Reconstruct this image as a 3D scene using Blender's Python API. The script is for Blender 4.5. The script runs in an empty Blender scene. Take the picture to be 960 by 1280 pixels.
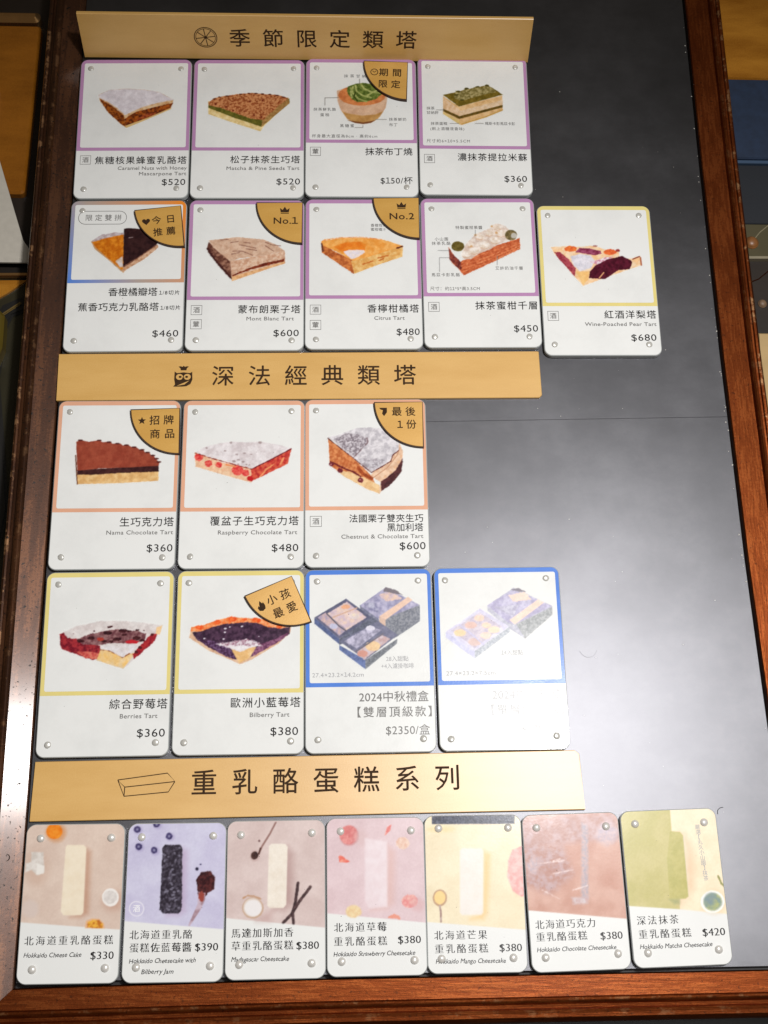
import bpy, bmesh, math, random
import numpy as np
from mathutils import Matrix, Vector
R = math.radians
MM = 0.001
SC = bpy.context.scene
COL = SC.collection

# ------------------------------------------------------------------ camera
cd = bpy.data.cameras.new('camera')
cd.sensor_fit = 'VERTICAL'; cd.sensor_height = 24.0
cd.lens = 1570.0 / 1280.0 * 24.0
cd.clip_start = 0.01; cd.clip_end = 50
cam = bpy.data.objects.new('camera', cd); COL.objects.link(cam)
rx_ = Vector((0.999664, 0.0, 0.025917)); up_ = Vector((-0.008036, 0.950712, 0.309971)); bk_ = Vector((-0.024640, -0.310075, 0.950393))
cam.matrix_world = Matrix(((rx_.x, up_.x, bk_.x, -0.01483), (rx_.y, up_.y, bk_.y, -0.18665), (rx_.z, up_.z, bk_.z, 0.5756), (0, 0, 0, 1)))
SC.camera = cam

# ------------------------------------------------------------------ light
wd = bpy.data.worlds.new('World'); SC.world = wd; wd.use_nodes = True
wb = wd.node_tree.nodes['Background']
wb.inputs[0].default_value = (1.0, 0.76, 0.46, 1); wb.inputs[1].default_value = 0.05
SC.view_settings.view_transform = 'Standard'; SC.view_settings.look = 'None'
SC.view_settings.exposure = 0.10; SC.view_settings.gamma = 1.0
SC.view_settings.use_curve_mapping = False

def lamp(kind, name, loc, target, power, color, **kw):
    l = bpy.data.lights.new(name, kind); l.energy = power; l.color = color
    for k, v in kw.items(): setattr(l, k, v)
    o = bpy.data.objects.new(name, l); COL.objects.link(o); o.location = loc
    d = Vector(target) - Vector(loc); o.rotation_euler = d.to_track_quat('-Z', 'Y').to_euler()
    return o
# the ceiling spot whose mirror image falls on the lower middle of the board
lamp('SPOT', 'ceiling_spot', (0.219, 0.010, 0.90), (0.05, -0.16, 0), 32, (1.0, 0.98, 0.965), spot_size=R(78), spot_blend=1.0, shadow_soft_size=0.035)
# a wide ceiling panel, seen as the milky sheen on the cards of the bottom row
lamp('AREA', 'ceiling_panel', (0.317, -0.124, 1.5), (0.1, -0.1, 0), 3.2, (0.97, 0.98, 1.0), shape='RECTANGLE', size=0.5, size_y=0.28)

# ------------------------------------------------------------------ helpers
def lin(c):
    return tuple((v / 255 / 12.92) if v / 255 <= 0.04045 else ((v / 255 + 0.055) / 1.055) ** 2.4 for v in c)

def tag(o, label=None, cat=None, group=None, kind=None):
    if label: o['label'] = label
    if cat: o['category'] = cat
    if group: o['group'] = group
    if kind: o['kind'] = kind
    return o

def empty(name, loc, rz=0.0, label=None, cat=None, group=None):
    o = bpy.data.objects.new(name, None); COL.objects.link(o)
    o.empty_display_size = 0.01
    o.location = (loc[0] * MM, loc[1] * MM, loc[2] * MM); o.rotation_euler = (0, 0, rz)
    return tag(o, label, cat, group)

def mesh(name, verts, faces, smooth=False):
    me = bpy.data.meshes.new(name)
    me.from_pydata([(v[0] * MM, v[1] * MM, v[2] * MM) for v in verts], [], faces)
    me.update()
    if smooth:
        me.polygons.foreach_set('use_smooth', [True] * len(me.polygons))
    return me

def put(name, me, material, parent=None, loc=(0, 0, 0), rot=(0, 0, 0)):
    if material and not me.materials: me.materials.append(material)
    o = bpy.data.objects.new(name, me); COL.objects.link(o)
    o.location = [v * MM for v in loc]; o.rotation_euler = rot
    if parent: o.parent = parent
    return o

def rrect(w, h, r, n=7):
    pts = []
    for cx, cy, a0 in ((w / 2 - r, h / 2 - r, 0), (-w / 2 + r, h / 2 - r, 90), (-w / 2 + r, -h / 2 + r, 180), (w / 2 - r, -h / 2 + r, 270)):
        for k in range(n + 1):
            a = R(a0 + 90 * k / n); pts.append((cx + r * math.cos(a), cy + r * math.sin(a)))
    return pts

def slab(pts, z0, z1, bev=0.0):
    """outline -> solid with a small bevel on the top edge"""
    n = len(pts); cx = sum(p[0] for p in pts) / n; cy = sum(p[1] for p in pts) / n
    area = sum(pts[i][0] * pts[(i + 1) % n][1] - pts[(i + 1) % n][0] * pts[i][1] for i in range(n))
    if area < 0: pts = pts[::-1]
    rings = [(pts, z0), (pts, z1 - bev)]
    if bev:
        ins = []
        for i in range(n):
            a = Vector(pts[i - 1]); b = Vector(pts[i]); c = Vector(pts[(i + 1) % n])
            t = (c - a); t.normalize() if t.length else None
            ins.append((b.x - t.y * bev, b.y + t.x * bev))
        rings.append((ins, z1))
    vs = []; fs = []
    for ring, z in rings: vs += [(p[0], p[1], z) for p in ring]
    for k in range(len(rings) - 1):
        for i in range(n):
            j = (i + 1) % n; fs.append((k * n + i, k * n + j, (k + 1) * n + j, (k + 1) * n + i))
    fs.append(tuple(range(n))[::-1]); fs.append(tuple((len(rings) - 1) * n + i for i in range(n)))
    return vs, fs

def flat(pts, z):
    n = len(pts)
    area = sum(pts[i][0] * pts[(i + 1) % n][1] - pts[(i + 1) % n][0] * pts[i][1] for i in range(n))
    if area < 0: pts = pts[::-1]
    return [(p[0], p[1], z) for p in pts], [tuple(range(n))]

def stroke_poly(pts, w, z, closed=False):
    """a polyline as a thin flat ribbon"""
    vs = []; fs = []; n = len(pts)
    for i in range(n):
        a = Vector(pts[i - 1] if (i > 0 or closed) else pts[i]); b = Vector(pts[(i + 1) % n] if (i < n - 1 or closed) else pts[i])
        t = b - a
        if t.length: t.normalize()
        nx, ny = -t.y * w / 2, t.x * w / 2
        vs += [(pts[i][0] - nx, pts[i][1] - ny, z), (pts[i][0] + nx, pts[i][1] + ny, z)]
    m = n if closed else n - 1
    for i in range(m):
        j = (i + 1) % n; fs.append((2 * i, 2 * j, 2 * j + 1, 2 * i + 1))
    return vs, fs

def merge(*parts):
    vs = []; fs = []
    for v, f in parts:
        o = len(vs); vs += list(v); fs += [tuple(i + o for i in q) for q in f]
    return vs, fs

# ------------------------------------------------------------------ materials
def newmat(name):
    m = bpy.data.materials.new(name); m.use_nodes = True
    nt = m.node_tree; b = nt.nodes['Principled BSDF']
    return m, nt, b
def N(nt, t, **kw):
    n = nt.nodes.new(t)
    for k, v in kw.items():
        if k.startswith('i_'):
            n.inputs[int(k[2:])].default_value = v
        else: setattr(n, k, v)
    return n
def coords(nt, scale=(1, 1, 1)):
    tc = N(nt, 'ShaderNodeTexCoord'); mp = N(nt, 'ShaderNodeMapping'); mp.inputs['Scale'].default_value = scale
    nt.links.new(tc.outputs['Object'], mp.inputs[0]); return mp.outputs[0]
def noise(nt, vec, scale, detail=4, rough=0.55):
    n = N(nt, 'ShaderNodeTexNoise'); n.inputs['Scale'].default_value = scale; n.inputs['Detail'].default_value = detail; n.inputs['Roughness'].default_value = rough
    nt.links.new(vec, n.inputs['Vector']); return n.outputs['Fac']
def ramp(nt, fac, stops):
    r = N(nt, 'ShaderNodeValToRGB'); e = r.color_ramp.elements
    while len(e) < len(stops): e.new(0.5)
    for k, (p, c) in enumerate(stops): e[k].position = p; e[k].color = (c[0], c[1], c[2], 1)
    nt.links.new(fac, r.inputs[0]); return r.outputs[0]
def maprange(nt, fac, a, b, c, d):
    m = N(nt, 'ShaderNodeMapRange'); m.inputs[1].default_value = a; m.inputs[2].default_value = b; m.inputs[3].default_value = c; m.inputs[4].default_value = d
    nt.links.new(fac, m.inputs[0]); return m.outputs[0]
def bump(nt, b, h, strength, dist=0.001):
    n = N(nt, 'ShaderNodeBump'); n.inputs['Strength'].default_value = strength; n.inputs['Distance'].default_value = dist
    nt.links.new(h, n.inputs['Height']); nt.links.new(n.outputs[0], b.inputs['Normal'])

GLOSS = 0.245
def print_finish(nt, b, tex=True):
    """gloss of a scuffed acrylic face, shared by everything printed on the cards"""
    b.inputs['Specular IOR Level'].default_value = 0.17
    g = N(nt, 'ShaderNodeNewGeometry')
    f = noise(nt, g.outputs['Position'], 55, 5, 0.7)
    nt.links.new(maprange(nt, f, 0.3, 0.7, GLOSS - 0.06, GLOSS + 0.07), b.inputs['Roughness'])
    f2 = noise(nt, g.outputs['Position'], 1100, 3, 0.6)
    bump(nt, b, f2, 0.10, 0.0002)
def ink(name, rgb):
    m, nt, b = newmat(name); c = lin(rgb)
    g = N(nt, 'ShaderNodeNewGeometry'); f = noise(nt, g.outputs['Position'], 38, 6, 0.7)
    nt.links.new(ramp(nt, f, [(0.3, [q * 0.93 for q in c]), (0.55, c)]), b.inputs['Base Color']); print_finish(nt, b); return m
def plain(name, rgb, rough=0.5, metal=0.0, var=0.12, scale=60, bmp=0.15, spec=0.5):
    m, nt, b = newmat(name); c = lin(rgb)
    v = coords(nt); f = noise(nt, v, scale, 5)
    nt.links.new(ramp(nt, f, [(0.3, [q * (1 - var) for q in c]), (0.7, [min(1, q * (1 + var)) for q in c])]), b.inputs['Base Color'])
    b.inputs['Roughness'].default_value = rough; b.inputs['Metallic'].default_value = metal; b.inputs['Specular IOR Level'].default_value = spec
    if bmp: bump(nt, b, noise(nt, v, scale * 12, 3), bmp, 0.0003)
    return m

WHITE = (229, 230, 228)
M = {}
M['paper'] = ink('printed_white', WHITE)
M['black'] = ink('black_ink', (38, 36, 36)); M['grey'] = ink('grey_ink', (120, 118, 116)); M['lightgrey'] = ink('pale_grey_ink', (172, 172, 174))
M['purple'] = ink('mauve_print', (184, 138, 180)); M['peach'] = ink('peach_print', (224, 170, 140)); M['yellow'] = ink('yellow_print', (226, 210, 134)); M['blue'] = ink('blue_print', (84, 130, 214))
M['whiteink'] = ink('white_ink', (240, 240, 244))
# blue to orange border
m, nt, b = newmat('blue_orange_print'); tc = N(nt, 'ShaderNodeTexCoord'); sx = N(nt, 'ShaderNodeSeparateXYZ'); nt.links.new(tc.outputs['Object'], sx.inputs[0])
ad = N(nt, 'ShaderNodeMath', operation='MULTIPLY_ADD'); nt.links.new(sx.outputs[0], ad.inputs[0]); ad.inputs[1].default_value = 14.0; 
ml = N(nt, 'ShaderNodeMath', operation='MULTIPLY'); nt.links.new(sx.outputs[1], ml.inputs[0]); ml.inputs[1].default_value = 9.0; nt.links.new(ml.outputs[0], ad.inputs[2])
nt.links.new(ramp(nt, maprange(nt, ad.outputs[0], -0.5, 0.75, 0, 1), [(0.0, lin((66, 128, 216))), (0.45, lin((176, 160, 150))), (1.0, lin((232, 140, 50)))]), b.inputs['Base Color']); print_finish(nt, b); M['duo'] = m
# printed pictures: colours live in a mesh attribute
m, nt, b = newmat('printed_picture'); at = N(nt, 'ShaderNodeAttribute', attribute_name='Col'); nt.links.new(at.outputs['Color'], b.inputs['Base Color']); print_finish(nt, b); M['picture'] = m
# acrylic edge
m, nt, b = newmat('clear_acrylic'); b.inputs['Base Color'].default_value = (0.62, 0.65, 0.64, 1); b.inputs['Roughness'].default_value = 0.12; b.inputs['Transmission Weight'].default_value = 0.35; b.inputs['IOR'].default_value = 1.49
bump(nt, b, noise(nt, coords(nt), 400, 2), 0.1, 0.0002); M['acrylic'] = m
M['magnet'] = plain('black_magnet_sheet', (24, 24, 26), 0.6)
# metal stud
m, nt, b = newmat('dull_metal_stud'); b.inputs['Base Color'].default_value = (0.58, 0.57, 0.53, 1); b.inputs['Metallic'].default_value = 0.25
nt.links.new(maprange(nt, noise(nt, coords(nt), 900, 2), 0.3, 0.7, 0.22, 0.42), b.inputs['Roughness']); M['stud'] = m
m, nt, b = newmat('pearl_stud'); b.inputs['Base Color'].default_value = (0.74, 0.72, 0.68, 1); b.inputs['Metallic'].default_value = 0.25; b.inputs['Coat Weight'].default_value = 0.6
nt.links.new(maprange(nt, noise(nt, coords(nt), 900, 2), 0.3, 0.7, 0.2, 0.35), b.inputs['Roughness']); M['pearl'] = m
# plywood strips and badges
def plywood(name, a, bcol, rough=0.5, metal=0.0, coat=0.0):
    m, nt, b = newmat(name)
    v = coords(nt, (10, 40, 40)); f = noise(nt, v, 2.2, 6, 0.6)
    v2 = coords(nt, (1, 1, 1)); f2 = noise(nt, v2, 1500, 2, 0.7)
    mx = N(nt, 'ShaderNodeMath', operation='MULTIPLY_ADD'); nt.links.new(f2, mx.inputs[0]); mx.inputs[1].default_value = 0.5; nt.links.new(f, mx.inputs[2])
    nt.links.new(ramp(nt, mx.outputs[0], [(0.52, lin(a)), (0.95, lin(bcol))]), b.inputs['Base Color'])
    b.inputs['Roughness'].default_value = rough; b.inputs['Metallic'].default_value = metal; b.inputs['Coat Weight'].default_value = coat; b.inputs['Coat Roughness'].default_value = 0.38; bump(nt, b, mx.outputs[0], 0.25, 0.0002); return m
M['ply'] = plywood('maple_plywood', (208, 162, 88), (220, 176, 104), 0.38, 0.0, 0.6)
M['badgeply'] = plywood('golden_plywood', (206, 156, 72), (220, 172, 90), 0.36, 0.12, 0.5)
M['burnt'] = plain('laser_burnt_edge', (58, 34, 18), 0.7, 0, 0.3, 300)
M['engrave'] = plain('laser_engraving', (58, 38, 20), 0.75, 0, 0.35, 700, 0.2, 0.2)
# board face: black magnetic sheet, wiped and scuffed
m, nt, b = newmat('black_magnetic_sheet')
v = coords(nt, (1, 1, 1)); vs_ = coords(nt, (1.0, 1.6, 1.0)); 
f = noise(nt, v, 14, 6, 0.6); fs_ = noise(nt, vs_, 38, 6, 0.7); ff = noise(nt, v, 2200, 3, 0.8)
mx = N(nt, 'ShaderNodeMath', operation='MULTIPLY_ADD'); nt.links.new(fs_, mx.inputs[0]); mx.inputs[1].default_value = 0.4; nt.links.new(f, mx.inputs[2])
sm = noise(nt, coords(nt, (1, 1, 1)), 48, 8, 0.75); mq = N(nt, 'ShaderNodeMath', operation='MULTIPLY_ADD'); nt.links.new(sm, mq.inputs[0]); mq.inputs[1].default_value = 0.35; nt.links.new(mx.outputs[0], mq.inputs[2])
ms = N(nt, 'ShaderNodeMath', operation='SUBTRACT'); nt.links.new(mq.outputs[0], ms.inputs[0]); ms.inputs[1].default_value = 0.22; mx = ms
nt.links.new(ramp(nt, mx.outputs[0], [(0.4, (0.094, 0.094, 0.101)), (0.62, (0.110, 0.110, 0.118)), (0.9, (0.140, 0.140, 0.150))]), b.inputs['Base Color'])
nt.links.new(maprange(nt, mx.outputs[0], 0.4, 0.9, 0.395, 0.44), b.inputs['Roughness'])
b.inputs['Metallic'].default_value = 1.0
h = N(nt, 'ShaderNodeMath', operation='MULTIPLY_ADD'); nt.links.new(ff, h.inputs[0]); h.inputs[1].default_value = 2.5; nt.links.new(fs_, h.inputs[2])
bump(nt, b, h.outputs[0], 0.09, 0.0002); M['board'] = m
M['gap'] = plain('black_gap', (12, 12, 14), 0.6, 0, 0.2, 80)

# lacquered mahogany, grain along the rail; the left rail has shade put into its colour, under a thicker gloss
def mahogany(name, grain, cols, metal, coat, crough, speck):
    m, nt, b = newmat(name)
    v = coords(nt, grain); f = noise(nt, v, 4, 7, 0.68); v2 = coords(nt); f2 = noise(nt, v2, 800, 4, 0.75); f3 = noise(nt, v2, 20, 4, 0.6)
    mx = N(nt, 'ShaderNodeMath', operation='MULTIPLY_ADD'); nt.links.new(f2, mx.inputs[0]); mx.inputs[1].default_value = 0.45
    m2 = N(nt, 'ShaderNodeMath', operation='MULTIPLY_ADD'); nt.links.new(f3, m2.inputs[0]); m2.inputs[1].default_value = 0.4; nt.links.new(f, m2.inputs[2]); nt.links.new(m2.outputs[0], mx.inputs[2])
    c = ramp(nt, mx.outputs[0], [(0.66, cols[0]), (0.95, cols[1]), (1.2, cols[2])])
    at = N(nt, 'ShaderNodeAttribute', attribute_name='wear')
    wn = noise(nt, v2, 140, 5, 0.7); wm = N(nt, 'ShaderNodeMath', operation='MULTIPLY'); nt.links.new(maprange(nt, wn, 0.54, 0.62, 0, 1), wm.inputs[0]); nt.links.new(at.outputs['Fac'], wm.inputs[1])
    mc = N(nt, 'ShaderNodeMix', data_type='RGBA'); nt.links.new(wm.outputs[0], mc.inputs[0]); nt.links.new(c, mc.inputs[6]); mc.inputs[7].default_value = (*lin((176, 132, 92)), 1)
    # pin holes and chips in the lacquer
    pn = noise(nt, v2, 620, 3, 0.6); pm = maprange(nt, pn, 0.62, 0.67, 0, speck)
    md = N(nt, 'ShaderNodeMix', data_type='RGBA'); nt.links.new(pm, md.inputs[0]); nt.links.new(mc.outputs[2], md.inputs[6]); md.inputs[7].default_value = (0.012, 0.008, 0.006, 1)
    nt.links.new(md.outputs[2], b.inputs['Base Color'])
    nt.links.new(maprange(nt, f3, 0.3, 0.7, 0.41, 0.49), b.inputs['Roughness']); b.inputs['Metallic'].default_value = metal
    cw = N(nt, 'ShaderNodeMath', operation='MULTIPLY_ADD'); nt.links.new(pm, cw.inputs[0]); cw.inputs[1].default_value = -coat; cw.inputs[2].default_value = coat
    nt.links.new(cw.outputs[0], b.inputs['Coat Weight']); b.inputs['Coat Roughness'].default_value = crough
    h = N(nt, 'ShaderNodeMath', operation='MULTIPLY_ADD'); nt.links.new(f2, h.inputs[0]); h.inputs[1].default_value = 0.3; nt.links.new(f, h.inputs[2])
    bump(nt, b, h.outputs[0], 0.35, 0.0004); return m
RED = [(0.12, 0.024, 0.0045), (0.165, 0.036, 0.007), (0.22, 0.055, 0.012)]
M['wood_v'] = mahogany('red_mahogany', (170, 16, 170), RED, 0.93, 0.12, 0.2, 0.5)
M['wood_h'] = mahogany('red_mahogany', (16, 170, 170), RED, 0.93, 0.12, 0.2, 0.5)
M['wood_shaded'] = mahogany('shaded_mahogany', (60, 5, 60), [(0.030, 0.010, 0.0035), (0.055, 0.019, 0.007), (0.09, 0.033, 0.012)], 0.6, 0.36, 0.165, 1.0)  # same wood as the other rails, colour darkened to stand in for shade
M['wood'] = M['wood_v']

# ------------------------------------------------------------------ setting
put_ct = put('counter_top', mesh('counter_top', *slab([(-900, -700), (900, -700), (900, 1100), (-900, 1100)], -60, -30)), plain('dark_counter', (34, 26, 20), 0.45, 0, 0.3, 20), None)
tag(put_ct, kind='structure')

# ------------------------------------------------------------------ the board
board = empty('menu_board', (0, 0, -25), 0, 'large black magnetic board in a reddish brown wooden frame, holding all the cards', 'menu board')
def on_board(name, vf, mat, smooth=False):
    return put(name, mesh(name, *vf, smooth), mat, board, (0, 0, 25))
RE = [(164.2, 420), (167.1, 304.3), (168.2, 200.5), (170.1, 87.9), (173.2, -21.6), (176.7, -101.6), (180.0, -204.6)]
def re_x(y):
    for (x0, y0), (x1, y1) in zip(RE, RE[1:]):
        if y1 <= y <= y0: return x0 + (x1 - x0) * (y0 - y) / (y0 - y1)
seam = lambda x: 47.7 + 0.028 * x
low = [(-157, -211.6), (-27, -208.4), (180, -204.8)] + [p for p in reversed(RE) if p[1] < 50 and p[1] > -204] + [(re_x(52.5), 52.46), (-160, seam(-160) - .06)]
upp = [(-160, seam(-160)), (re_x(52.7), 52.52)] + [p for p in reversed(RE) if p[1] > 54] + [(-166, 420)]
on_board('magnetic_panel', slab(low, -1.6, 0, 0.08), M['board'])
on_board('magnetic_panel', slab(upp, -1.6, 0.0, 0.08), M['board'])
on_board('backing_board', slab([(-162, -218), (184, -218), (181, -90), (174, 90), (170, 300), (168, 426), (-168, 426), (-168, 250)], -24.5, -4), M['gap'])

def rail(name, stations, prof, wood, label=None):
    """stations: (x, y, ox, oy) = inner edge point and outward vector; prof: (offset, z, wear)"""
    st = []
    for a, c in zip(stations, stations[1:]):
        n = max(1, int(math.hypot(c[0] - a[0], c[1] - a[1]) / 12))
        for k in range(n): st.append([a[i] + (c[i] - a[i]) * k / n for i in range(4)])
    st.append(stations[-1])
    vs = []; fs = []; wr = []; n = len(prof)
    for s in st:
        for o, z, w in prof: vs.append((s[0] + s[2] * o, s[1] + s[3] * o, z)); wr.append(w)
    for i in range(len(st) - 1):
        for j in range(n - 1): fs.append((i * n + j, i * n + j + 1, (i + 1) * n + j + 1, (i + 1) * n + j))
    e = (len(st) - 1) * n
    fs.append(tuple(range(n))[::-1]); fs.append(tuple(e + j for j in range(n)))
    me = mesh(name, vs, fs)
    bm = bmesh.new(); bm.from_mesh(me); bmesh.ops.recalc_face_normals(bm, faces=bm.faces); bm.to_mesh(me); bm.free()
    me.attributes.new('wear', 'FLOAT', 'POINT').data.foreach_set('value', wr)
    for p in me.polygons: p.use_smooth = True
    me.set_sharp_from_angle(angle=R(35))
    return tag(put(name, me, M[wood], board, (0, 0, 25)), label)
PL = [(0, -24, 0), (0, -0.8, 0), (0.5, -0.2, .1), (0.8, -0.1, 0), (10.8, 3.33, 0), (11.0, 3.4, 0), (11.4, 4.2, .2), (12.4, 4.9, .3), (13.6, 4.8, 0), (14.8, 3.9, 0), (15.2, 2.2, 0), (16.6, 2.0, 0), (17.0, 3.0, .4), (17.8, 3.5, .8), (18.8, 3.0, 1), (19.4, 1.6, .8), (19.7, -1, .6), (20, -6, .2), (20, -24, 0)]
PR = [(1.6, -24, 0), (1.6, -0.2, .1), (2.1, 0.5, .1), (2.4, .5, 0), (14.1, -0.3, 0), (14.4, -0.3, 0), (15.0, 1.6, .1), (15.8, 2.2, .3), (16.8, 2.0, .1), (17.4, .8, 0), (18.2, 0.9, .3), (18.8, 1.6, 1), (19.8, 1.8, 1), (20.8, 1.0, 1), (21.6, -1.5, 1), (22, -6, .5), (22, -24, 0)]
PB = [(0.3, -24, 0), (0.3, -0.8, 0), (0.8, 0.0, .1), (1.1, 0, 0), (8.9, -0.5, 0), (9.2, -0.5, 0), (9.8, 1.0, .4), (10.6, 1.4, .4), (11.4, 1.2, 0), (12.4, 0.2, 0), (13.8, 0.0, 0), (14.4, 1.4, .2), (15.8, 2.2, .3), (17.4, 2.0, .1), (18.6, 0.9, 0), (19.6, -1.4, 0), (20.0, -5, 0), (20, -24, 0)]
rail('frame_rail', [(-166.0, 430, -1, 0), (-163.7, 255.6, -1, 0), (-161.6, 82.6, -1, 0), (-159.8, -50, -1, 0), (-158.3, -135, -1, 0), (-157.8, -213.6, -1, -1)], PL, 'wood_shaded', 'lacquered left rail, shade put into its dark colour, with a white glare')
rail('frame_rail', [(-157.8, -213.6, -1, -1), (-140, -212.9, 0, -1), (-27.4, -209.8, 0, -1), (80, -207.8, 0, -1), (168, -206.2, 0, -1), (181.0, -205.9, 1, -1)], PB, 'wood_h')
rail('frame_rail', [(181.0, -205.9, 1, -1)] + [(x, y, 1, 0.0) for x, y in reversed(RE) if y > -204], PR, 'wood_v')
rail('frame_rail', [(163.5, 424, 0, 1), (-166, 424, 0, 1)], PB, 'wood_h')

# ------------------------------------------------------------------ painting of the printed pictures
PAINT = {}
PAINT[1] = [
  ('P',[(10.6,22.8),(16.0,19.9),(24.4,19.0),(34.6,19.6),(43.1,21.4),(50.5,26.1),(49.3,31.5),(37.3,37.6),(26.0,43.5),(23.2,41.3),(16.1,33.8),(11.5,26.9)],(222,190,150),(190,140,90),1.5,0,0.1,0.35,1.0),
  ('P',[(11.3,25.1),(18.0,29.8),(24.6,35.7),(26.0,43.2),(23.2,41.2),(16.1,33.8),(11.8,26.6)],(168,92,30),(96,40,16),0.9,0,0.3,0.35,1.0),
  ('P',[(25.0,37.9),(30.8,33.6),(38.2,31.4),(50.3,28.0),(49.0,31.5),(37.3,37.4),(26.0,43.2)],(170,86,28),(84,34,18),1.1,0.02,0.4,0.35,1.0),
  ('P',[(30.5,39.2),(39.4,36.2),(42.5,33.9),(35.1,34.9)],(120,40,30),(190,100,50),0.8,0,0.4,0.5,0.8),
  ('P',[(25.4,42.3),(37.3,37.2),(49.3,31.1),(49.6,31.8),(37.4,38.1),(26.2,43.6)],(214,180,120),(214,180,120),1.0,0.0,0.0,0.35,1.0),
  ('P',[(10.6,22.8),(16.0,19.9),(24.4,19.0),(34.6,19.6),(43.1,21.4),(50.5,26.1),(42.3,27.9),(35.0,30.4),(30.3,32.6),(25.1,35.7),(20.7,31.1),(15.8,27.4),(11.0,24.7)],(226,220,226),(208,200,206),3,0,0.35,0.8,1.0),
]
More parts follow.
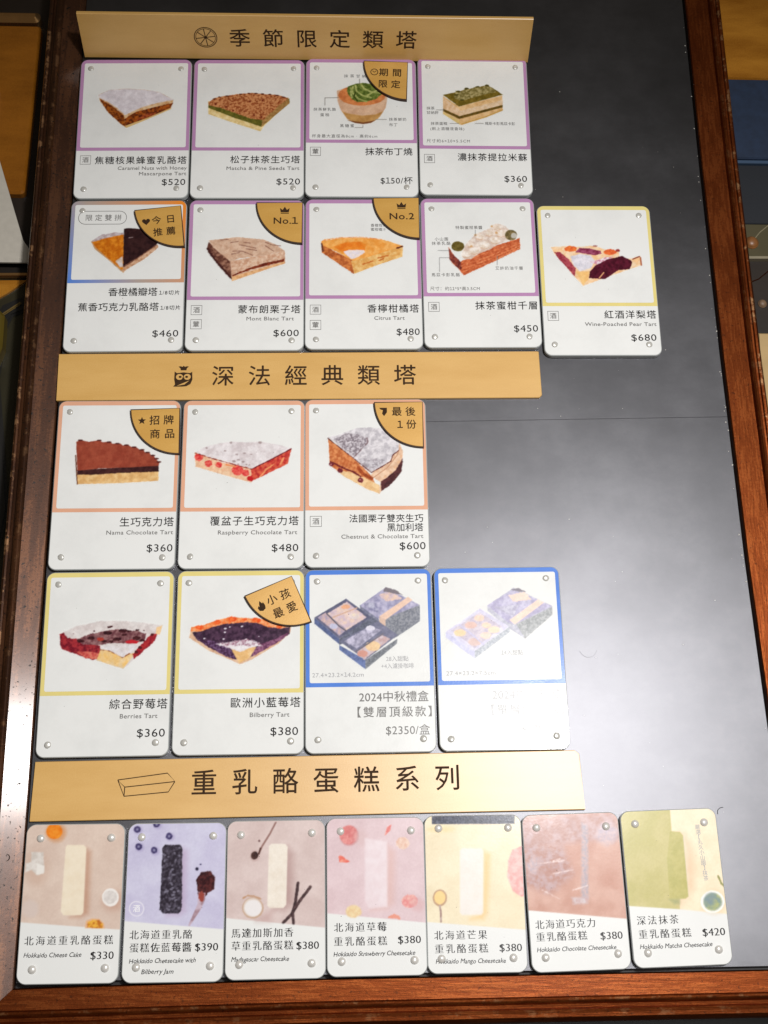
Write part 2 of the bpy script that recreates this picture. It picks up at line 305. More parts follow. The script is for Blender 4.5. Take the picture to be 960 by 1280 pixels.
PAINT[2] = [
  ('P',[(8.4,26.9),(8.7,35.0),(22.6,40.6),(36.5,45.7),(38.6,42.1),(51.8,27.4),(51.2,24.5)],(236,214,160),(214,184,120),1.2,0,0.1,0.35,1.0),
  ('P',[(8.6,27.6),(8.7,31.1),(22.6,37.3),(37.0,42.8),(51.8,28.1),(51.8,25.2)],(110,104,40),(84,82,28),1.2,0,0.2,0.35,1.0),
  ('P',[(37.0,42.8),(51.8,28.1),(51.2,24.8),(37.5,38.2)],(178,140,84),(150,110,60),0.8,0,0.2,0.35,1.0),
  ('P',[(8.6,27.6),(11.8,24.9),(18.4,23.3),(25.0,22.2),(32.8,21.6),(37.3,22.2),(45.1,22.8),(51.2,24.8),(43.0,33.0),(37.5,38.8),(30.8,37.6),(22.5,34.1),(14.1,30.8),(9.0,29.5)],(204,140,92),(132,62,30),0.75,0.06,0.4,0.35,1.0),
  ('P',[(12.7,25.3),(12.6,25.5),(12.5,25.6),(12.2,25.7),(11.9,25.8),(11.6,25.8),(11.3,25.7),(11.1,25.6),(10.9,25.5),(10.9,25.3),(10.9,25.3),(11.1,25.2),(11.3,25.1),(11.6,25.0),(11.9,25.0),(12.2,25.1),(12.5,25.2),(12.6,25.3)],(90,40,20),(90,40,20),1,0,0.2,0.35,1.0),
  ('P',[(15.4,24.2),(15.4,24.4),(15.2,24.5),(15.0,24.6),(14.7,24.7),(14.4,24.7),(14.1,24.6),(13.9,24.5),(13.7,24.4),(13.6,24.3),(13.7,24.1),(13.9,24.0),(14.1,24.0),(14.3,23.9),(14.6,23.9),(14.9,24.0),(15.2,24.0),(15.4,24.1)],(90,40,20),(90,40,20),1,0,0.2,0.35,1.0),
  ('P',[(19.3,23.6),(19.3,23.7),(19.1,23.9),(18.8,24.0),(18.5,24.0),(18.2,24.0),(17.9,24.0),(17.7,23.9),(17.6,23.7),(17.5,23.6),(17.6,23.4),(17.7,23.4),(17.9,23.3),(18.2,23.2),(18.5,23.2),(18.8,23.3),(19.1,23.4),(19.3,23.4)],(90,40,20),(90,40,20),1,0,0.2,0.35,1.0),
  ('P',[(26.5,22.5),(26.5,22.6),(26.3,22.8),(26.0,22.8),(25.7,22.8),(25.4,22.8),(25.1,22.8),(24.9,22.8),(24.8,22.6),(24.7,22.5),(24.8,22.3),(24.9,22.2),(25.1,22.1),(25.4,22.1),(25.7,22.1),(26.0,22.1),(26.3,22.2),(26.5,22.3)],(90,40,20),(90,40,20),1,0,0.2,0.35,1.0),
  ('P',[(31.0,21.9),(30.9,22.1),(30.7,22.1),(30.5,22.2),(30.2,22.3),(29.9,22.3),(29.6,22.2),(29.3,22.1),(29.2,22.1),(29.2,21.9),(29.2,21.8),(29.3,21.7),(29.6,21.6),(29.9,21.5),(30.2,21.5),(30.5,21.6),(30.7,21.7),(30.9,21.8)],(90,40,20),(90,40,20),1,0,0.2,0.35,1.0),
  ('P',[(34.9,22.1),(34.8,22.1),(34.6,22.3),(34.4,22.4),(34.1,22.4),(33.8,22.4),(33.5,22.4),(33.2,22.3),(33.1,22.1),(33.1,22.1),(33.1,21.9),(33.2,21.8),(33.5,21.7),(33.8,21.6),(34.1,21.6),(34.4,21.7),(34.6,21.8),(34.8,21.9)],(90,40,20),(90,40,20),1,0,0.2,0.35,1.0),
  ('P',[(38.2,22.2),(38.2,22.4),(38.0,22.5),(37.7,22.6),(37.4,22.7),(37.1,22.7),(36.8,22.6),(36.6,22.5),(36.5,22.4),(36.4,22.2),(36.5,22.1),(36.6,22.0),(36.8,21.9),(37.1,21.9),(37.4,21.9),(37.7,21.9),(38.0,22.0),(38.1,22.1)],(90,40,20),(90,40,20),1,0,0.2,0.35,1.0),
  ('P',[(42.1,22.6),(42.1,22.7),(41.9,22.8),(41.6,22.9),(41.3,22.9),(41.0,22.9),(40.7,22.9),(40.5,22.8),(40.4,22.7),(40.3,22.6),(40.4,22.4),(40.5,22.3),(40.7,22.2),(41.0,22.1),(41.3,22.1),(41.6,22.2),(41.9,22.3),(42.1,22.4)],(90,40,20),(90,40,20),1,0,0.2,0.35,1.0),
  ('P',[(46.0,23.2),(46.0,23.4),(45.8,23.4),(45.5,23.5),(45.2,23.6),(44.9,23.6),(44.6,23.5),(44.4,23.4),(44.3,23.4),(44.2,23.2),(44.3,23.1),(44.4,22.9),(44.6,22.8),(44.9,22.8),(45.2,22.8),(45.5,22.8),(45.8,22.9),(46.0,23.1)],(90,40,20),(90,40,20),1,0,0.2,0.35,1.0),
  ('P',[(49.3,24.2),(49.3,24.3),(49.1,24.5),(48.9,24.6),(48.6,24.6),(48.3,24.6),(48.0,24.6),(47.8,24.5),(47.6,24.3),(47.6,24.2),(47.6,24.0),(47.8,24.0),(48.0,23.9),(48.3,23.8),(48.6,23.8),(48.9,23.9),(49.1,24.0),(49.3,24.0)],(90,40,20),(90,40,20),1,0,0.2,0.35,1.0),
  ('P',[(33.5,35.6),(33.5,35.8),(33.4,36.0),(33.3,36.2),(33.1,36.2),(32.9,36.2),(32.8,36.2),(32.6,36.0),(32.6,35.8),(32.5,35.6),(32.6,35.5),(32.6,35.3),(32.8,35.2),(32.9,35.1),(33.1,35.1),(33.3,35.2),(33.4,35.3),(33.5,35.5)],(110,40,25),(110,40,25),1,0,0.2,0.35,1.0),
  ('P',[(37.4,36.6),(37.4,36.9),(37.3,36.9),(37.2,37.1),(37.0,37.1),(36.8,37.1),(36.7,37.1),(36.5,36.9),(36.5,36.9),(36.4,36.7),(36.5,36.4),(36.5,36.3),(36.7,36.2),(36.8,36.2),(37.0,36.2),(37.1,36.2),(37.3,36.3),(37.4,36.4)],(110,40,25),(110,40,25),1,0,0.2,0.35,1.0),
  ('P',[(28.5,33.0),(28.5,33.2),(28.4,33.4),(28.3,33.6),(28.1,33.6),(28.0,33.6),(27.8,33.6),(27.7,33.4),(27.5,33.2),(27.5,33.0),(27.5,32.9),(27.6,32.7),(27.8,32.6),(27.9,32.5),(28.1,32.5),(28.3,32.6),(28.4,32.7),(28.5,32.9)],(110,40,25),(110,40,25),1,0,0.2,0.35,1.0),
  ('P',[(22.4,32.8),(22.4,33.0),(22.3,33.1),(22.2,33.2),(22.0,33.3),(21.8,33.3),(21.7,33.2),(21.5,33.1),(21.5,33.0),(21.4,32.8),(21.4,32.6),(21.5,32.4),(21.7,32.3),(21.8,32.3),(22.0,32.3),(22.1,32.3),(22.3,32.4),(22.4,32.6)],(110,40,25),(110,40,25),1,0,0.2,0.35,1.0),
  ('P',[(18.5,30.4),(18.5,30.6),(18.4,30.8),(18.2,31.0),(18.1,31.0),(17.9,31.0),(17.8,31.0),(17.6,30.8),(17.5,30.6),(17.5,30.4),(17.5,30.3),(17.6,30.1),(17.8,30.0),(17.9,29.9),(18.1,29.9),(18.2,30.0),(18.4,30.1),(18.5,30.3)],(110,40,25),(110,40,25),1,0,0.2,0.35,1.0),
  ('P',[(12.9,28.9),(12.9,29.1),(12.8,29.2),(12.7,29.3),(12.5,29.4),(12.4,29.4),(12.2,29.3),(12.1,29.2),(11.9,29.1),(11.9,28.9),(11.9,28.7),(12.0,28.5),(12.2,28.4),(12.3,28.4),(12.5,28.4),(12.7,28.4),(12.8,28.5),(12.9,28.7)],(110,40,25),(110,40,25),1,0,0.2,0.35,1.0),
  ('P',[(37.9,26.5),(37.8,26.7),(37.7,26.8),(37.6,27.0),(37.4,27.0),(37.3,27.0),(37.1,27.0),(37.0,26.8),(36.9,26.7),(36.8,26.5),(36.9,26.3),(37.0,26.2),(37.1,26.0),(37.3,26.0),(37.4,26.0),(37.6,26.0),(37.7,26.2),(37.8,26.3)],(110,40,25),(110,40,25),1,0,0.2,0.35,1.0),
  ('P',[(31.2,27.2),(31.1,27.3),(31.1,27.5),(31.0,27.6),(30.8,27.7),(30.6,27.7),(30.4,27.6),(30.3,27.5),(30.2,27.3),(30.2,27.2),(30.2,27.0),(30.3,26.8),(30.4,26.7),(30.6,26.6),(30.8,26.6),(31.0,26.7),(31.1,26.8),(31.1,27.0)],(110,40,25),(110,40,25),1,0,0.2,0.35,1.0),
]
PAINT[3] = [
  ('P',[(17.0,20.9),(17.3,27.3),(19.0,33.0),(22.6,38.7),(26.8,41.1),(31.0,41.8),(35.2,41.0),(40.0,37.1),(43.1,31.5),(44.0,25.8),(43.8,20.8),(37.8,17.2),(25.7,17.3)],(216,180,150),(200,160,130),3,0,0.1,0.6,1.0),
  ('P',[(19.6,33.7),(22.6,35.1),(30.4,36.5),(37.6,35.7),(41.8,33.6),(38.8,38.5),(35.2,40.8),(31.0,41.5),(26.8,40.8),(22.6,38.7)],(176,128,70),(196,150,90),3,0,0.1,0.8,1.0),
  ('P',[(22.6,39.4),(31.0,40.7),(37.6,39.3),(35.2,41.0),(31.0,41.8),(26.8,41.2)],(120,72,40),(120,72,40),1,0,0.1,0.5,1.0),
  ('P',[(43.3,23.6),(42.5,25.9),(40.3,27.9),(36.8,29.3),(32.6,30.1),(28.2,30.2),(24.1,29.4),(20.6,28.0),(18.4,26.0),(17.6,23.8),(18.4,21.5),(20.6,19.5),(24.1,18.1),(28.3,17.3),(32.8,17.2),(36.9,18.0),(40.3,19.5),(42.5,21.4)],(214,134,78),(190,110,62),2,0,0.2,0.5,1.0),
  ('P',[(22.3,20.9),(23.2,18.1),(26.9,16.3),(31.7,15.7),(36.0,16.5),(40.2,19.7),(41.3,22.9),(37.7,26.1),(32.9,27.6),(28.0,28.0),(25.6,26.6),(23.2,23.8)],(116,130,60),(70,88,30),1.2,0,0.4,0.35,1.0),
  ('W',[(24.4,19.1),(25.6,22.3),(28.6,25.9),(32.9,27.6)],1.0,(176,180,110),(140,150,80),1,0,0.2,0.3,1.0),
  ('W',[(26.9,17.3),(27.5,20.9),(30.5,23.7),(35.3,25.1)],1.0,(176,180,110),(140,150,80),1,0,0.2,0.3,1.0),
  ('W',[(29.9,16.6),(31.7,19.5),(35.3,21.5),(40.1,22.2)],1.0,(176,180,110),(140,150,80),1,0,0.2,0.3,1.0),
  ('W',[(32.9,24.0),(36.5,21.5),(38.9,20.4)],1.0,(176,180,110),(140,150,80),1,0,0.2,0.3,1.0),
  ('W',[(25.0,25.2),(24.4,21.6),(25.7,18.4)],1.0,(176,180,110),(140,150,80),1,0,0.2,0.3,1.0),
  ('W',[(26.9,21.6),(26.2,24.5),(28.0,27.3)],0.8,(60,70,24),(60,70,24),1.0,0.0,0.0,0.3,1.0),
  ('W',[(10.6,30.1),(10.6,25.4),(17.9,25.3)],0.3,(110,105,100),(110,105,100),1.0,0.0,0.0,0.3,1.0),
  ('W',[(29.2,13.3),(29.2,16.6)],0.3,(110,105,100),(110,105,100),1.0,0.0,0.0,0.3,1.0),
  ('W',[(37.6,38.8),(43.6,38.8)],0.3,(110,105,100),(110,105,100),1.0,0.0,0.0,0.3,1.0),
  ('W',[(26.5,43.9),(30.8,43.9),(30.8,42.5)],0.3,(110,105,100),(110,105,100),1.0,0.0,0.0,0.3,1.0),
]
PAINT[4] = [
  ('P',[(13.7,25.3),(22.1,31.9),(45.7,24.5),(45.6,34.2),(36.7,38.5),(23.2,43.5),(13.5,36.6)],(226,190,140),(206,164,110),2,0,0.1,0.35,1.0),
  ('P',[(14.0,26.3),(22.3,33.6),(22.2,38.6),(13.6,33.4)],(226,196,164),(210,172,130),1.2,0,0.2,0.35,1.0),
  ('P',[(22.3,34.7),(45.8,27.3),(45.7,30.5),(22.2,38.6)],(228,204,176),(214,184,146),1.2,0,0.2,0.35,1.0),
  ('P',[(13.6,33.2),(22.2,37.9),(45.7,30.5),(45.7,32.0),(22.1,39.7),(13.5,34.9)],(110,84,30),(80,64,24),1,0,0.15,0.35,1.0),
  ('P',[(13.5,35.2),(22.1,40.7),(22.6,43.5),(13.5,36.6)],(214,186,120),(214,186,120),1.0,0.0,0.0,0.35,1.0),
  ('W',[(23.3,42.8),(36.7,37.9),(45.6,33.6)],0.5,(190,150,70),(190,150,70),1.0,0.0,0.0,0.3,1.0),
  ('P',[(13.7,24.5),(22.1,31.9),(46.0,24.1),(40.9,19.9),(37.3,18.2),(26.9,20.8),(20.8,22.7)],(128,106,40),(100,84,26),1.5,0,0.2,0.35,1.0),
  ('P',[(19.5,24.8),(20.8,22.0),(22.6,22.7),(26.3,20.1),(28.1,20.8),(32.5,18.9),(34.6,20.0),(37.4,17.8),(41.5,20.6),(42.1,22.4),(35.3,24.3),(28.6,26.5),(23.6,28.1),(20.0,26.9)],(176,162,112),(112,100,52),0.9,0,0.5,0.35,1.0),
  ('P',[(23.2,22.2),(23.2,22.5),(22.9,22.7),(22.6,22.8),(22.2,22.9),(21.8,22.9),(21.4,22.8),(21.1,22.7),(20.9,22.5),(20.8,22.3),(20.9,22.1),(21.1,21.9),(21.4,21.7),(21.8,21.6),(22.3,21.6),(22.6,21.7),(22.9,21.9),(23.2,22.1)],(78,70,26),(78,70,26),1,0,0.3,0.35,1.0),
  ('P',[(27.8,20.4),(27.8,20.7),(27.5,20.8),(27.2,21.0),(26.8,21.1),(26.4,21.1),(26.0,21.0),(25.7,20.8),(25.4,20.7),(25.4,20.4),(25.5,20.2),(25.7,20.1),(26.0,19.9),(26.4,19.8),(26.8,19.8),(27.2,19.9),(27.5,20.0),(27.8,20.2)],(78,70,26),(78,70,26),1,0,0.3,0.35,1.0),
  ('P',[(33.7,19.3),(33.5,19.5),(33.4,19.7),(33.0,19.8),(32.6,19.9),(32.2,19.9),(31.8,19.9),(31.5,19.7),(31.3,19.5),(31.2,19.3),(31.3,19.1),(31.5,18.9),(31.9,18.8),(32.2,18.7),(32.6,18.7),(33.1,18.7),(33.4,18.9),(33.6,19.0)],(78,70,26),(78,70,26),1,0,0.3,0.35,1.0),
  ('P',[(38.9,18.3),(38.8,18.6),(38.6,18.8),(38.2,18.9),(37.8,19.0),(37.4,19.0),(37.0,18.9),(36.7,18.8),(36.5,18.6),(36.4,18.4),(36.5,18.2),(36.7,18.0),(37.0,17.8),(37.4,17.7),(37.9,17.7),(38.3,17.8),(38.6,17.9),(38.8,18.2)],(78,70,26),(78,70,26),1,0,0.3,0.35,1.0),
  ('P',[(25.2,27.6),(25.1,27.9),(24.9,28.0),(24.6,28.2),(24.2,28.2),(23.8,28.2),(23.3,28.2),(23.0,28.0),(22.9,27.9),(22.8,27.6),(22.9,27.4),(23.0,27.2),(23.4,27.1),(23.8,27.0),(24.2,27.0),(24.6,27.1),(24.9,27.2),(25.1,27.3)],(78,70,26),(78,70,26),1,0,0.3,0.35,1.0),
  ('P',[(22.0,24.4),(21.8,24.7),(21.7,24.8),(21.3,25.0),(20.9,25.1),(20.5,25.1),(20.1,25.0),(19.8,24.8),(19.6,24.7),(19.5,24.5),(19.6,24.2),(19.8,24.0),(20.2,23.9),(20.5,23.8),(20.9,23.8),(21.4,23.9),(21.7,24.0),(21.9,24.2)],(78,70,26),(78,70,26),1,0,0.3,0.35,1.0),
  ('W',[(9.9,34.1),(14.2,34.0)],0.3,(110,105,100),(110,105,100),1.0,0.0,0.0,0.3,1.0),
  ('W',[(17.0,42.5),(21.8,42.4)],0.3,(110,105,100),(110,105,100),1.0,0.0,0.0,0.3,1.0),
  ('W',[(30.5,42.3),(35.0,42.3)],0.3,(110,105,100),(110,105,100),1.0,0.0,0.0,0.3,1.0),
]
PAINT[5] = [
  ('P',[(11.3,24.4),(16.6,20.8),(27.9,19.5),(28.9,42.3),(28.3,42.3),(20.9,35.2),(13.4,28.5)],(206,168,130),(180,140,100),2,0,0.2,0.35,1.0),
  ('P',[(11.5,24.0),(16.6,20.4),(23.1,19.1),(27.9,19.3),(27.8,21.8),(17.4,23.8),(12.7,24.7)],(206,196,200),(170,150,150),1.5,0,0.4,0.35,1.0),
  ('P',[(12.1,24.7),(17.3,22.8),(27.9,20.2),(28.5,39.3),(27.9,41.0),(20.8,34.3),(13.7,27.5)],(222,136,36),(188,98,18),1.6,-0.02,0.3,0.35,1.0),
  ('P',[(24.4,35.6),(27.8,33.0),(28.4,39.3),(26.9,39.3)],(216,208,210),(200,180,160),1,0,0.4,0.8,1.0),
  ('P',[(28.3,37.6),(45.4,26.0),(45.8,28.0),(39.2,34.4),(30.5,40.3),(28.4,42.3)],(214,176,146),(180,130,96),1,0,0.3,0.35,1.0),
  ('P',[(27.9,17.0),(29.9,16.6),(36.7,17.1),(41.6,21.6),(45.7,25.3),(38.5,31.7),(29.8,37.6),(28.3,39.0)],(58,34,34),(42,24,26),2,0,0.25,0.35,1.0),
  ('W',[(28.7,39.0),(36.7,33.0),(44.8,26.5)],0.5,(140,96,80),(90,50,40),0.8,0.0,0.0,0.3,1.0),
  ('W',[(30.7,22.2),(32.5,22.0)],0.5,(150,130,130),(150,130,130),1.0,0.0,0.0,0.3,1.0),
]
PAINT[6] = [
  ('P',[(10.1,28.5),(10.6,24.7),(22.7,36.0),(23.3,47.1),(17.9,41.0),(10.5,30.7)],(156,112,92),(92,54,44),1.2,0,0.3,0.35,1.0),
  ('W',[(10.3,28.8),(12.8,33.2),(16.7,38.5),(23.0,45.9)],1.2,(70,36,34),(70,36,34),1,0,0.5,0.3,1.0),
  ('P',[(22.1,36.0),(49.8,30.4),(50.1,37.3),(43.2,39.8),(23.0,47.5)],(226,196,172),(196,150,122),1.2,0,0.2,0.35,1.0),
  ('P',[(22.9,44.1),(32.2,39.8),(39.9,37.0),(49.6,34.8),(49.6,36.3),(40.4,38.6),(32.2,41.0),(23.5,44.7)],(140,60,36),(96,36,26),1,0,0.4,0.35,1.0),
  ('P',[(22.9,45.0),(32.2,42.0),(49.6,36.3),(49.9,37.5),(43.2,39.8),(23.1,47.5)],(232,186,136),(206,150,100),1.5,0,0.2,0.35,1.0),
  ('P',[(10.7,24.1),(25.2,22.1),(38.6,23.5),(45.3,26.6),(49.9,30.3),(39.8,32.6),(32.1,33.8),(26.6,34.5),(22.1,36.3),(17.7,32.3),(13.2,28.2)],(216,184,160),(198,160,134),1.5,0,0.3,0.35,1.0),
  ('W',[(22.0,25.3),(25.9,24.7)],0.45,(140,98,84),(140,98,84),1,0,0.2,0.3,1.0),
  ('W',[(23.2,30.3),(28.1,30.3),(33.2,32.6)],0.45,(140,98,84),(140,98,84),1,0,0.2,0.3,1.0),
  ('W',[(26.5,26.6),(30.9,27.6),(34.8,28.5)],0.45,(140,98,84),(140,98,84),1,0,0.2,0.3,1.0),
  ('W',[(29.8,28.9),(35.3,29.9)],0.45,(140,98,84),(140,98,84),1,0,0.2,0.3,1.0),
  ('W',[(39.7,25.1),(43.1,26.6),(47.5,27.3)],0.45,(140,98,84),(140,98,84),1,0,0.2,0.3,1.0),
  ('W',[(39.8,27.2),(44.2,30.4)],0.45,(140,98,84),(140,98,84),1,0,0.2,0.3,1.0),
  ('W',[(28.6,25.1),(32.0,25.7)],0.45,(140,98,84),(140,98,84),1,0,0.2,0.3,1.0),
  ('W',[(22.7,32.0),(26.5,31.1)],0.45,(140,98,84),(140,98,84),1,0,0.2,0.3,1.0),
  ('W',[(16.9,23.8),(20.8,23.5)],0.45,(140,98,84),(140,98,84),1,0,0.2,0.3,1.0),
]
PAINT[7] = [
  ('P',[(8.5,25.3),(8.8,31.6),(17.6,38.4),(25.1,44.0),(26.0,38.4),(24.9,35.9),(14.9,30.9)],(214,130,70),(166,84,44),1.3,0,0.3,0.35,1.0),
  ('P',[(23.8,36.6),(50.6,27.8),(50.2,34.1),(37.1,39.0),(25.4,43.9)],(236,196,130),(216,158,84),1.6,0,0.2,0.35,1.0),
  ('W',[(29.9,38.4),(34.9,36.6)],0.7,(196,110,50),(196,110,50),1,0,0.4,0.3,1.0),
  ('W',[(37.7,34.9),(42.7,33.4)],0.7,(196,110,50),(196,110,50),1,0,0.4,0.3,1.0),
  ('W',[(38.2,36.2),(40.4,35.3)],0.7,(196,110,50),(196,110,50),1,0,0.4,0.3,1.0),
  ('P',[(8.5,25.3),(10.4,24.0),(18.3,22.8),(29.5,22.6),(38.4,23.7),(44.5,25.5),(50.6,27.9),(45.0,29.9),(37.1,32.8),(24.9,36.6),(16.0,30.9),(8.8,27.4)],(230,152,66),(240,178,100),2,0,0.3,0.35,1.0),
  ('P',[(14.9,28.4),(20.5,25.9),(28.9,25.3),(31.6,27.2),(30.5,32.2),(24.9,35.3),(22.1,33.4)],(226,120,36),(232,140,50),2,0,0.3,0.8,1.0),
  ('P',[(19.9,31.2),(22.7,30.2),(30.5,30.2),(31.0,31.6),(28.2,33.7),(25.1,35.3),(23.8,35.3),(21.0,32.5)],(226,218,228),(236,220,210),1.5,0,0.3,0.6,1.0),
  ('W',[(8.8,26.6),(9.4,30.9)],0.8,(90,50,40),(90,50,40),1.0,0.0,0.0,0.3,1.0),
  ('W',[(47.5,29.1),(50.3,28.1)],0.9,(100,44,26),(100,44,26),1,0,0.3,0.3,1.0),
  ('W',[(9.9,24.7),(18.3,23.0),(29.5,22.8),(39.5,24.0)],0.6,(240,214,190),(226,140,80),0.8,0.0,0.0,0.3,1.0),
]
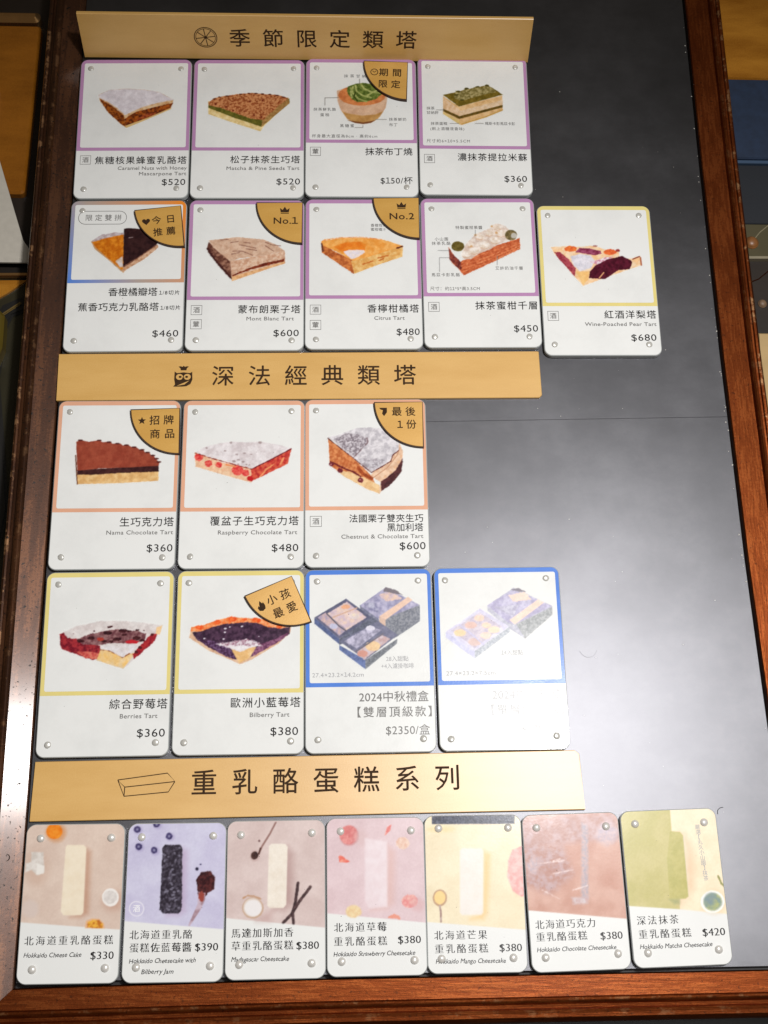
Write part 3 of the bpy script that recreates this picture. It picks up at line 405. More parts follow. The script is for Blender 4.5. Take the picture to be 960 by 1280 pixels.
PAINT[8] = [
  ('P',[(14.2,29.4),(15.1,37.5),(19.7,42.9),(21.4,45.6),(34.9,38.9),(51.2,30.4),(51.3,24.0),(37.7,28.7),(19.3,38.1)],(216,120,76),(176,80,46),1,0,0.35,0.35,1.0),
  ('P',[(14.2,30.0),(14.3,36.2),(18.6,41.5),(20.3,42.9),(20.5,38.1),(16.4,33.5)],(146,70,56),(96,40,40),1,0,0.4,0.35,1.0),
  ('W',[(20.4,40.2),(35.1,34.5),(51.1,27.1)],0.35,(236,160,110),(200,100,60),1,0,0.3,0.3,1.0),
  ('W',[(20.9,41.9),(35.0,36.2),(51.1,28.5)],0.35,(236,160,110),(200,100,60),1,0,0.3,0.3,1.0),
  ('W',[(20.9,43.6),(37.4,36.9),(51.0,29.8)],0.35,(236,160,110),(200,100,60),1,0,0.3,0.3,1.0),
  ('W',[(19.9,38.5),(32.8,32.8),(43.8,28.7)],0.35,(236,160,110),(200,100,60),1,0,0.3,0.3,1.0),
  ('P',[(21.4,31.4),(23.3,27.3),(25.8,24.7),(28.3,21.9),(33.3,19.5),(37.0,17.8),(37.7,16.1),(40.7,15.4),(44.3,17.1),(46.6,19.9),(47.7,22.6),(45.1,25.3),(40.2,27.4),(35.2,30.8),(30.3,32.8),(25.4,36.2),(21.8,36.2),(20.6,34.2)],(232,220,210),(206,184,170),1.5,0.02,0.4,0.6,1.0),
  ('P',[(25.5,33.5),(25.3,34.2),(24.9,34.8),(24.2,35.2),(23.4,35.5),(22.6,35.5),(21.8,35.2),(21.2,34.8),(20.8,34.2),(20.6,33.5),(20.8,32.8),(21.3,32.2),(22.0,31.7),(22.7,31.5),(23.6,31.5),(24.4,31.7),(25.0,32.2),(25.4,32.8)],(238,230,222),(216,196,176),1.5,0,0.3,1.2,1.0),
  ('W',[(21.4,34.8),(23.0,35.5),(24.7,34.9)],0.5,(196,150,116),(196,150,116),1,0,0.3,0.8,0.6),
  ('P',[(30.0,31.4),(29.8,32.2),(29.3,32.9),(28.6,33.4),(27.7,33.6),(26.8,33.6),(26.0,33.4),(25.3,32.9),(24.8,32.2),(24.7,31.4),(24.9,30.7),(25.4,30.0),(26.1,29.5),(27.0,29.2),(27.9,29.2),(28.8,29.5),(29.5,30.0),(29.9,30.7)],(238,230,222),(216,196,176),1.5,0,0.3,1.2,1.0),
  ('W',[(25.4,33.0),(27.3,33.6),(29.2,33.0)],0.5,(196,150,116),(196,150,116),1,0,0.3,0.8,0.6),
  ('P',[(35.7,28.0),(35.5,28.9),(35.0,29.6),(34.3,30.1),(33.3,30.4),(32.3,30.4),(31.4,30.1),(30.7,29.6),(30.3,28.9),(30.2,28.0),(30.4,27.2),(30.8,26.6),(31.6,26.0),(32.5,25.8),(33.5,25.8),(34.4,26.0),(35.1,26.6),(35.6,27.2)],(238,230,222),(216,196,176),1.5,0,0.3,1.2,1.0),
  ('W',[(30.9,29.6),(32.8,30.4),(34.8,29.6)],0.5,(196,150,116),(196,150,116),1,0,0.3,0.8,0.6),
  ('P',[(41.2,25.3),(41.0,26.1),(40.4,26.8),(39.7,27.2),(38.9,27.5),(37.9,27.5),(37.1,27.2),(36.4,26.8),(35.9,26.1),(35.8,25.3),(36.0,24.6),(36.5,23.9),(37.3,23.4),(38.1,23.1),(39.1,23.1),(39.9,23.4),(40.6,23.9),(41.0,24.6)],(238,230,222),(216,196,176),1.5,0,0.3,1.2,1.0),
  ('W',[(36.5,26.8),(38.4,27.6),(40.3,26.8)],0.5,(196,150,116),(196,150,116),1,0,0.3,0.8,0.6),
  ('P',[(44.4,21.3),(44.2,22.0),(43.7,22.7),(43.0,23.2),(42.1,23.4),(41.2,23.4),(40.3,23.2),(39.6,22.7),(39.2,22.0),(39.1,21.2),(39.2,20.5),(39.7,19.8),(40.4,19.3),(41.3,19.0),(42.2,19.0),(43.1,19.3),(43.8,19.8),(44.2,20.5)],(238,230,222),(216,196,176),1.5,0,0.3,1.2,1.0),
  ('W',[(39.8,22.8),(41.6,23.5),(43.5,22.8)],0.5,(196,150,116),(196,150,116),1,0,0.3,0.8,0.6),
  ('P',[(42.1,17.8),(41.9,18.4),(41.6,18.9),(41.0,19.3),(40.3,19.5),(39.6,19.5),(38.9,19.3),(38.4,18.9),(38.1,18.4),(38.0,17.8),(38.1,17.2),(38.5,16.7),(39.1,16.3),(39.8,16.1),(40.5,16.1),(41.2,16.3),(41.7,16.7),(42.0,17.2)],(238,230,222),(216,196,176),1.5,0,0.3,1.2,1.0),
  ('W',[(38.5,18.9),(40.0,19.5),(41.5,18.9)],0.5,(196,150,116),(196,150,116),1,0,0.3,0.8,0.6),
  ('P',[(27.5,28.0),(27.4,28.5),(27.1,29.1),(26.5,29.3),(25.9,29.6),(25.3,29.6),(24.7,29.3),(24.2,29.0),(23.9,28.5),(23.9,28.0),(24.0,27.5),(24.4,27.1),(24.8,26.7),(25.4,26.6),(26.0,26.6),(26.6,26.7),(27.1,27.1),(27.4,27.5)],(238,230,222),(216,196,176),1.5,0,0.3,1.2,1.0),
  ('W',[(24.4,29.1),(25.6,29.6),(26.9,29.1)],0.5,(196,150,116),(196,150,116),1,0,0.3,0.8,0.6),
  ('P',[(32.8,23.3),(32.6,23.9),(32.2,24.4),(31.7,24.8),(31.0,25.0),(30.3,25.0),(29.6,24.7),(29.1,24.4),(28.7,23.9),(28.7,23.3),(28.8,22.7),(29.2,22.1),(29.8,21.8),(30.4,21.5),(31.1,21.5),(31.8,21.8),(32.3,22.1),(32.7,22.7)],(238,230,222),(216,196,176),1.5,0,0.3,1.2,1.0),
  ('W',[(29.2,24.4),(30.7,25.0),(32.1,24.5)],0.5,(196,150,116),(196,150,116),1,0,0.3,0.8,0.6),
  ('P',[(37.7,21.2),(37.6,21.8),(37.2,22.3),(36.6,22.8),(35.9,22.9),(35.2,22.9),(34.6,22.8),(34.0,22.3),(33.7,21.8),(33.6,21.2),(33.7,20.6),(34.1,20.1),(34.7,19.7),(35.3,19.5),(36.1,19.5),(36.7,19.7),(37.3,20.1),(37.6,20.7)],(238,230,222),(216,196,176),1.5,0,0.3,1.2,1.0),
  ('W',[(34.1,22.4),(35.6,23.0),(37.0,22.4)],0.5,(196,150,116),(196,150,116),1,0,0.3,0.8,0.6),
  ('P',[(29.0,22.2),(29.0,22.5),(28.9,22.7),(28.7,22.8),(28.4,22.8),(28.2,22.8),(28.0,22.8),(27.8,22.7),(27.7,22.5),(27.6,22.2),(27.7,22.1),(27.8,21.9),(28.0,21.7),(28.2,21.6),(28.5,21.6),(28.7,21.7),(28.9,21.9),(29.0,22.1)],(206,160,110),(206,160,110),1,0,0.3,0.7,1.0),
  ('P',[(37.7,17.1),(37.7,17.3),(37.6,17.5),(37.4,17.6),(37.1,17.7),(36.9,17.7),(36.7,17.6),(36.5,17.5),(36.4,17.3),(36.3,17.1),(36.4,16.9),(36.5,16.7),(36.7,16.6),(37.0,16.5),(37.2,16.5),(37.4,16.6),(37.6,16.7),(37.7,16.9)],(206,160,110),(206,160,110),1,0,0.3,0.7,1.0),
  ('P',[(26.7,28.7),(26.6,28.9),(26.5,29.2),(26.3,29.2),(26.0,29.3),(25.8,29.3),(25.6,29.2),(25.4,29.2),(25.3,28.9),(25.3,28.7),(25.3,28.5),(25.4,28.3),(25.6,28.2),(25.9,28.1),(26.1,28.1),(26.3,28.2),(26.5,28.3),(26.6,28.5)],(206,160,110),(206,160,110),1,0,0.3,0.7,1.0),
  ('P',[(40.0,20.9),(40.0,21.1),(39.8,21.3),(39.7,21.5),(39.4,21.5),(39.1,21.5),(38.9,21.5),(38.7,21.3),(38.6,21.1),(38.6,20.8),(38.6,20.7),(38.8,20.5),(38.9,20.3),(39.2,20.2),(39.4,20.2),(39.7,20.3),(39.8,20.5),(40.0,20.7)],(206,160,110),(206,160,110),1,0,0.3,0.7,1.0),
  ('P',[(22.4,28.9),(22.1,29.8),(21.5,30.8),(20.6,31.4),(19.5,31.7),(18.4,31.7),(17.2,31.4),(16.4,30.8),(15.8,29.8),(15.7,28.8),(15.9,27.9),(16.5,26.9),(17.4,26.2),(18.5,25.9),(19.7,25.9),(20.8,26.3),(21.7,26.9),(22.3,27.9)],(120,106,52),(90,76,34),1.5,0,0.2,0.35,1.0),
  ('P',[(50.0,22.2),(49.7,23.4),(49.1,24.3),(48.2,25.0),(47.2,25.3),(46.1,25.3),(45.1,25.0),(44.3,24.3),(43.8,23.4),(43.7,22.2),(43.9,21.2),(44.5,20.2),(45.4,19.5),(46.4,19.2),(47.5,19.2),(48.5,19.5),(49.3,20.2),(49.8,21.2)],(150,130,90),(96,84,50),1.2,0,0.3,0.35,1.0),
  ('P',[(49.9,22.6),(49.7,23.2),(49.4,23.7),(49.0,24.0),(48.5,24.2),(47.9,24.2),(47.5,24.0),(47.0,23.7),(46.8,23.2),(46.7,22.6),(46.9,22.1),(47.2,21.5),(47.6,21.2),(48.1,21.0),(48.7,21.0),(49.1,21.2),(49.6,21.5),(49.8,22.1)],(190,186,176),(190,186,176),1.0,0.0,0.0,0.35,1.0),
  ('W',[(8.7,31.2),(14.4,31.3)],0.3,(130,130,130),(130,130,130),1.0,0.0,0.0,0.3,1.0),
  ('W',[(9.1,43.5),(9.3,35.3),(14.9,35.4)],0.3,(130,130,130),(130,130,130),1.0,0.0,0.0,0.3,1.0),
  ('W',[(28.4,19.2),(28.3,22.6)],0.3,(130,130,130),(130,130,130),1.0,0.0,0.0,0.3,1.0),
  ('W',[(38.9,39.5),(39.1,34.5)],0.3,(130,130,130),(130,130,130),1.0,0.0,0.0,0.3,1.0),
]
PAINT[9] = [
  ('P',[(6.5,24.9),(13.8,24.3),(21.7,24.6),(29.0,24.0),(34.5,26.1),(41.8,27.1),(42.1,30.9),(47.6,31.5),(52.6,29.9),(53.0,35.2),(38.0,40.9),(22.0,47.2),(17.8,41.9),(12.7,34.3),(8.5,29.0)],(236,190,140),(240,214,180),2,0,0.3,0.5,1.0),
  ('P',[(8.3,27.8),(11.3,27.8),(15.6,32.2),(18.7,37.2),(18.1,42.1),(13.7,35.9),(9.5,30.6)],(176,80,90),(140,44,60),1,0,0.4,0.35,1.0),
  ('P',[(16.3,30.3),(21.4,28.7),(26.9,29.6),(29.0,32.8),(26.5,37.1),(20.8,38.8),(17.6,35.3)],(226,222,230),(206,204,214),1.5,0,0.4,0.7,1.0),
  ('P',[(26.7,33.4),(34.2,30.9),(38.7,30.2),(36.3,32.8),(30.5,35.3)],(232,226,232),(200,130,150),0.9,0,0.5,0.6,1.0),
  ('P',[(19.2,27.8),(21.6,25.3),(26.6,25.5),(32.2,27.1),(32.9,28.6),(29.2,29.6),(22.6,28.4)],(120,40,66),(160,80,110),1,0,0.3,0.35,1.0),
  ('P',[(20.2,25.9),(19.9,26.4),(19.3,26.9),(18.4,27.2),(17.3,27.5),(16.1,27.5),(15.1,27.2),(14.2,26.9),(13.6,26.4),(13.4,25.9),(13.7,25.3),(14.3,24.8),(15.2,24.4),(16.3,24.2),(17.5,24.2),(18.6,24.4),(19.4,24.8),(20.0,25.3)],(214,92,50),(236,130,60),1,0,0.5,0.35,1.0),
  ('P',[(40.6,27.7),(40.3,28.3),(39.7,28.8),(38.8,29.2),(37.7,29.4),(36.5,29.4),(35.4,29.2),(34.6,28.9),(34.0,28.3),(33.8,27.7),(34.1,27.1),(34.7,26.6),(35.6,26.2),(36.7,26.0),(37.9,26.0),(39.0,26.2),(39.9,26.6),(40.4,27.1)],(214,90,50),(236,120,60),1,0,0.5,0.35,1.0),
  ('P',[(42.4,26.7),(42.2,27.1),(42.1,27.3),(41.8,27.5),(41.3,27.6),(41.0,27.6),(40.6,27.5),(40.3,27.3),(40.1,27.1),(40.1,26.7),(40.2,26.5),(40.4,26.2),(40.7,26.0),(41.1,25.9),(41.5,25.9),(41.8,26.0),(42.1,26.2),(42.3,26.5)],(150,60,60),(150,60,60),1,0,0.4,0.35,1.0),
  ('P',[(30.8,24.2),(30.7,24.4),(30.5,24.6),(30.2,24.7),(29.8,24.7),(29.3,24.7),(28.9,24.7),(28.6,24.6),(28.4,24.4),(28.3,24.2),(28.4,24.0),(28.6,24.0),(29.0,23.8),(29.4,23.8),(29.8,23.8),(30.2,23.8),(30.5,24.0),(30.7,24.0)],(140,70,70),(140,70,70),1,0,0.5,0.35,0.7),
  ('P',[(25.3,42.7),(25.8,39.0),(29.4,35.3),(35.2,32.1),(43.3,29.9),(47.6,32.4),(48.3,33.6),(46.6,37.7),(41.0,38.1),(38.0,40.2),(33.4,43.3),(30.0,43.1)],(92,28,46),(66,18,32),1.3,0,0.35,0.35,1.0),
  ('W',[(30.6,42.7),(33.1,39.6)],0.6,(226,170,120),(226,170,120),1.0,0.0,0.0,0.3,1.0),
  ('W',[(48.7,31.8),(52.3,30.2)],0.6,(130,60,50),(130,60,50),1.0,0.0,0.0,0.3,1.0),
  ('W',[(52.7,30.9),(52.9,35.2)],0.8,(176,100,70),(176,100,70),1.0,0.0,0.0,0.3,1.0),
  ('P',[(18.5,39.0),(25.8,38.8),(25.0,43.4),(22.0,46.8)],(238,196,130),(232,180,110),2,0,0.2,0.8,1.0),
]
PAINT[10] = [
  ('P',[(10.9,37.7),(50.2,36.9),(50.4,42.2),(31.1,43.3),(11.7,43.7)],(234,196,138),(214,168,108),1.8,0,0.2,0.35,1.0),
  ('P',[(10.0,28.9),(10.9,36.4),(50.1,34.3),(50.3,37.5),(31.8,38.1),(18.9,38.9),(11.4,38.8)],(72,40,40),(54,28,30),1.5,0,0.3,0.35,1.0),
  ('P',[(10.1,24.8),(9.9,21.9),(11.9,20.9),(16.0,21.9),(20.9,21.1),(22.5,22.1),(26.0,22.0),(27.5,22.9),(31.1,22.9),(32.6,23.9),(35.1,23.6),(36.7,24.7),(38.7,24.7),(40.7,26.1),(42.2,26.0),(43.3,27.4),(45.4,27.8),(46.4,29.1),(47.9,29.7),(48.7,31.1),(50.5,32.6),(50.2,34.5),(36.7,35.2),(21.7,35.7),(11.3,36.8)],(158,76,56),(142,62,46),2.5,0,0.15,0.35,1.0),
  ('P',[(13.1,21.1),(13.0,21.2),(12.8,21.4),(12.5,21.5),(12.1,21.5),(11.7,21.5),(11.3,21.5),(11.0,21.4),(10.7,21.2),(10.7,21.1),(10.7,20.9),(10.9,20.8),(11.2,20.7),(11.6,20.7),(12.1,20.7),(12.5,20.7),(12.8,20.8),(13.0,20.9)],(82,36,34),(82,36,34),1,0,0.1,0.35,1.0),
  ('P',[(22.1,21.2),(22.1,21.4),(21.8,21.5),(21.5,21.6),(21.2,21.6),(20.8,21.6),(20.3,21.6),(20.0,21.5),(19.8,21.4),(19.7,21.2),(19.8,21.1),(20.0,20.9),(20.3,20.8),(20.7,20.8),(21.1,20.8),(21.5,20.8),(21.8,20.9),(22.0,21.1)],(82,36,34),(82,36,34),1,0,0.1,0.35,1.0),
  ('P',[(26.9,22.1),(26.9,22.3),(26.7,22.4),(26.3,22.5),(26.0,22.6),(25.6,22.6),(25.1,22.5),(24.8,22.4),(24.6,22.2),(24.5,22.1),(24.6,22.0),(24.8,21.8),(25.1,21.7),(25.5,21.7),(25.9,21.7),(26.3,21.7),(26.6,21.9),(26.9,22.0)],(82,36,34),(82,36,34),1,0,0.1,0.35,1.0),
  ('P',[(31.0,22.9),(31.0,23.1),(30.7,23.2),(30.4,23.3),(30.0,23.4),(29.6,23.4),(29.2,23.3),(28.9,23.2),(28.7,23.0),(28.6,22.9),(28.7,22.8),(28.9,22.6),(29.2,22.5),(29.6,22.5),(30.0,22.5),(30.4,22.5),(30.7,22.7),(30.9,22.8)],(82,36,34),(82,36,34),1,0,0.1,0.35,1.0),
  ('P',[(35.3,23.7),(35.2,23.9),(35.0,24.0),(34.7,24.1),(34.3,24.1),(33.9,24.1),(33.5,24.1),(33.2,24.0),(33.0,23.9),(32.9,23.7),(32.9,23.6),(33.2,23.4),(33.5,23.4),(33.9,23.3),(34.3,23.3),(34.7,23.4),(35.0,23.4),(35.2,23.6)],(82,36,34),(82,36,34),1,0,0.1,0.35,1.0),
  ('P',[(39.1,24.8),(39.1,24.9),(38.9,25.1),(38.5,25.2),(38.2,25.2),(37.7,25.2),(37.3,25.2),(37.0,25.1),(36.8,24.9),(36.7,24.7),(36.8,24.7),(37.0,24.5),(37.3,24.4),(37.7,24.4),(38.1,24.4),(38.5,24.4),(38.8,24.5),(39.1,24.7)],(82,36,34),(82,36,34),1,0,0.1,0.35,1.0),
  ('P',[(43.0,26.2),(42.9,26.4),(42.7,26.5),(42.4,26.6),(42.0,26.6),(41.6,26.6),(41.2,26.6),(40.9,26.5),(40.6,26.4),(40.6,26.2),(40.6,26.0),(40.8,26.0),(41.2,25.9),(41.5,25.8),(41.9,25.8),(42.4,25.9),(42.7,26.0),(42.9,26.0)],(82,36,34),(82,36,34),1,0,0.1,0.35,1.0),
  ('P',[(45.8,27.6),(45.7,27.8),(45.5,27.9),(45.2,28.0),(44.8,28.0),(44.4,28.0),(44.0,28.0),(43.7,27.9),(43.4,27.8),(43.4,27.6),(43.4,27.5),(43.6,27.3),(44.0,27.2),(44.3,27.2),(44.8,27.2),(45.2,27.2),(45.5,27.3),(45.7,27.5)],(82,36,34),(82,36,34),1,0,0.1,0.35,1.0),
  ('P',[(48.4,29.2),(48.3,29.3),(48.1,29.4),(47.8,29.5),(47.4,29.6),(47.0,29.6),(46.6,29.5),(46.3,29.4),(46.0,29.3),(46.0,29.2),(46.0,29.0),(46.2,28.9),(46.6,28.8),(46.9,28.7),(47.3,28.7),(47.8,28.8),(48.1,28.9),(48.3,29.0)],(82,36,34),(82,36,34),1,0,0.1,0.35,1.0),
  ('P',[(50.2,30.9),(50.1,31.1),(49.9,31.1),(49.6,31.2),(49.2,31.3),(48.8,31.3),(48.4,31.2),(48.1,31.1),(47.9,31.1),(47.8,30.9),(47.8,30.7),(48.1,30.6),(48.4,30.5),(48.7,30.4),(49.1,30.4),(49.6,30.5),(49.9,30.6),(50.1,30.7)],(82,36,34),(82,36,34),1,0,0.1,0.35,1.0),
  ('P',[(51.4,32.5),(51.3,32.6),(51.1,32.8),(50.8,32.9),(50.3,33.0),(50.0,33.0),(49.6,32.9),(49.3,32.8),(49.0,32.6),(49.0,32.5),(49.0,32.4),(49.2,32.2),(49.5,32.1),(49.9,32.1),(50.3,32.1),(50.7,32.1),(51.1,32.3),(51.2,32.4)],(82,36,34),(82,36,34),1,0,0.1,0.35,1.0),
  ('W',[(10.0,28.9),(11.0,38.2),(11.7,43.6)],0.5,(100,56,40),(100,56,40),1.0,0.0,0.0,0.3,1.0),
]
PAINT[11] = [
  ('P',[(6.5,27.8),(7.2,35.0),(19.9,39.0),(34.3,43.3),(34.4,36.3),(19.7,32.8)],(234,200,166),(224,176,140),1.6,0,0.2,0.35,1.0),
  ('P',[(33.9,36.3),(53.3,26.0),(51.5,33.8),(41.5,38.9),(34.3,42.6)],(176,40,44),(214,96,70),1.2,-0.03,0.4,0.35,1.0),
  ('W',[(38.3,40.4),(41.5,36.3),(44.7,34.1)],0.8,(232,150,100),(232,150,100),1,0,0.5,0.3,1.0),
  ('W',[(48.0,34.1),(49.6,30.6)],0.8,(232,150,100),(232,150,100),1,0,0.4,0.3,1.0),
  ('P',[(10.7,30.1),(10.6,30.8),(10.3,31.4),(9.8,31.8),(9.1,32.1),(8.4,32.1),(7.7,31.8),(7.1,31.4),(6.8,30.8),(6.6,30.1),(6.7,29.4),(7.1,28.9),(7.6,28.4),(8.3,28.2),(9.0,28.2),(9.7,28.4),(10.2,28.9),(10.6,29.5)],(206,52,54),(232,110,96),0.8,0,0.5,0.35,1.0),
  ('P',[(15.2,33.4),(15.1,34.0),(14.8,34.5),(14.3,34.9),(13.7,35.1),(13.1,35.1),(12.5,34.9),(12.0,34.5),(11.7,33.9),(11.6,33.3),(11.6,32.7),(11.9,32.2),(12.4,31.8),(13.0,31.6),(13.7,31.6),(14.3,31.8),(14.8,32.2),(15.1,32.8)],(206,52,54),(232,110,96),0.8,0,0.5,0.35,1.0),
  ('P',[(20.0,34.1),(19.9,34.6),(19.7,35.0),(19.3,35.4),(18.7,35.6),(18.2,35.6),(17.6,35.4),(17.2,35.0),(16.9,34.6),(16.8,34.1),(16.9,33.5),(17.1,33.0),(17.6,32.7),(18.1,32.5),(18.7,32.5),(19.2,32.7),(19.6,33.0),(19.9,33.6)],(206,52,54),(232,110,96),0.8,0,0.5,0.35,1.0),
  ('P',[(30.2,36.9),(30.1,37.8),(29.6,38.6),(28.9,39.2),(28.0,39.5),(27.0,39.5),(26.0,39.2),(25.3,38.6),(24.8,37.8),(24.6,36.9),(24.7,35.9),(25.2,35.1),(25.9,34.5),(26.9,34.2),(27.8,34.2),(28.7,34.5),(29.5,35.1),(30.1,36.0)],(206,52,54),(232,110,96),0.8,0,0.5,0.35,1.0),
  ('P',[(33.1,38.3),(33.0,38.9),(32.6,39.4),(32.2,39.9),(31.6,40.1),(31.0,40.1),(30.4,39.9),(29.8,39.4),(29.5,38.9),(29.4,38.3),(29.5,37.7),(29.8,37.2),(30.3,36.8),(30.9,36.6),(31.5,36.6),(32.1,36.8),(32.6,37.2),(32.9,37.7)],(206,52,54),(232,110,96),0.8,0,0.5,0.35,1.0),
  ('P',[(35.0,41.3),(34.9,41.7),(34.7,42.1),(34.3,42.4),(33.8,42.6),(33.4,42.6),(32.9,42.4),(32.5,42.1),(32.3,41.7),(32.2,41.2),(32.2,40.7),(32.5,40.3),(32.8,40.1),(33.3,39.9),(33.8,39.9),(34.3,40.1),(34.6,40.3),(34.9,40.7)],(190,30,36),(190,30,36),1,0,0.4,0.35,1.0),
  ('W',[(21.9,34.0),(26.3,35.1)],0.8,(230,140,90),(230,140,90),1,0,0.4,0.3,1.0),
  ('P',[(6.4,27.5),(11.9,24.6),(19.4,22.8),(24.4,22.2),(31.4,22.5),(38.0,22.2),(46.7,23.7),(53.5,25.8),(44.7,30.9),(34.4,36.3),(26.8,34.0),(17.0,30.7),(9.8,29.0)],(226,220,222),(206,196,198),2.5,0.04,0.3,0.5,1.0),
  ('W',[(6.7,27.8),(13.1,30.2),(21.4,32.7),(34.2,36.4)],0.5,(120,40,40),(200,120,90),0.8,0,0.4,0.3,1.0),
  ('W',[(34.2,36.4),(43.6,31.4),(53.2,26.0)],0.5,(110,30,36),(110,30,36),1,0,0.3,0.3,1.0),
  ('P',[(12.7,25.5),(12.7,25.6),(12.6,25.7),(12.5,25.8),(12.3,25.9),(12.1,25.9),(11.9,25.8),(11.8,25.7),(11.7,25.6),(11.6,25.5),(11.6,25.3),(11.8,25.3),(11.9,25.2),(12.1,25.2),(12.2,25.2),(12.4,25.2),(12.6,25.3),(12.7,25.3)],(150,130,130),(150,130,130),1,0,0.5,0.4,0.75),
  ('P',[(26.6,32.4),(26.5,32.5),(26.3,32.7),(26.1,32.9),(25.9,32.9),(25.6,32.9),(25.3,32.9),(25.0,32.7),(24.8,32.5),(24.8,32.4),(24.8,32.2),(25.0,32.0),(25.3,31.8),(25.5,31.8),(25.8,31.8),(26.1,31.8),(26.3,32.0),(26.5,32.2)],(150,130,130),(150,130,130),1,0,0.5,0.4,0.75),
  ('P',[(28.5,31.7),(28.4,31.8),(28.3,31.9),(28.2,32.0),(28.0,32.1),(27.7,32.1),(27.5,32.0),(27.4,31.9),(27.2,31.8),(27.2,31.7),(27.2,31.5),(27.4,31.4),(27.5,31.3),(27.7,31.2),(28.0,31.2),(28.1,31.3),(28.3,31.4),(28.4,31.5)],(150,130,130),(150,130,130),1,0,0.5,0.4,0.75),
  ('P',[(30.8,32.5),(30.7,32.7),(30.6,32.9),(30.4,33.0),(30.2,33.0),(29.9,33.0),(29.6,33.0),(29.5,32.9),(29.3,32.7),(29.3,32.5),(29.3,32.4),(29.5,32.3),(29.6,32.1),(29.9,32.1),(30.2,32.1),(30.4,32.1),(30.6,32.3),(30.7,32.4)],(150,130,130),(150,130,130),1,0,0.5,0.4,0.75),
  ('P',[(32.2,34.0),(32.2,34.1),(32.1,34.3),(32.0,34.3),(31.8,34.3),(31.6,34.3),(31.4,34.3),(31.3,34.3),(31.2,34.1),(31.1,34.0),(31.2,33.9),(31.3,33.7),(31.4,33.7),(31.6,33.6),(31.8,33.6),(32.0,33.7),(32.1,33.7),(32.2,33.9)],(150,130,130),(150,130,130),1,0,0.5,0.4,0.75),
  ('P',[(27.4,28.7),(27.4,28.9),(27.3,29.1),(27.1,29.2),(26.8,29.2),(26.6,29.2),(26.3,29.2),(26.1,29.1),(26.0,28.9),(25.9,28.7),(26.0,28.5),(26.1,28.5),(26.3,28.3),(26.5,28.3),(26.8,28.3),(27.1,28.3),(27.2,28.5),(27.4,28.5)],(150,130,130),(150,130,130),1,0,0.5,0.4,0.75),
  ('P',[(31.1,28.2),(31.1,28.3),(31.0,28.5),(30.8,28.5),(30.6,28.6),(30.4,28.6),(30.2,28.5),(30.0,28.5),(29.9,28.3),(29.8,28.2),(29.9,28.0),(30.0,27.9),(30.1,27.9),(30.4,27.8),(30.6,27.8),(30.8,27.9),(31.0,27.9),(31.1,28.0)],(150,130,130),(150,130,130),1,0,0.5,0.4,0.75),
  ('P',[(24.6,22.6),(24.5,22.8),(24.4,22.9),(24.2,23.0),(23.9,23.1),(23.7,23.1),(23.5,23.0),(23.2,22.9),(23.1,22.8),(23.0,22.6),(23.1,22.4),(23.2,22.3),(23.4,22.1),(23.7,22.1),(23.9,22.1),(24.2,22.1),(24.4,22.3),(24.5,22.4)],(150,130,130),(150,130,130),1,0,0.5,0.4,0.75),
  ('P',[(38.9,22.7),(38.8,22.8),(38.7,23.0),(38.5,23.2),(38.2,23.2),(37.9,23.2),(37.6,23.1),(37.3,23.0),(37.2,22.8),(37.1,22.7),(37.2,22.5),(37.3,22.3),(37.6,22.1),(37.9,22.1),(38.2,22.1),(38.5,22.1),(38.7,22.3),(38.8,22.5)],(150,130,130),(150,130,130),1,0,0.5,0.4,0.75),
  ('P',[(34.3,28.8),(34.3,28.9),(34.2,29.0),(34.0,29.1),(33.8,29.2),(33.7,29.2),(33.5,29.1),(33.4,29.0),(33.2,28.9),(33.2,28.8),(33.2,28.6),(33.4,28.5),(33.5,28.5),(33.7,28.5),(33.8,28.5),(34.0,28.5),(34.2,28.5),(34.3,28.6)],(150,130,130),(150,130,130),1,0,0.5,0.4,0.75),
  ('P',[(28.4,33.7),(28.4,33.8),(28.3,33.9),(28.1,34.0),(28.0,34.0),(27.8,34.0),(27.6,34.0),(27.5,33.9),(27.4,33.8),(27.4,33.6),(27.4,33.6),(27.5,33.5),(27.6,33.4),(27.8,33.4),(28.0,33.4),(28.1,33.4),(28.3,33.5),(28.4,33.6)],(150,130,130),(150,130,130),1,0,0.5,0.4,0.75),
  ('P',[(21.7,27.0),(21.7,27.1),(21.6,27.2),(21.5,27.2),(21.3,27.2),(21.1,27.2),(20.9,27.2),(20.8,27.2),(20.8,27.1),(20.7,27.0),(20.8,26.9),(20.8,26.8),(20.9,26.7),(21.1,26.6),(21.3,26.6),(21.4,26.7),(21.6,26.8),(21.7,26.9)],(150,130,130),(150,130,130),1,0,0.5,0.4,0.75),
  ('P',[(33.5,34.3),(33.5,34.4),(33.4,34.5),(33.3,34.5),(33.1,34.6),(33.0,34.6),(32.8,34.5),(32.7,34.4),(32.6,34.4),(32.6,34.3),(32.6,34.2),(32.7,34.1),(32.8,34.1),(33.0,34.0),(33.1,34.0),(33.2,34.1),(33.4,34.1),(33.5,34.2)],(150,130,130),(150,130,130),1,0,0.5,0.4,0.75),
]
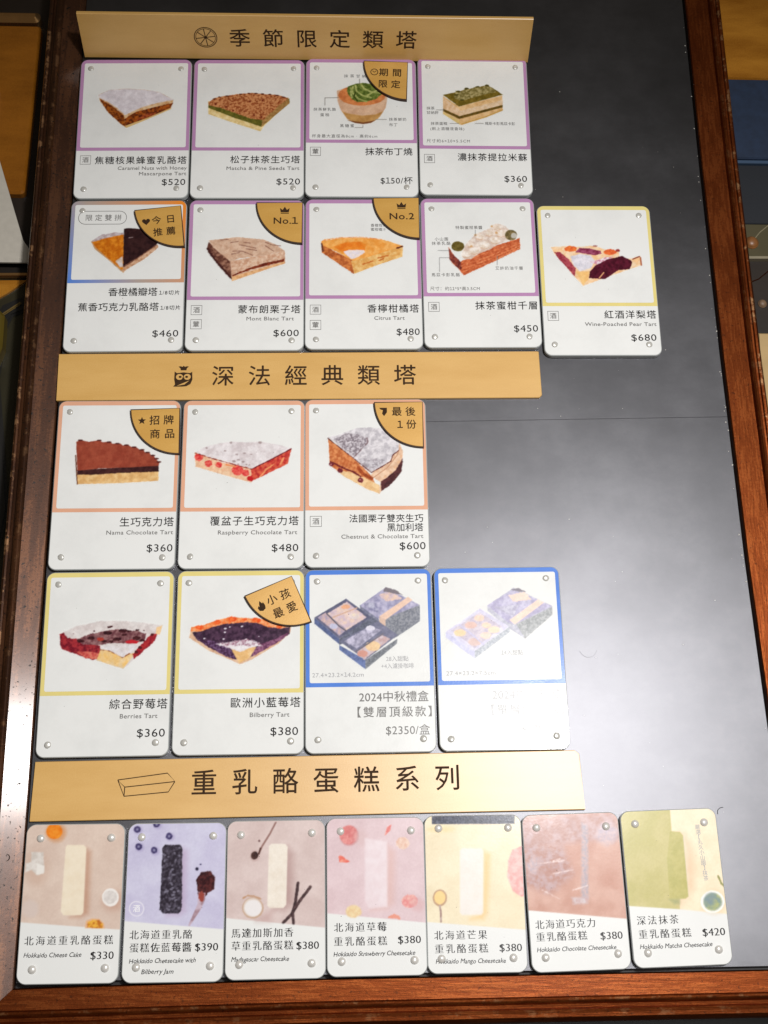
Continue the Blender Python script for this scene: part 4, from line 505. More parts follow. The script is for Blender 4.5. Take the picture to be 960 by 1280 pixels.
PAINT[12] = [
  ('P',[(11.7,21.0),(24.4,31.3),(32.7,40.7),(36.5,49.7),(29.8,46.9),(19.3,40.4),(12.4,34.7)],(218,144,92),(180,96,54),1.1,0.03,0.25,0.35,1.0),
  ('P',[(16.0,37.7),(21.6,38.2),(29.9,41.8),(36.3,45.2),(36.5,49.6),(30.7,47.4),(25.3,44.1),(19.3,40.7)],(236,204,156),(220,180,130),1.6,0,0.3,0.35,1.0),
  ('P',[(32.0,40.3),(46.5,23.5),(48.1,28.0),(47.2,36.4),(42.8,43.3),(37.2,48.4),(36.2,49.7),(36.8,43.8)],(232,200,172),(214,174,144),1.4,0,0.2,0.35,1.0),
  ('P',[(37.0,43.3),(40.1,41.3),(44.3,37.5),(47.8,31.5),(47.9,33.5),(47.1,38.4),(44.2,42.4),(40.9,45.8),(37.2,48.3)],(92,50,52),(66,34,38),1,0,0.35,0.35,1.0),
  ('P',[(39.8,40.8),(39.8,41.1),(39.7,41.3),(39.5,41.4),(39.3,41.5),(39.1,41.5),(38.8,41.4),(38.6,41.3),(38.5,41.1),(38.5,40.8),(38.5,40.6),(38.6,40.4),(38.8,40.2),(39.1,40.1),(39.3,40.1),(39.5,40.2),(39.7,40.4),(39.8,40.6)],(220,176,140),(220,176,140),1,0,0.3,0.35,1.0),
  ('P',[(42.7,38.7),(42.7,38.9),(42.5,39.1),(42.4,39.3),(42.1,39.4),(41.9,39.4),(41.6,39.3),(41.5,39.1),(41.3,38.9),(41.3,38.7),(41.3,38.4),(41.5,38.1),(41.6,38.0),(41.9,37.9),(42.1,37.9),(42.4,38.0),(42.5,38.1),(42.7,38.4)],(220,176,140),(220,176,140),1,0,0.3,0.35,1.0),
  ('P',[(44.8,36.2),(44.8,36.4),(44.6,36.7),(44.5,36.9),(44.2,36.9),(44.0,36.9),(43.8,36.9),(43.6,36.7),(43.5,36.4),(43.4,36.2),(43.5,35.9),(43.6,35.7),(43.8,35.6),(44.0,35.5),(44.3,35.5),(44.5,35.6),(44.7,35.7),(44.8,35.9)],(220,176,140),(220,176,140),1,0,0.3,0.35,1.0),
  ('P',[(46.5,33.5),(46.5,33.7),(46.3,34.0),(46.1,34.1),(46.0,34.2),(45.7,34.2),(45.5,34.1),(45.3,33.9),(45.2,33.7),(45.1,33.5),(45.2,33.2),(45.3,33.0),(45.5,32.9),(45.7,32.8),(46.0,32.8),(46.2,32.9),(46.4,33.0),(46.5,33.2)],(220,176,140),(220,176,140),1,0,0.3,0.35,1.0),
  ('P',[(47.8,30.5),(47.7,30.8),(47.6,31.0),(47.4,31.1),(47.2,31.2),(46.9,31.2),(46.7,31.1),(46.5,31.0),(46.4,30.8),(46.4,30.5),(46.4,30.3),(46.5,30.0),(46.7,29.8),(46.9,29.8),(47.2,29.8),(47.4,29.8),(47.6,30.0),(47.7,30.3)],(220,176,140),(220,176,140),1,0,0.3,0.35,1.0),
  ('W',[(33.6,41.3),(40.2,36.4),(44.9,30.4),(46.7,26.0)],0.4,(190,140,110),(190,140,110),1.0,0.0,0.0,0.3,1.0),
  ('W',[(12.8,33.2),(16.0,34.7),(19.7,36.8),(23.5,38.2),(27.1,40.7)],0.9,(110,40,40),(110,40,40),1,0,0.4,0.3,1.0),
  ('P',[(14.4,34.3),(14.3,34.7),(14.1,35.0),(13.7,35.3),(13.4,35.4),(13.0,35.4),(12.5,35.2),(12.2,35.0),(12.1,34.7),(11.9,34.3),(12.1,33.9),(12.2,33.6),(12.6,33.4),(13.0,33.2),(13.4,33.2),(13.8,33.4),(14.1,33.6),(14.3,33.9)],(104,32,42),(130,60,64),1,0,0.3,0.35,1.0),
  ('P',[(18.8,37.7),(18.7,38.1),(18.5,38.5),(18.1,38.8),(17.6,38.9),(17.2,38.9),(16.7,38.8),(16.3,38.5),(16.1,38.1),(16.0,37.7),(16.1,37.3),(16.4,36.9),(16.7,36.6),(17.2,36.4),(17.6,36.5),(18.1,36.6),(18.5,36.9),(18.7,37.3)],(104,32,42),(130,60,64),1,0,0.3,0.35,1.0),
  ('P',[(28.7,42.7),(28.6,43.2),(28.4,43.5),(28.0,43.8),(27.5,43.9),(27.1,43.9),(26.6,43.8),(26.3,43.5),(26.0,43.1),(25.9,42.7),(26.0,42.3),(26.3,41.9),(26.6,41.6),(27.1,41.4),(27.6,41.4),(28.0,41.6),(28.4,41.9),(28.6,42.3)],(104,32,42),(130,60,64),1,0,0.3,0.35,1.0),
  ('P',[(13.4,34.4),(13.4,34.6),(13.3,34.7),(13.2,34.8),(13.1,34.9),(13.0,34.9),(12.8,34.8),(12.7,34.7),(12.7,34.6),(12.7,34.4),(12.7,34.3),(12.7,34.2),(12.8,34.1),(13.0,34.1),(13.1,34.1),(13.2,34.1),(13.3,34.2),(13.4,34.3)],(190,130,130),(190,130,130),1.0,0.0,0.0,0.35,1.0),
  ('P',[(27.4,42.5),(27.4,42.6),(27.3,42.7),(27.2,42.8),(27.1,42.8),(26.9,42.8),(26.8,42.8),(26.7,42.7),(26.6,42.6),(26.6,42.5),(26.6,42.3),(26.8,42.2),(26.8,42.1),(26.9,42.0),(27.1,42.0),(27.2,42.1),(27.3,42.2),(27.4,42.3)],(190,130,130),(190,130,130),1.0,0.0,0.0,0.35,1.0),
  ('W',[(26.2,36.3),(28.1,39.3),(32.6,41.8)],1.6,(172,82,44),(140,60,30),1,0,0.4,0.3,1.0),
  ('P',[(11.6,20.2),(16.1,19.3),(19.9,17.8),(25.6,15.6),(32.1,15.4),(37.7,15.9),(43.3,20.5),(46.3,23.3),(46.0,27.5),(43.1,29.5),(41.6,33.0),(37.4,35.9),(32.5,38.9),(27.7,35.3),(24.0,31.3),(18.9,26.8),(13.8,21.8)],(222,218,222),(184,180,186),1.4,0.05,0.3,0.4,1.0),
  ('P',[(14.7,21.3),(20.3,18.3),(26.5,18.9),(30.7,20.8),(31.1,22.9),(27.8,25.9),(25.9,30.8),(23.0,29.8),(17.9,25.3)],(206,200,206),(128,118,126),0.7,0,0.4,0.8,1.0),
  ('P',[(26.3,31.3),(33.8,31.4),(40.3,32.4),(32.7,38.6),(28.6,35.8)],(204,200,206),(140,132,140),0.7,0.03,0.4,0.9,0.8),
  ('W',[(11.6,20.8),(17.0,25.5),(24.0,31.3),(32.5,38.8),(37.4,35.9),(42.1,33.0),(43.1,29.8),(46.0,27.5)],0.4,(96,50,48),(96,50,48),1,0,0.3,0.3,1.0),
  ('W',[(30.7,20.8),(31.1,22.9),(27.3,27.3),(24.0,31.1)],0.5,(130,110,116),(130,110,116),1,0,0.5,0.3,1.0),
]
PAINT[13] = [
  ('P',[(8.0,29.6),(8.5,35.9),(9.8,37.3),(27.2,42.9),(37.8,46.5),(45.8,39.2),(52.1,32.5),(55.0,26.3),(48.5,25.3),(37.4,24.0),(26.2,23.9),(15.2,26.3)],(222,216,214),(208,198,196),2.5,0,0.3,0.6,1.0),
  ('P',[(8.0,29.9),(9.6,29.1),(11.7,31.7),(17.2,32.4),(26.8,35.6),(27.6,40.7),(23.8,42.3),(16.0,39.4),(9.8,37.1),(8.5,35.3)],(166,50,56),(110,24,38),1,0,0.4,0.35,1.0),
  ('P',[(15.9,38.2),(21.4,38.3),(26.5,39.2),(26.0,42.0),(20.5,41.3)],(186,66,64),(214,120,100),1,0,0.4,0.35,1.0),
  ('P',[(15.6,32.3),(22.6,29.8),(33.1,28.0),(43.1,28.7),(47.6,30.2),(47.2,33.6),(40.1,34.8),(32.3,34.3),(26.8,35.3),(19.0,34.9)],(104,60,66),(150,110,110),1.2,0,0.5,0.35,1.0),
  ('P',[(19.4,33.2),(19.3,33.5),(19.0,33.7),(18.5,33.9),(17.9,34.0),(17.3,34.0),(16.7,33.9),(16.1,33.7),(15.8,33.5),(15.7,33.1),(15.8,32.9),(16.1,32.6),(16.6,32.4),(17.2,32.3),(17.8,32.4),(18.5,32.4),(19.0,32.6),(19.3,32.9)],(48,22,28),(76,36,38),1,0,0.5,0.35,1.0),
  ('P',[(24.1,31.8),(24.1,32.1),(23.8,32.4),(23.3,32.5),(22.8,32.6),(22.2,32.6),(21.7,32.4),(21.2,32.3),(20.9,32.1),(20.8,31.8),(20.9,31.6),(21.2,31.3),(21.6,31.1),(22.1,31.1),(22.7,31.1),(23.3,31.1),(23.7,31.3),(24.0,31.6)],(48,22,28),(76,36,38),1,0,0.5,0.35,1.0),
  ('P',[(32.0,29.7),(31.9,30.0),(31.6,30.4),(31.0,30.5),(30.3,30.6),(29.5,30.6),(28.8,30.5),(28.2,30.3),(27.8,29.9),(27.6,29.6),(27.7,29.2),(28.1,29.0),(28.7,28.7),(29.4,28.6),(30.2,28.6),(30.9,28.8),(31.5,29.0),(31.9,29.3)],(48,22,28),(76,36,38),1,0,0.5,0.35,1.0),
  ('P',[(36.3,32.6),(36.2,32.9),(35.9,33.1),(35.4,33.3),(34.8,33.4),(34.1,33.4),(33.5,33.3),(33.0,33.1),(32.6,32.9),(32.5,32.5),(32.6,32.3),(32.9,32.0),(33.4,31.8),(34.0,31.7),(34.7,31.7),(35.3,31.8),(35.8,32.0),(36.2,32.3)],(48,22,28),(76,36,38),1,0,0.5,0.35,1.0),
  ('P',[(39.0,28.6),(38.9,29.0),(38.6,29.2),(38.0,29.4),(37.4,29.5),(36.7,29.5),(36.1,29.4),(35.5,29.2),(35.2,28.9),(35.0,28.5),(35.1,28.3),(35.5,28.0),(36.0,27.8),(36.6,27.7),(37.3,27.7),(38.0,27.9),(38.5,28.0),(38.9,28.3)],(48,22,28),(76,36,38),1,0,0.5,0.35,1.0),
  ('P',[(45.2,32.2),(45.2,32.4),(44.8,32.7),(44.3,33.0),(43.7,33.0),(43.0,33.0),(42.3,32.9),(41.8,32.7),(41.4,32.4),(41.3,32.1),(41.4,31.7),(41.7,31.5),(42.2,31.3),(42.9,31.2),(43.6,31.2),(44.2,31.3),(44.8,31.6),(45.1,31.8)],(48,22,28),(76,36,38),1,0,0.5,0.35,1.0),
  ('P',[(47.2,33.3),(47.1,33.5),(46.9,33.7),(46.5,33.8),(46.1,33.9),(45.6,33.9),(45.2,33.8),(44.8,33.6),(44.6,33.5),(44.5,33.3),(44.6,33.0),(44.8,32.9),(45.1,32.8),(45.5,32.7),(46.0,32.7),(46.4,32.8),(46.8,32.9),(47.0,33.1)],(48,22,28),(76,36,38),1,0,0.5,0.35,1.0),
  ('P',[(29.8,33.3),(29.7,33.6),(29.5,33.7),(29.1,33.9),(28.6,34.0),(28.1,34.0),(27.7,33.9),(27.3,33.7),(27.0,33.6),(26.9,33.3),(27.0,33.0),(27.2,32.9),(27.6,32.7),(28.1,32.7),(28.6,32.7),(29.0,32.8),(29.5,32.9),(29.7,33.1)],(48,22,28),(76,36,38),1,0,0.5,0.35,1.0),
  ('P',[(32.9,33.6),(32.9,33.8),(32.6,34.0),(32.3,34.2),(31.9,34.2),(31.5,34.2),(31.1,34.2),(30.8,34.0),(30.5,33.8),(30.5,33.6),(30.5,33.5),(30.7,33.3),(31.1,33.1),(31.4,33.1),(31.9,33.1),(32.3,33.2),(32.6,33.3),(32.8,33.5)],(48,22,28),(76,36,38),1,0,0.5,0.35,1.0),
  ('P',[(38.8,30.6),(38.7,30.8),(38.5,31.0),(38.2,31.1),(37.9,31.1),(37.5,31.1),(37.1,31.1),(36.8,31.0),(36.6,30.8),(36.5,30.6),(36.6,30.4),(36.8,30.3),(37.1,30.2),(37.4,30.1),(37.8,30.1),(38.2,30.2),(38.5,30.3),(38.7,30.4)],(48,22,28),(76,36,38),1,0,0.5,0.35,1.0),
  ('P',[(31.3,26.8),(31.2,27.0),(31.0,27.1),(30.8,27.2),(30.5,27.2),(30.1,27.2),(29.8,27.2),(29.5,27.1),(29.3,27.0),(29.3,26.8),(29.3,26.6),(29.5,26.5),(29.8,26.4),(30.1,26.4),(30.4,26.4),(30.7,26.4),(31.0,26.6),(31.2,26.6)],(48,22,28),(76,36,38),1,0,0.5,0.35,1.0),
  ('P',[(32.3,26.6),(32.3,26.6),(32.2,26.7),(32.0,26.8),(31.8,26.8),(31.6,26.8),(31.3,26.8),(31.1,26.7),(31.0,26.6),(31.0,26.6),(31.0,26.4),(31.1,26.3),(31.3,26.3),(31.5,26.2),(31.7,26.2),(32.0,26.3),(32.2,26.4),(32.3,26.5)],(48,22,28),(76,36,38),1,0,0.5,0.35,1.0),
  ('P',[(24.4,28.7),(24.3,28.8),(24.2,28.9),(24.1,29.0),(23.8,29.0),(23.6,29.0),(23.4,29.0),(23.2,28.9),(23.1,28.8),(23.0,28.7),(23.0,28.6),(23.2,28.5),(23.3,28.5),(23.6,28.4),(23.8,28.4),(24.0,28.5),(24.2,28.5),(24.3,28.6)],(48,22,28),(76,36,38),1,0,0.5,0.35,1.0),
  ('P',[(44.6,28.5),(44.5,28.5),(44.3,28.7),(44.2,28.8),(43.9,28.8),(43.6,28.8),(43.3,28.8),(43.0,28.6),(42.8,28.5),(42.8,28.4),(42.8,28.3),(43.0,28.1),(43.2,28.0),(43.5,28.0),(43.8,28.0),(44.1,28.1),(44.3,28.2),(44.5,28.3)],(48,22,28),(76,36,38),1,0,0.5,0.35,1.0),
  ('P',[(40.9,29.0),(40.9,29.2),(40.7,29.2),(40.4,29.4),(40.0,29.4),(39.7,29.4),(39.2,29.4),(38.9,29.2),(38.8,29.1),(38.7,28.9),(38.8,28.7),(38.9,28.6),(39.2,28.5),(39.6,28.5),(40.0,28.5),(40.3,28.5),(40.6,28.6),(40.9,28.8)],(48,22,28),(76,36,38),1,0,0.5,0.35,1.0),
  ('P',[(14.8,29.8),(14.8,29.8),(14.7,29.8),(14.6,29.9),(14.4,29.9),(14.3,29.9),(14.1,29.9),(14.0,29.8),(13.9,29.8),(13.9,29.7),(13.9,29.7),(14.0,29.6),(14.1,29.5),(14.2,29.5),(14.4,29.5),(14.5,29.6),(14.6,29.6),(14.8,29.7)],(48,22,28),(76,36,38),1,0,0.5,0.35,1.0),
  ('P',[(46.9,28.7),(46.9,28.8),(46.8,28.9),(46.7,28.9),(46.6,29.0),(46.4,29.0),(46.3,28.9),(46.1,28.9),(46.1,28.8),(46.0,28.7),(46.0,28.6),(46.1,28.6),(46.3,28.5),(46.4,28.5),(46.6,28.5),(46.7,28.5),(46.8,28.6),(46.9,28.7)],(48,22,28),(76,36,38),1,0,0.5,0.35,1.0),
  ('P',[(37.8,33.7),(41.1,33.0),(44.5,33.8),(43.4,34.8),(38.9,34.7)],(190,40,50),(190,40,50),1,0,0.3,0.35,1.0),
  ('P',[(28.3,32.4),(28.3,32.8),(28.0,33.0),(27.5,33.2),(27.0,33.3),(26.4,33.3),(25.9,33.2),(25.4,33.0),(25.1,32.7),(25.0,32.4),(25.1,32.1),(25.4,31.8),(25.8,31.7),(26.3,31.6),(26.9,31.6),(27.4,31.7),(27.9,31.9),(28.2,32.2)],(170,60,50),(170,60,50),1,0,0.4,0.35,1.0),
  ('P',[(26.9,37.3),(30.8,37.8),(37.3,41.3),(40.3,39.7),(43.6,38.7),(37.8,46.3),(31.7,44.4),(25.5,42.3)],(234,190,116),(226,200,156),2.5,0,0.2,0.6,1.0),
  ('P',[(26.8,35.8),(37.9,34.9),(44.5,35.8),(37.6,41.3),(34.2,39.4),(29.1,37.3)],(226,224,228),(214,206,206),2,0,0.3,0.6,1.0),
  ('W',[(26.6,37.4),(30.8,37.9),(37.3,41.3),(40.3,39.4)],0.35,(150,90,60),(150,90,60),1,0,0.4,0.3,1.0),
  ('P',[(49.9,30.2),(52.6,30.5),(51.7,33.6),(46.9,38.1),(42.5,42.0),(41.9,39.7),(45.6,35.3)],(180,50,52),(140,30,44),1,0,0.5,0.35,1.0),
  ('P',[(52.3,27.4),(55.0,26.3),(53.8,30.9),(52.1,30.3)],(236,200,150),(236,200,150),1,0,0.3,0.35,1.0),
  ('P',[(44.4,38.7),(44.4,38.9),(44.2,39.2),(44.0,39.4),(43.7,39.4),(43.4,39.4),(43.1,39.3),(42.9,39.1),(42.7,38.9),(42.7,38.6),(42.7,38.3),(42.8,38.1),(43.1,38.0),(43.3,37.9),(43.7,37.9),(43.9,38.0),(44.2,38.1),(44.3,38.4)],(86,30,34),(86,30,34),1,0,0.4,0.35,1.0),
  ('P',[(46.0,36.7),(46.0,36.9),(45.8,37.2),(45.6,37.4),(45.3,37.5),(45.0,37.5),(44.7,37.4),(44.5,37.2),(44.3,36.9),(44.2,36.7),(44.3,36.4),(44.4,36.2),(44.6,36.0),(44.9,35.9),(45.2,35.9),(45.5,36.0),(45.8,36.2),(46.0,36.4)],(86,30,34),(86,30,34),1,0,0.4,0.35,1.0),
  ('P',[(51.3,30.8),(51.3,31.1),(51.1,31.3),(50.9,31.5),(50.6,31.6),(50.3,31.6),(50.0,31.5),(49.8,31.3),(49.6,31.1),(49.6,30.8),(49.6,30.5),(49.7,30.3),(50.0,30.1),(50.3,30.0),(50.6,30.0),(50.9,30.1),(51.1,30.3),(51.2,30.5)],(86,30,34),(86,30,34),1,0,0.4,0.35,1.0),
]
PAINT[14] = [
  ('P',[(7.1,28.4),(6.7,32.4),(15.5,38.4),(26.7,43.3),(30.1,45.1),(35.6,42.9),(47.7,35.6),(53.2,30.6),(53.8,27.2),(43.1,24.2),(26.3,22.8)],(222,190,160),(206,160,130),2,0,0.2,0.5,1.0),
  ('P',[(7.4,29.2),(7.4,27.2),(14.0,26.2),(18.5,24.5),(25.1,22.8),(35.3,23.5),(40.9,24.1),(45.4,26.6),(51.5,27.8),(51.0,29.2),(37.6,28.1),(15.3,30.2)],(232,120,60),(240,170,120),1,0,0.5,0.4,1.0),
  ('P',[(7.7,29.8),(12.5,29.3),(17.4,27.3),(23.0,26.0),(26.3,25.8),(33.1,25.3),(37.5,25.6),(43.1,27.7),(48.8,28.5),(53.2,27.8),(52.7,31.1),(46.6,35.4),(40.0,39.0),(35.0,41.8),(36.6,37.3),(30.4,36.6),(26.6,38.0),(28.9,42.8),(23.3,41.1),(16.6,37.0),(9.8,33.0)],(84,58,80),(52,34,52),1.2,0,0.4,0.35,1.0),
  ('P',[(10.3,33.0),(18.2,34.2),(25.4,37.7),(28.9,43.1),(23.3,41.1),(15.4,36.8)],(60,34,60),(120,90,130),0.8,0.03,0.4,0.35,1.0),
  ('P',[(36.6,38.4),(39.9,35.6),(46.6,33.4),(52.7,30.0),(52.1,31.8),(46.6,35.6),(40.0,39.1),(35.5,41.8)],(96,50,80),(150,100,130),0.8,0,0.4,0.35,1.0),
  ('P',[(18.7,35.4),(26.5,34.3),(33.2,33.2),(38.8,35.0),(40.4,36.4),(34.4,37.8),(30.5,39.4),(26.0,37.7)],(226,218,224),(140,90,110),0.8,0.1,0.6,0.7,1.0),
  ('P',[(26.0,37.7),(29.9,39.4),(34.9,37.2),(37.7,37.0),(34.4,42.3),(29.8,44.5),(28.3,41.7)],(234,200,150),(224,180,120),2,0,0.2,0.5,1.0),
  ('P',[(23.8,36.9),(30.4,36.3),(36.6,36.7),(30.5,39.2)],(228,224,226),(228,224,226),1,0,0.4,0.8,1.0),
  ('P',[(13.2,27.6),(13.1,28.0),(12.8,28.4),(12.3,28.6),(11.6,28.7),(11.0,28.7),(10.4,28.5),(9.8,28.3),(9.5,27.9),(9.4,27.6),(9.5,27.2),(9.8,26.8),(10.3,26.6),(10.9,26.4),(11.6,26.5),(12.2,26.6),(12.7,26.8),(13.1,27.2)],(222,78,34),(240,120,60),0.8,0,0.5,0.35,1.0),
  ('P',[(21.3,25.1),(21.2,25.4),(20.9,25.8),(20.5,26.0),(19.9,26.1),(19.3,26.1),(18.8,26.0),(18.4,25.8),(18.1,25.4),(17.9,25.1),(18.0,24.7),(18.3,24.4),(18.7,24.2),(19.3,24.0),(19.9,24.0),(20.4,24.2),(20.9,24.5),(21.2,24.7)],(222,78,34),(240,120,60),0.8,0,0.5,0.35,1.0),
  ('P',[(28.3,23.8),(28.2,24.1),(27.8,24.6),(27.3,24.8),(26.6,24.9),(26.0,24.9),(25.3,24.8),(24.8,24.5),(24.4,24.1),(24.3,23.7),(24.4,23.3),(24.7,22.9),(25.3,22.7),(25.9,22.5),(26.6,22.5),(27.3,22.7),(27.8,22.9),(28.2,23.4)],(222,78,34),(240,120,60),0.8,0,0.5,0.35,1.0),
  ('P',[(39.5,24.5),(39.4,24.9),(39.1,25.3),(38.5,25.5),(37.9,25.7),(37.2,25.6),(36.5,25.5),(36.0,25.2),(35.6,24.8),(35.5,24.4),(35.6,24.0),(35.9,23.6),(36.5,23.4),(37.1,23.2),(37.9,23.2),(38.5,23.4),(39.1,23.6),(39.4,24.0)],(222,78,34),(240,120,60),0.8,0,0.5,0.35,1.0),
  ('P',[(33.0,24.0),(32.9,24.2),(32.8,24.4),(32.5,24.6),(32.1,24.7),(31.7,24.7),(31.3,24.6),(31.0,24.4),(30.8,24.2),(30.8,24.0),(30.8,23.7),(31.0,23.5),(31.3,23.4),(31.7,23.3),(32.1,23.3),(32.5,23.4),(32.8,23.5),(32.9,23.7)],(222,78,34),(240,120,60),0.8,0,0.5,0.35,1.0),
  ('P',[(49.6,27.4),(49.6,27.8),(49.3,28.0),(48.9,28.2),(48.4,28.3),(47.9,28.3),(47.5,28.2),(47.1,27.9),(46.8,27.7),(46.7,27.4),(46.8,27.1),(47.0,26.8),(47.5,26.6),(47.9,26.6),(48.4,26.6),(48.9,26.6),(49.3,26.8),(49.6,27.2)],(222,78,34),(240,120,60),0.8,0,0.5,0.35,1.0),
  ('P',[(24.0,28.3),(23.9,28.4),(23.8,28.5),(23.6,28.5),(23.5,28.6),(23.2,28.6),(23.0,28.5),(22.8,28.5),(22.7,28.4),(22.6,28.3),(22.7,28.2),(22.8,28.0),(23.0,27.9),(23.2,27.9),(23.4,27.9),(23.6,28.0),(23.8,28.0),(23.9,28.2)],(226,220,230),(226,220,230),1,0,0.4,0.35,1.0),
  ('P',[(23.0,33.1),(23.0,33.2),(22.9,33.2),(22.8,33.3),(22.7,33.3),(22.5,33.3),(22.4,33.3),(22.3,33.2),(22.2,33.2),(22.2,33.1),(22.2,33.0),(22.3,33.0),(22.4,33.0),(22.5,33.0),(22.6,33.0),(22.8,33.0),(22.9,33.0),(23.0,33.0)],(226,220,230),(226,220,230),1,0,0.4,0.35,1.0),
  ('P',[(31.3,27.2),(31.3,27.3),(31.2,27.3),(31.1,27.4),(30.9,27.4),(30.8,27.4),(30.6,27.4),(30.5,27.3),(30.4,27.3),(30.4,27.2),(30.4,27.2),(30.5,27.1),(30.6,27.0),(30.8,27.0),(30.9,27.0),(31.1,27.0),(31.2,27.1),(31.3,27.2)],(226,220,230),(226,220,230),1,0,0.4,0.35,1.0),
  ('P',[(14.2,32.8),(14.2,32.9),(14.1,33.0),(14.0,33.0),(13.8,33.0),(13.6,33.0),(13.4,33.0),(13.3,33.0),(13.1,32.9),(13.1,32.7),(13.1,32.6),(13.3,32.5),(13.4,32.5),(13.6,32.4),(13.7,32.4),(13.9,32.5),(14.1,32.5),(14.2,32.6)],(226,220,230),(226,220,230),1,0,0.4,0.35,1.0),
  ('P',[(25.6,27.4),(25.5,27.5),(25.4,27.5),(25.4,27.6),(25.3,27.6),(25.2,27.6),(25.1,27.6),(25.0,27.5),(25.0,27.5),(25.0,27.4),(25.0,27.4),(25.0,27.3),(25.1,27.3),(25.2,27.3),(25.3,27.3),(25.4,27.3),(25.4,27.3),(25.5,27.4)],(226,220,230),(226,220,230),1,0,0.4,0.35,1.0),
  ('P',[(35.8,33.8),(35.7,33.9),(35.7,33.9),(35.6,34.0),(35.5,34.0),(35.3,34.0),(35.2,34.0),(35.2,33.9),(35.1,33.9),(35.1,33.8),(35.1,33.7),(35.2,33.7),(35.2,33.6),(35.3,33.6),(35.5,33.6),(35.6,33.6),(35.6,33.7),(35.7,33.8)],(226,220,230),(226,220,230),1,0,0.4,0.35,1.0),
  ('P',[(39.1,32.2),(39.1,32.3),(39.0,32.3),(38.9,32.4),(38.8,32.4),(38.7,32.4),(38.6,32.4),(38.5,32.3),(38.4,32.2),(38.4,32.2),(38.4,32.1),(38.5,32.1),(38.6,32.0),(38.7,32.0),(38.8,32.0),(38.9,32.0),(39.0,32.1),(39.1,32.1)],(226,220,230),(226,220,230),1,0,0.4,0.35,1.0),
  ('P',[(23.5,30.0),(23.5,30.1),(23.4,30.1),(23.3,30.2),(23.2,30.2),(23.0,30.2),(22.9,30.2),(22.8,30.1),(22.7,30.0),(22.7,30.0),(22.7,29.9),(22.8,29.8),(22.9,29.8),(23.0,29.8),(23.2,29.8),(23.3,29.8),(23.3,29.8),(23.5,29.9)],(226,220,230),(226,220,230),1,0,0.4,0.35,1.0),
]
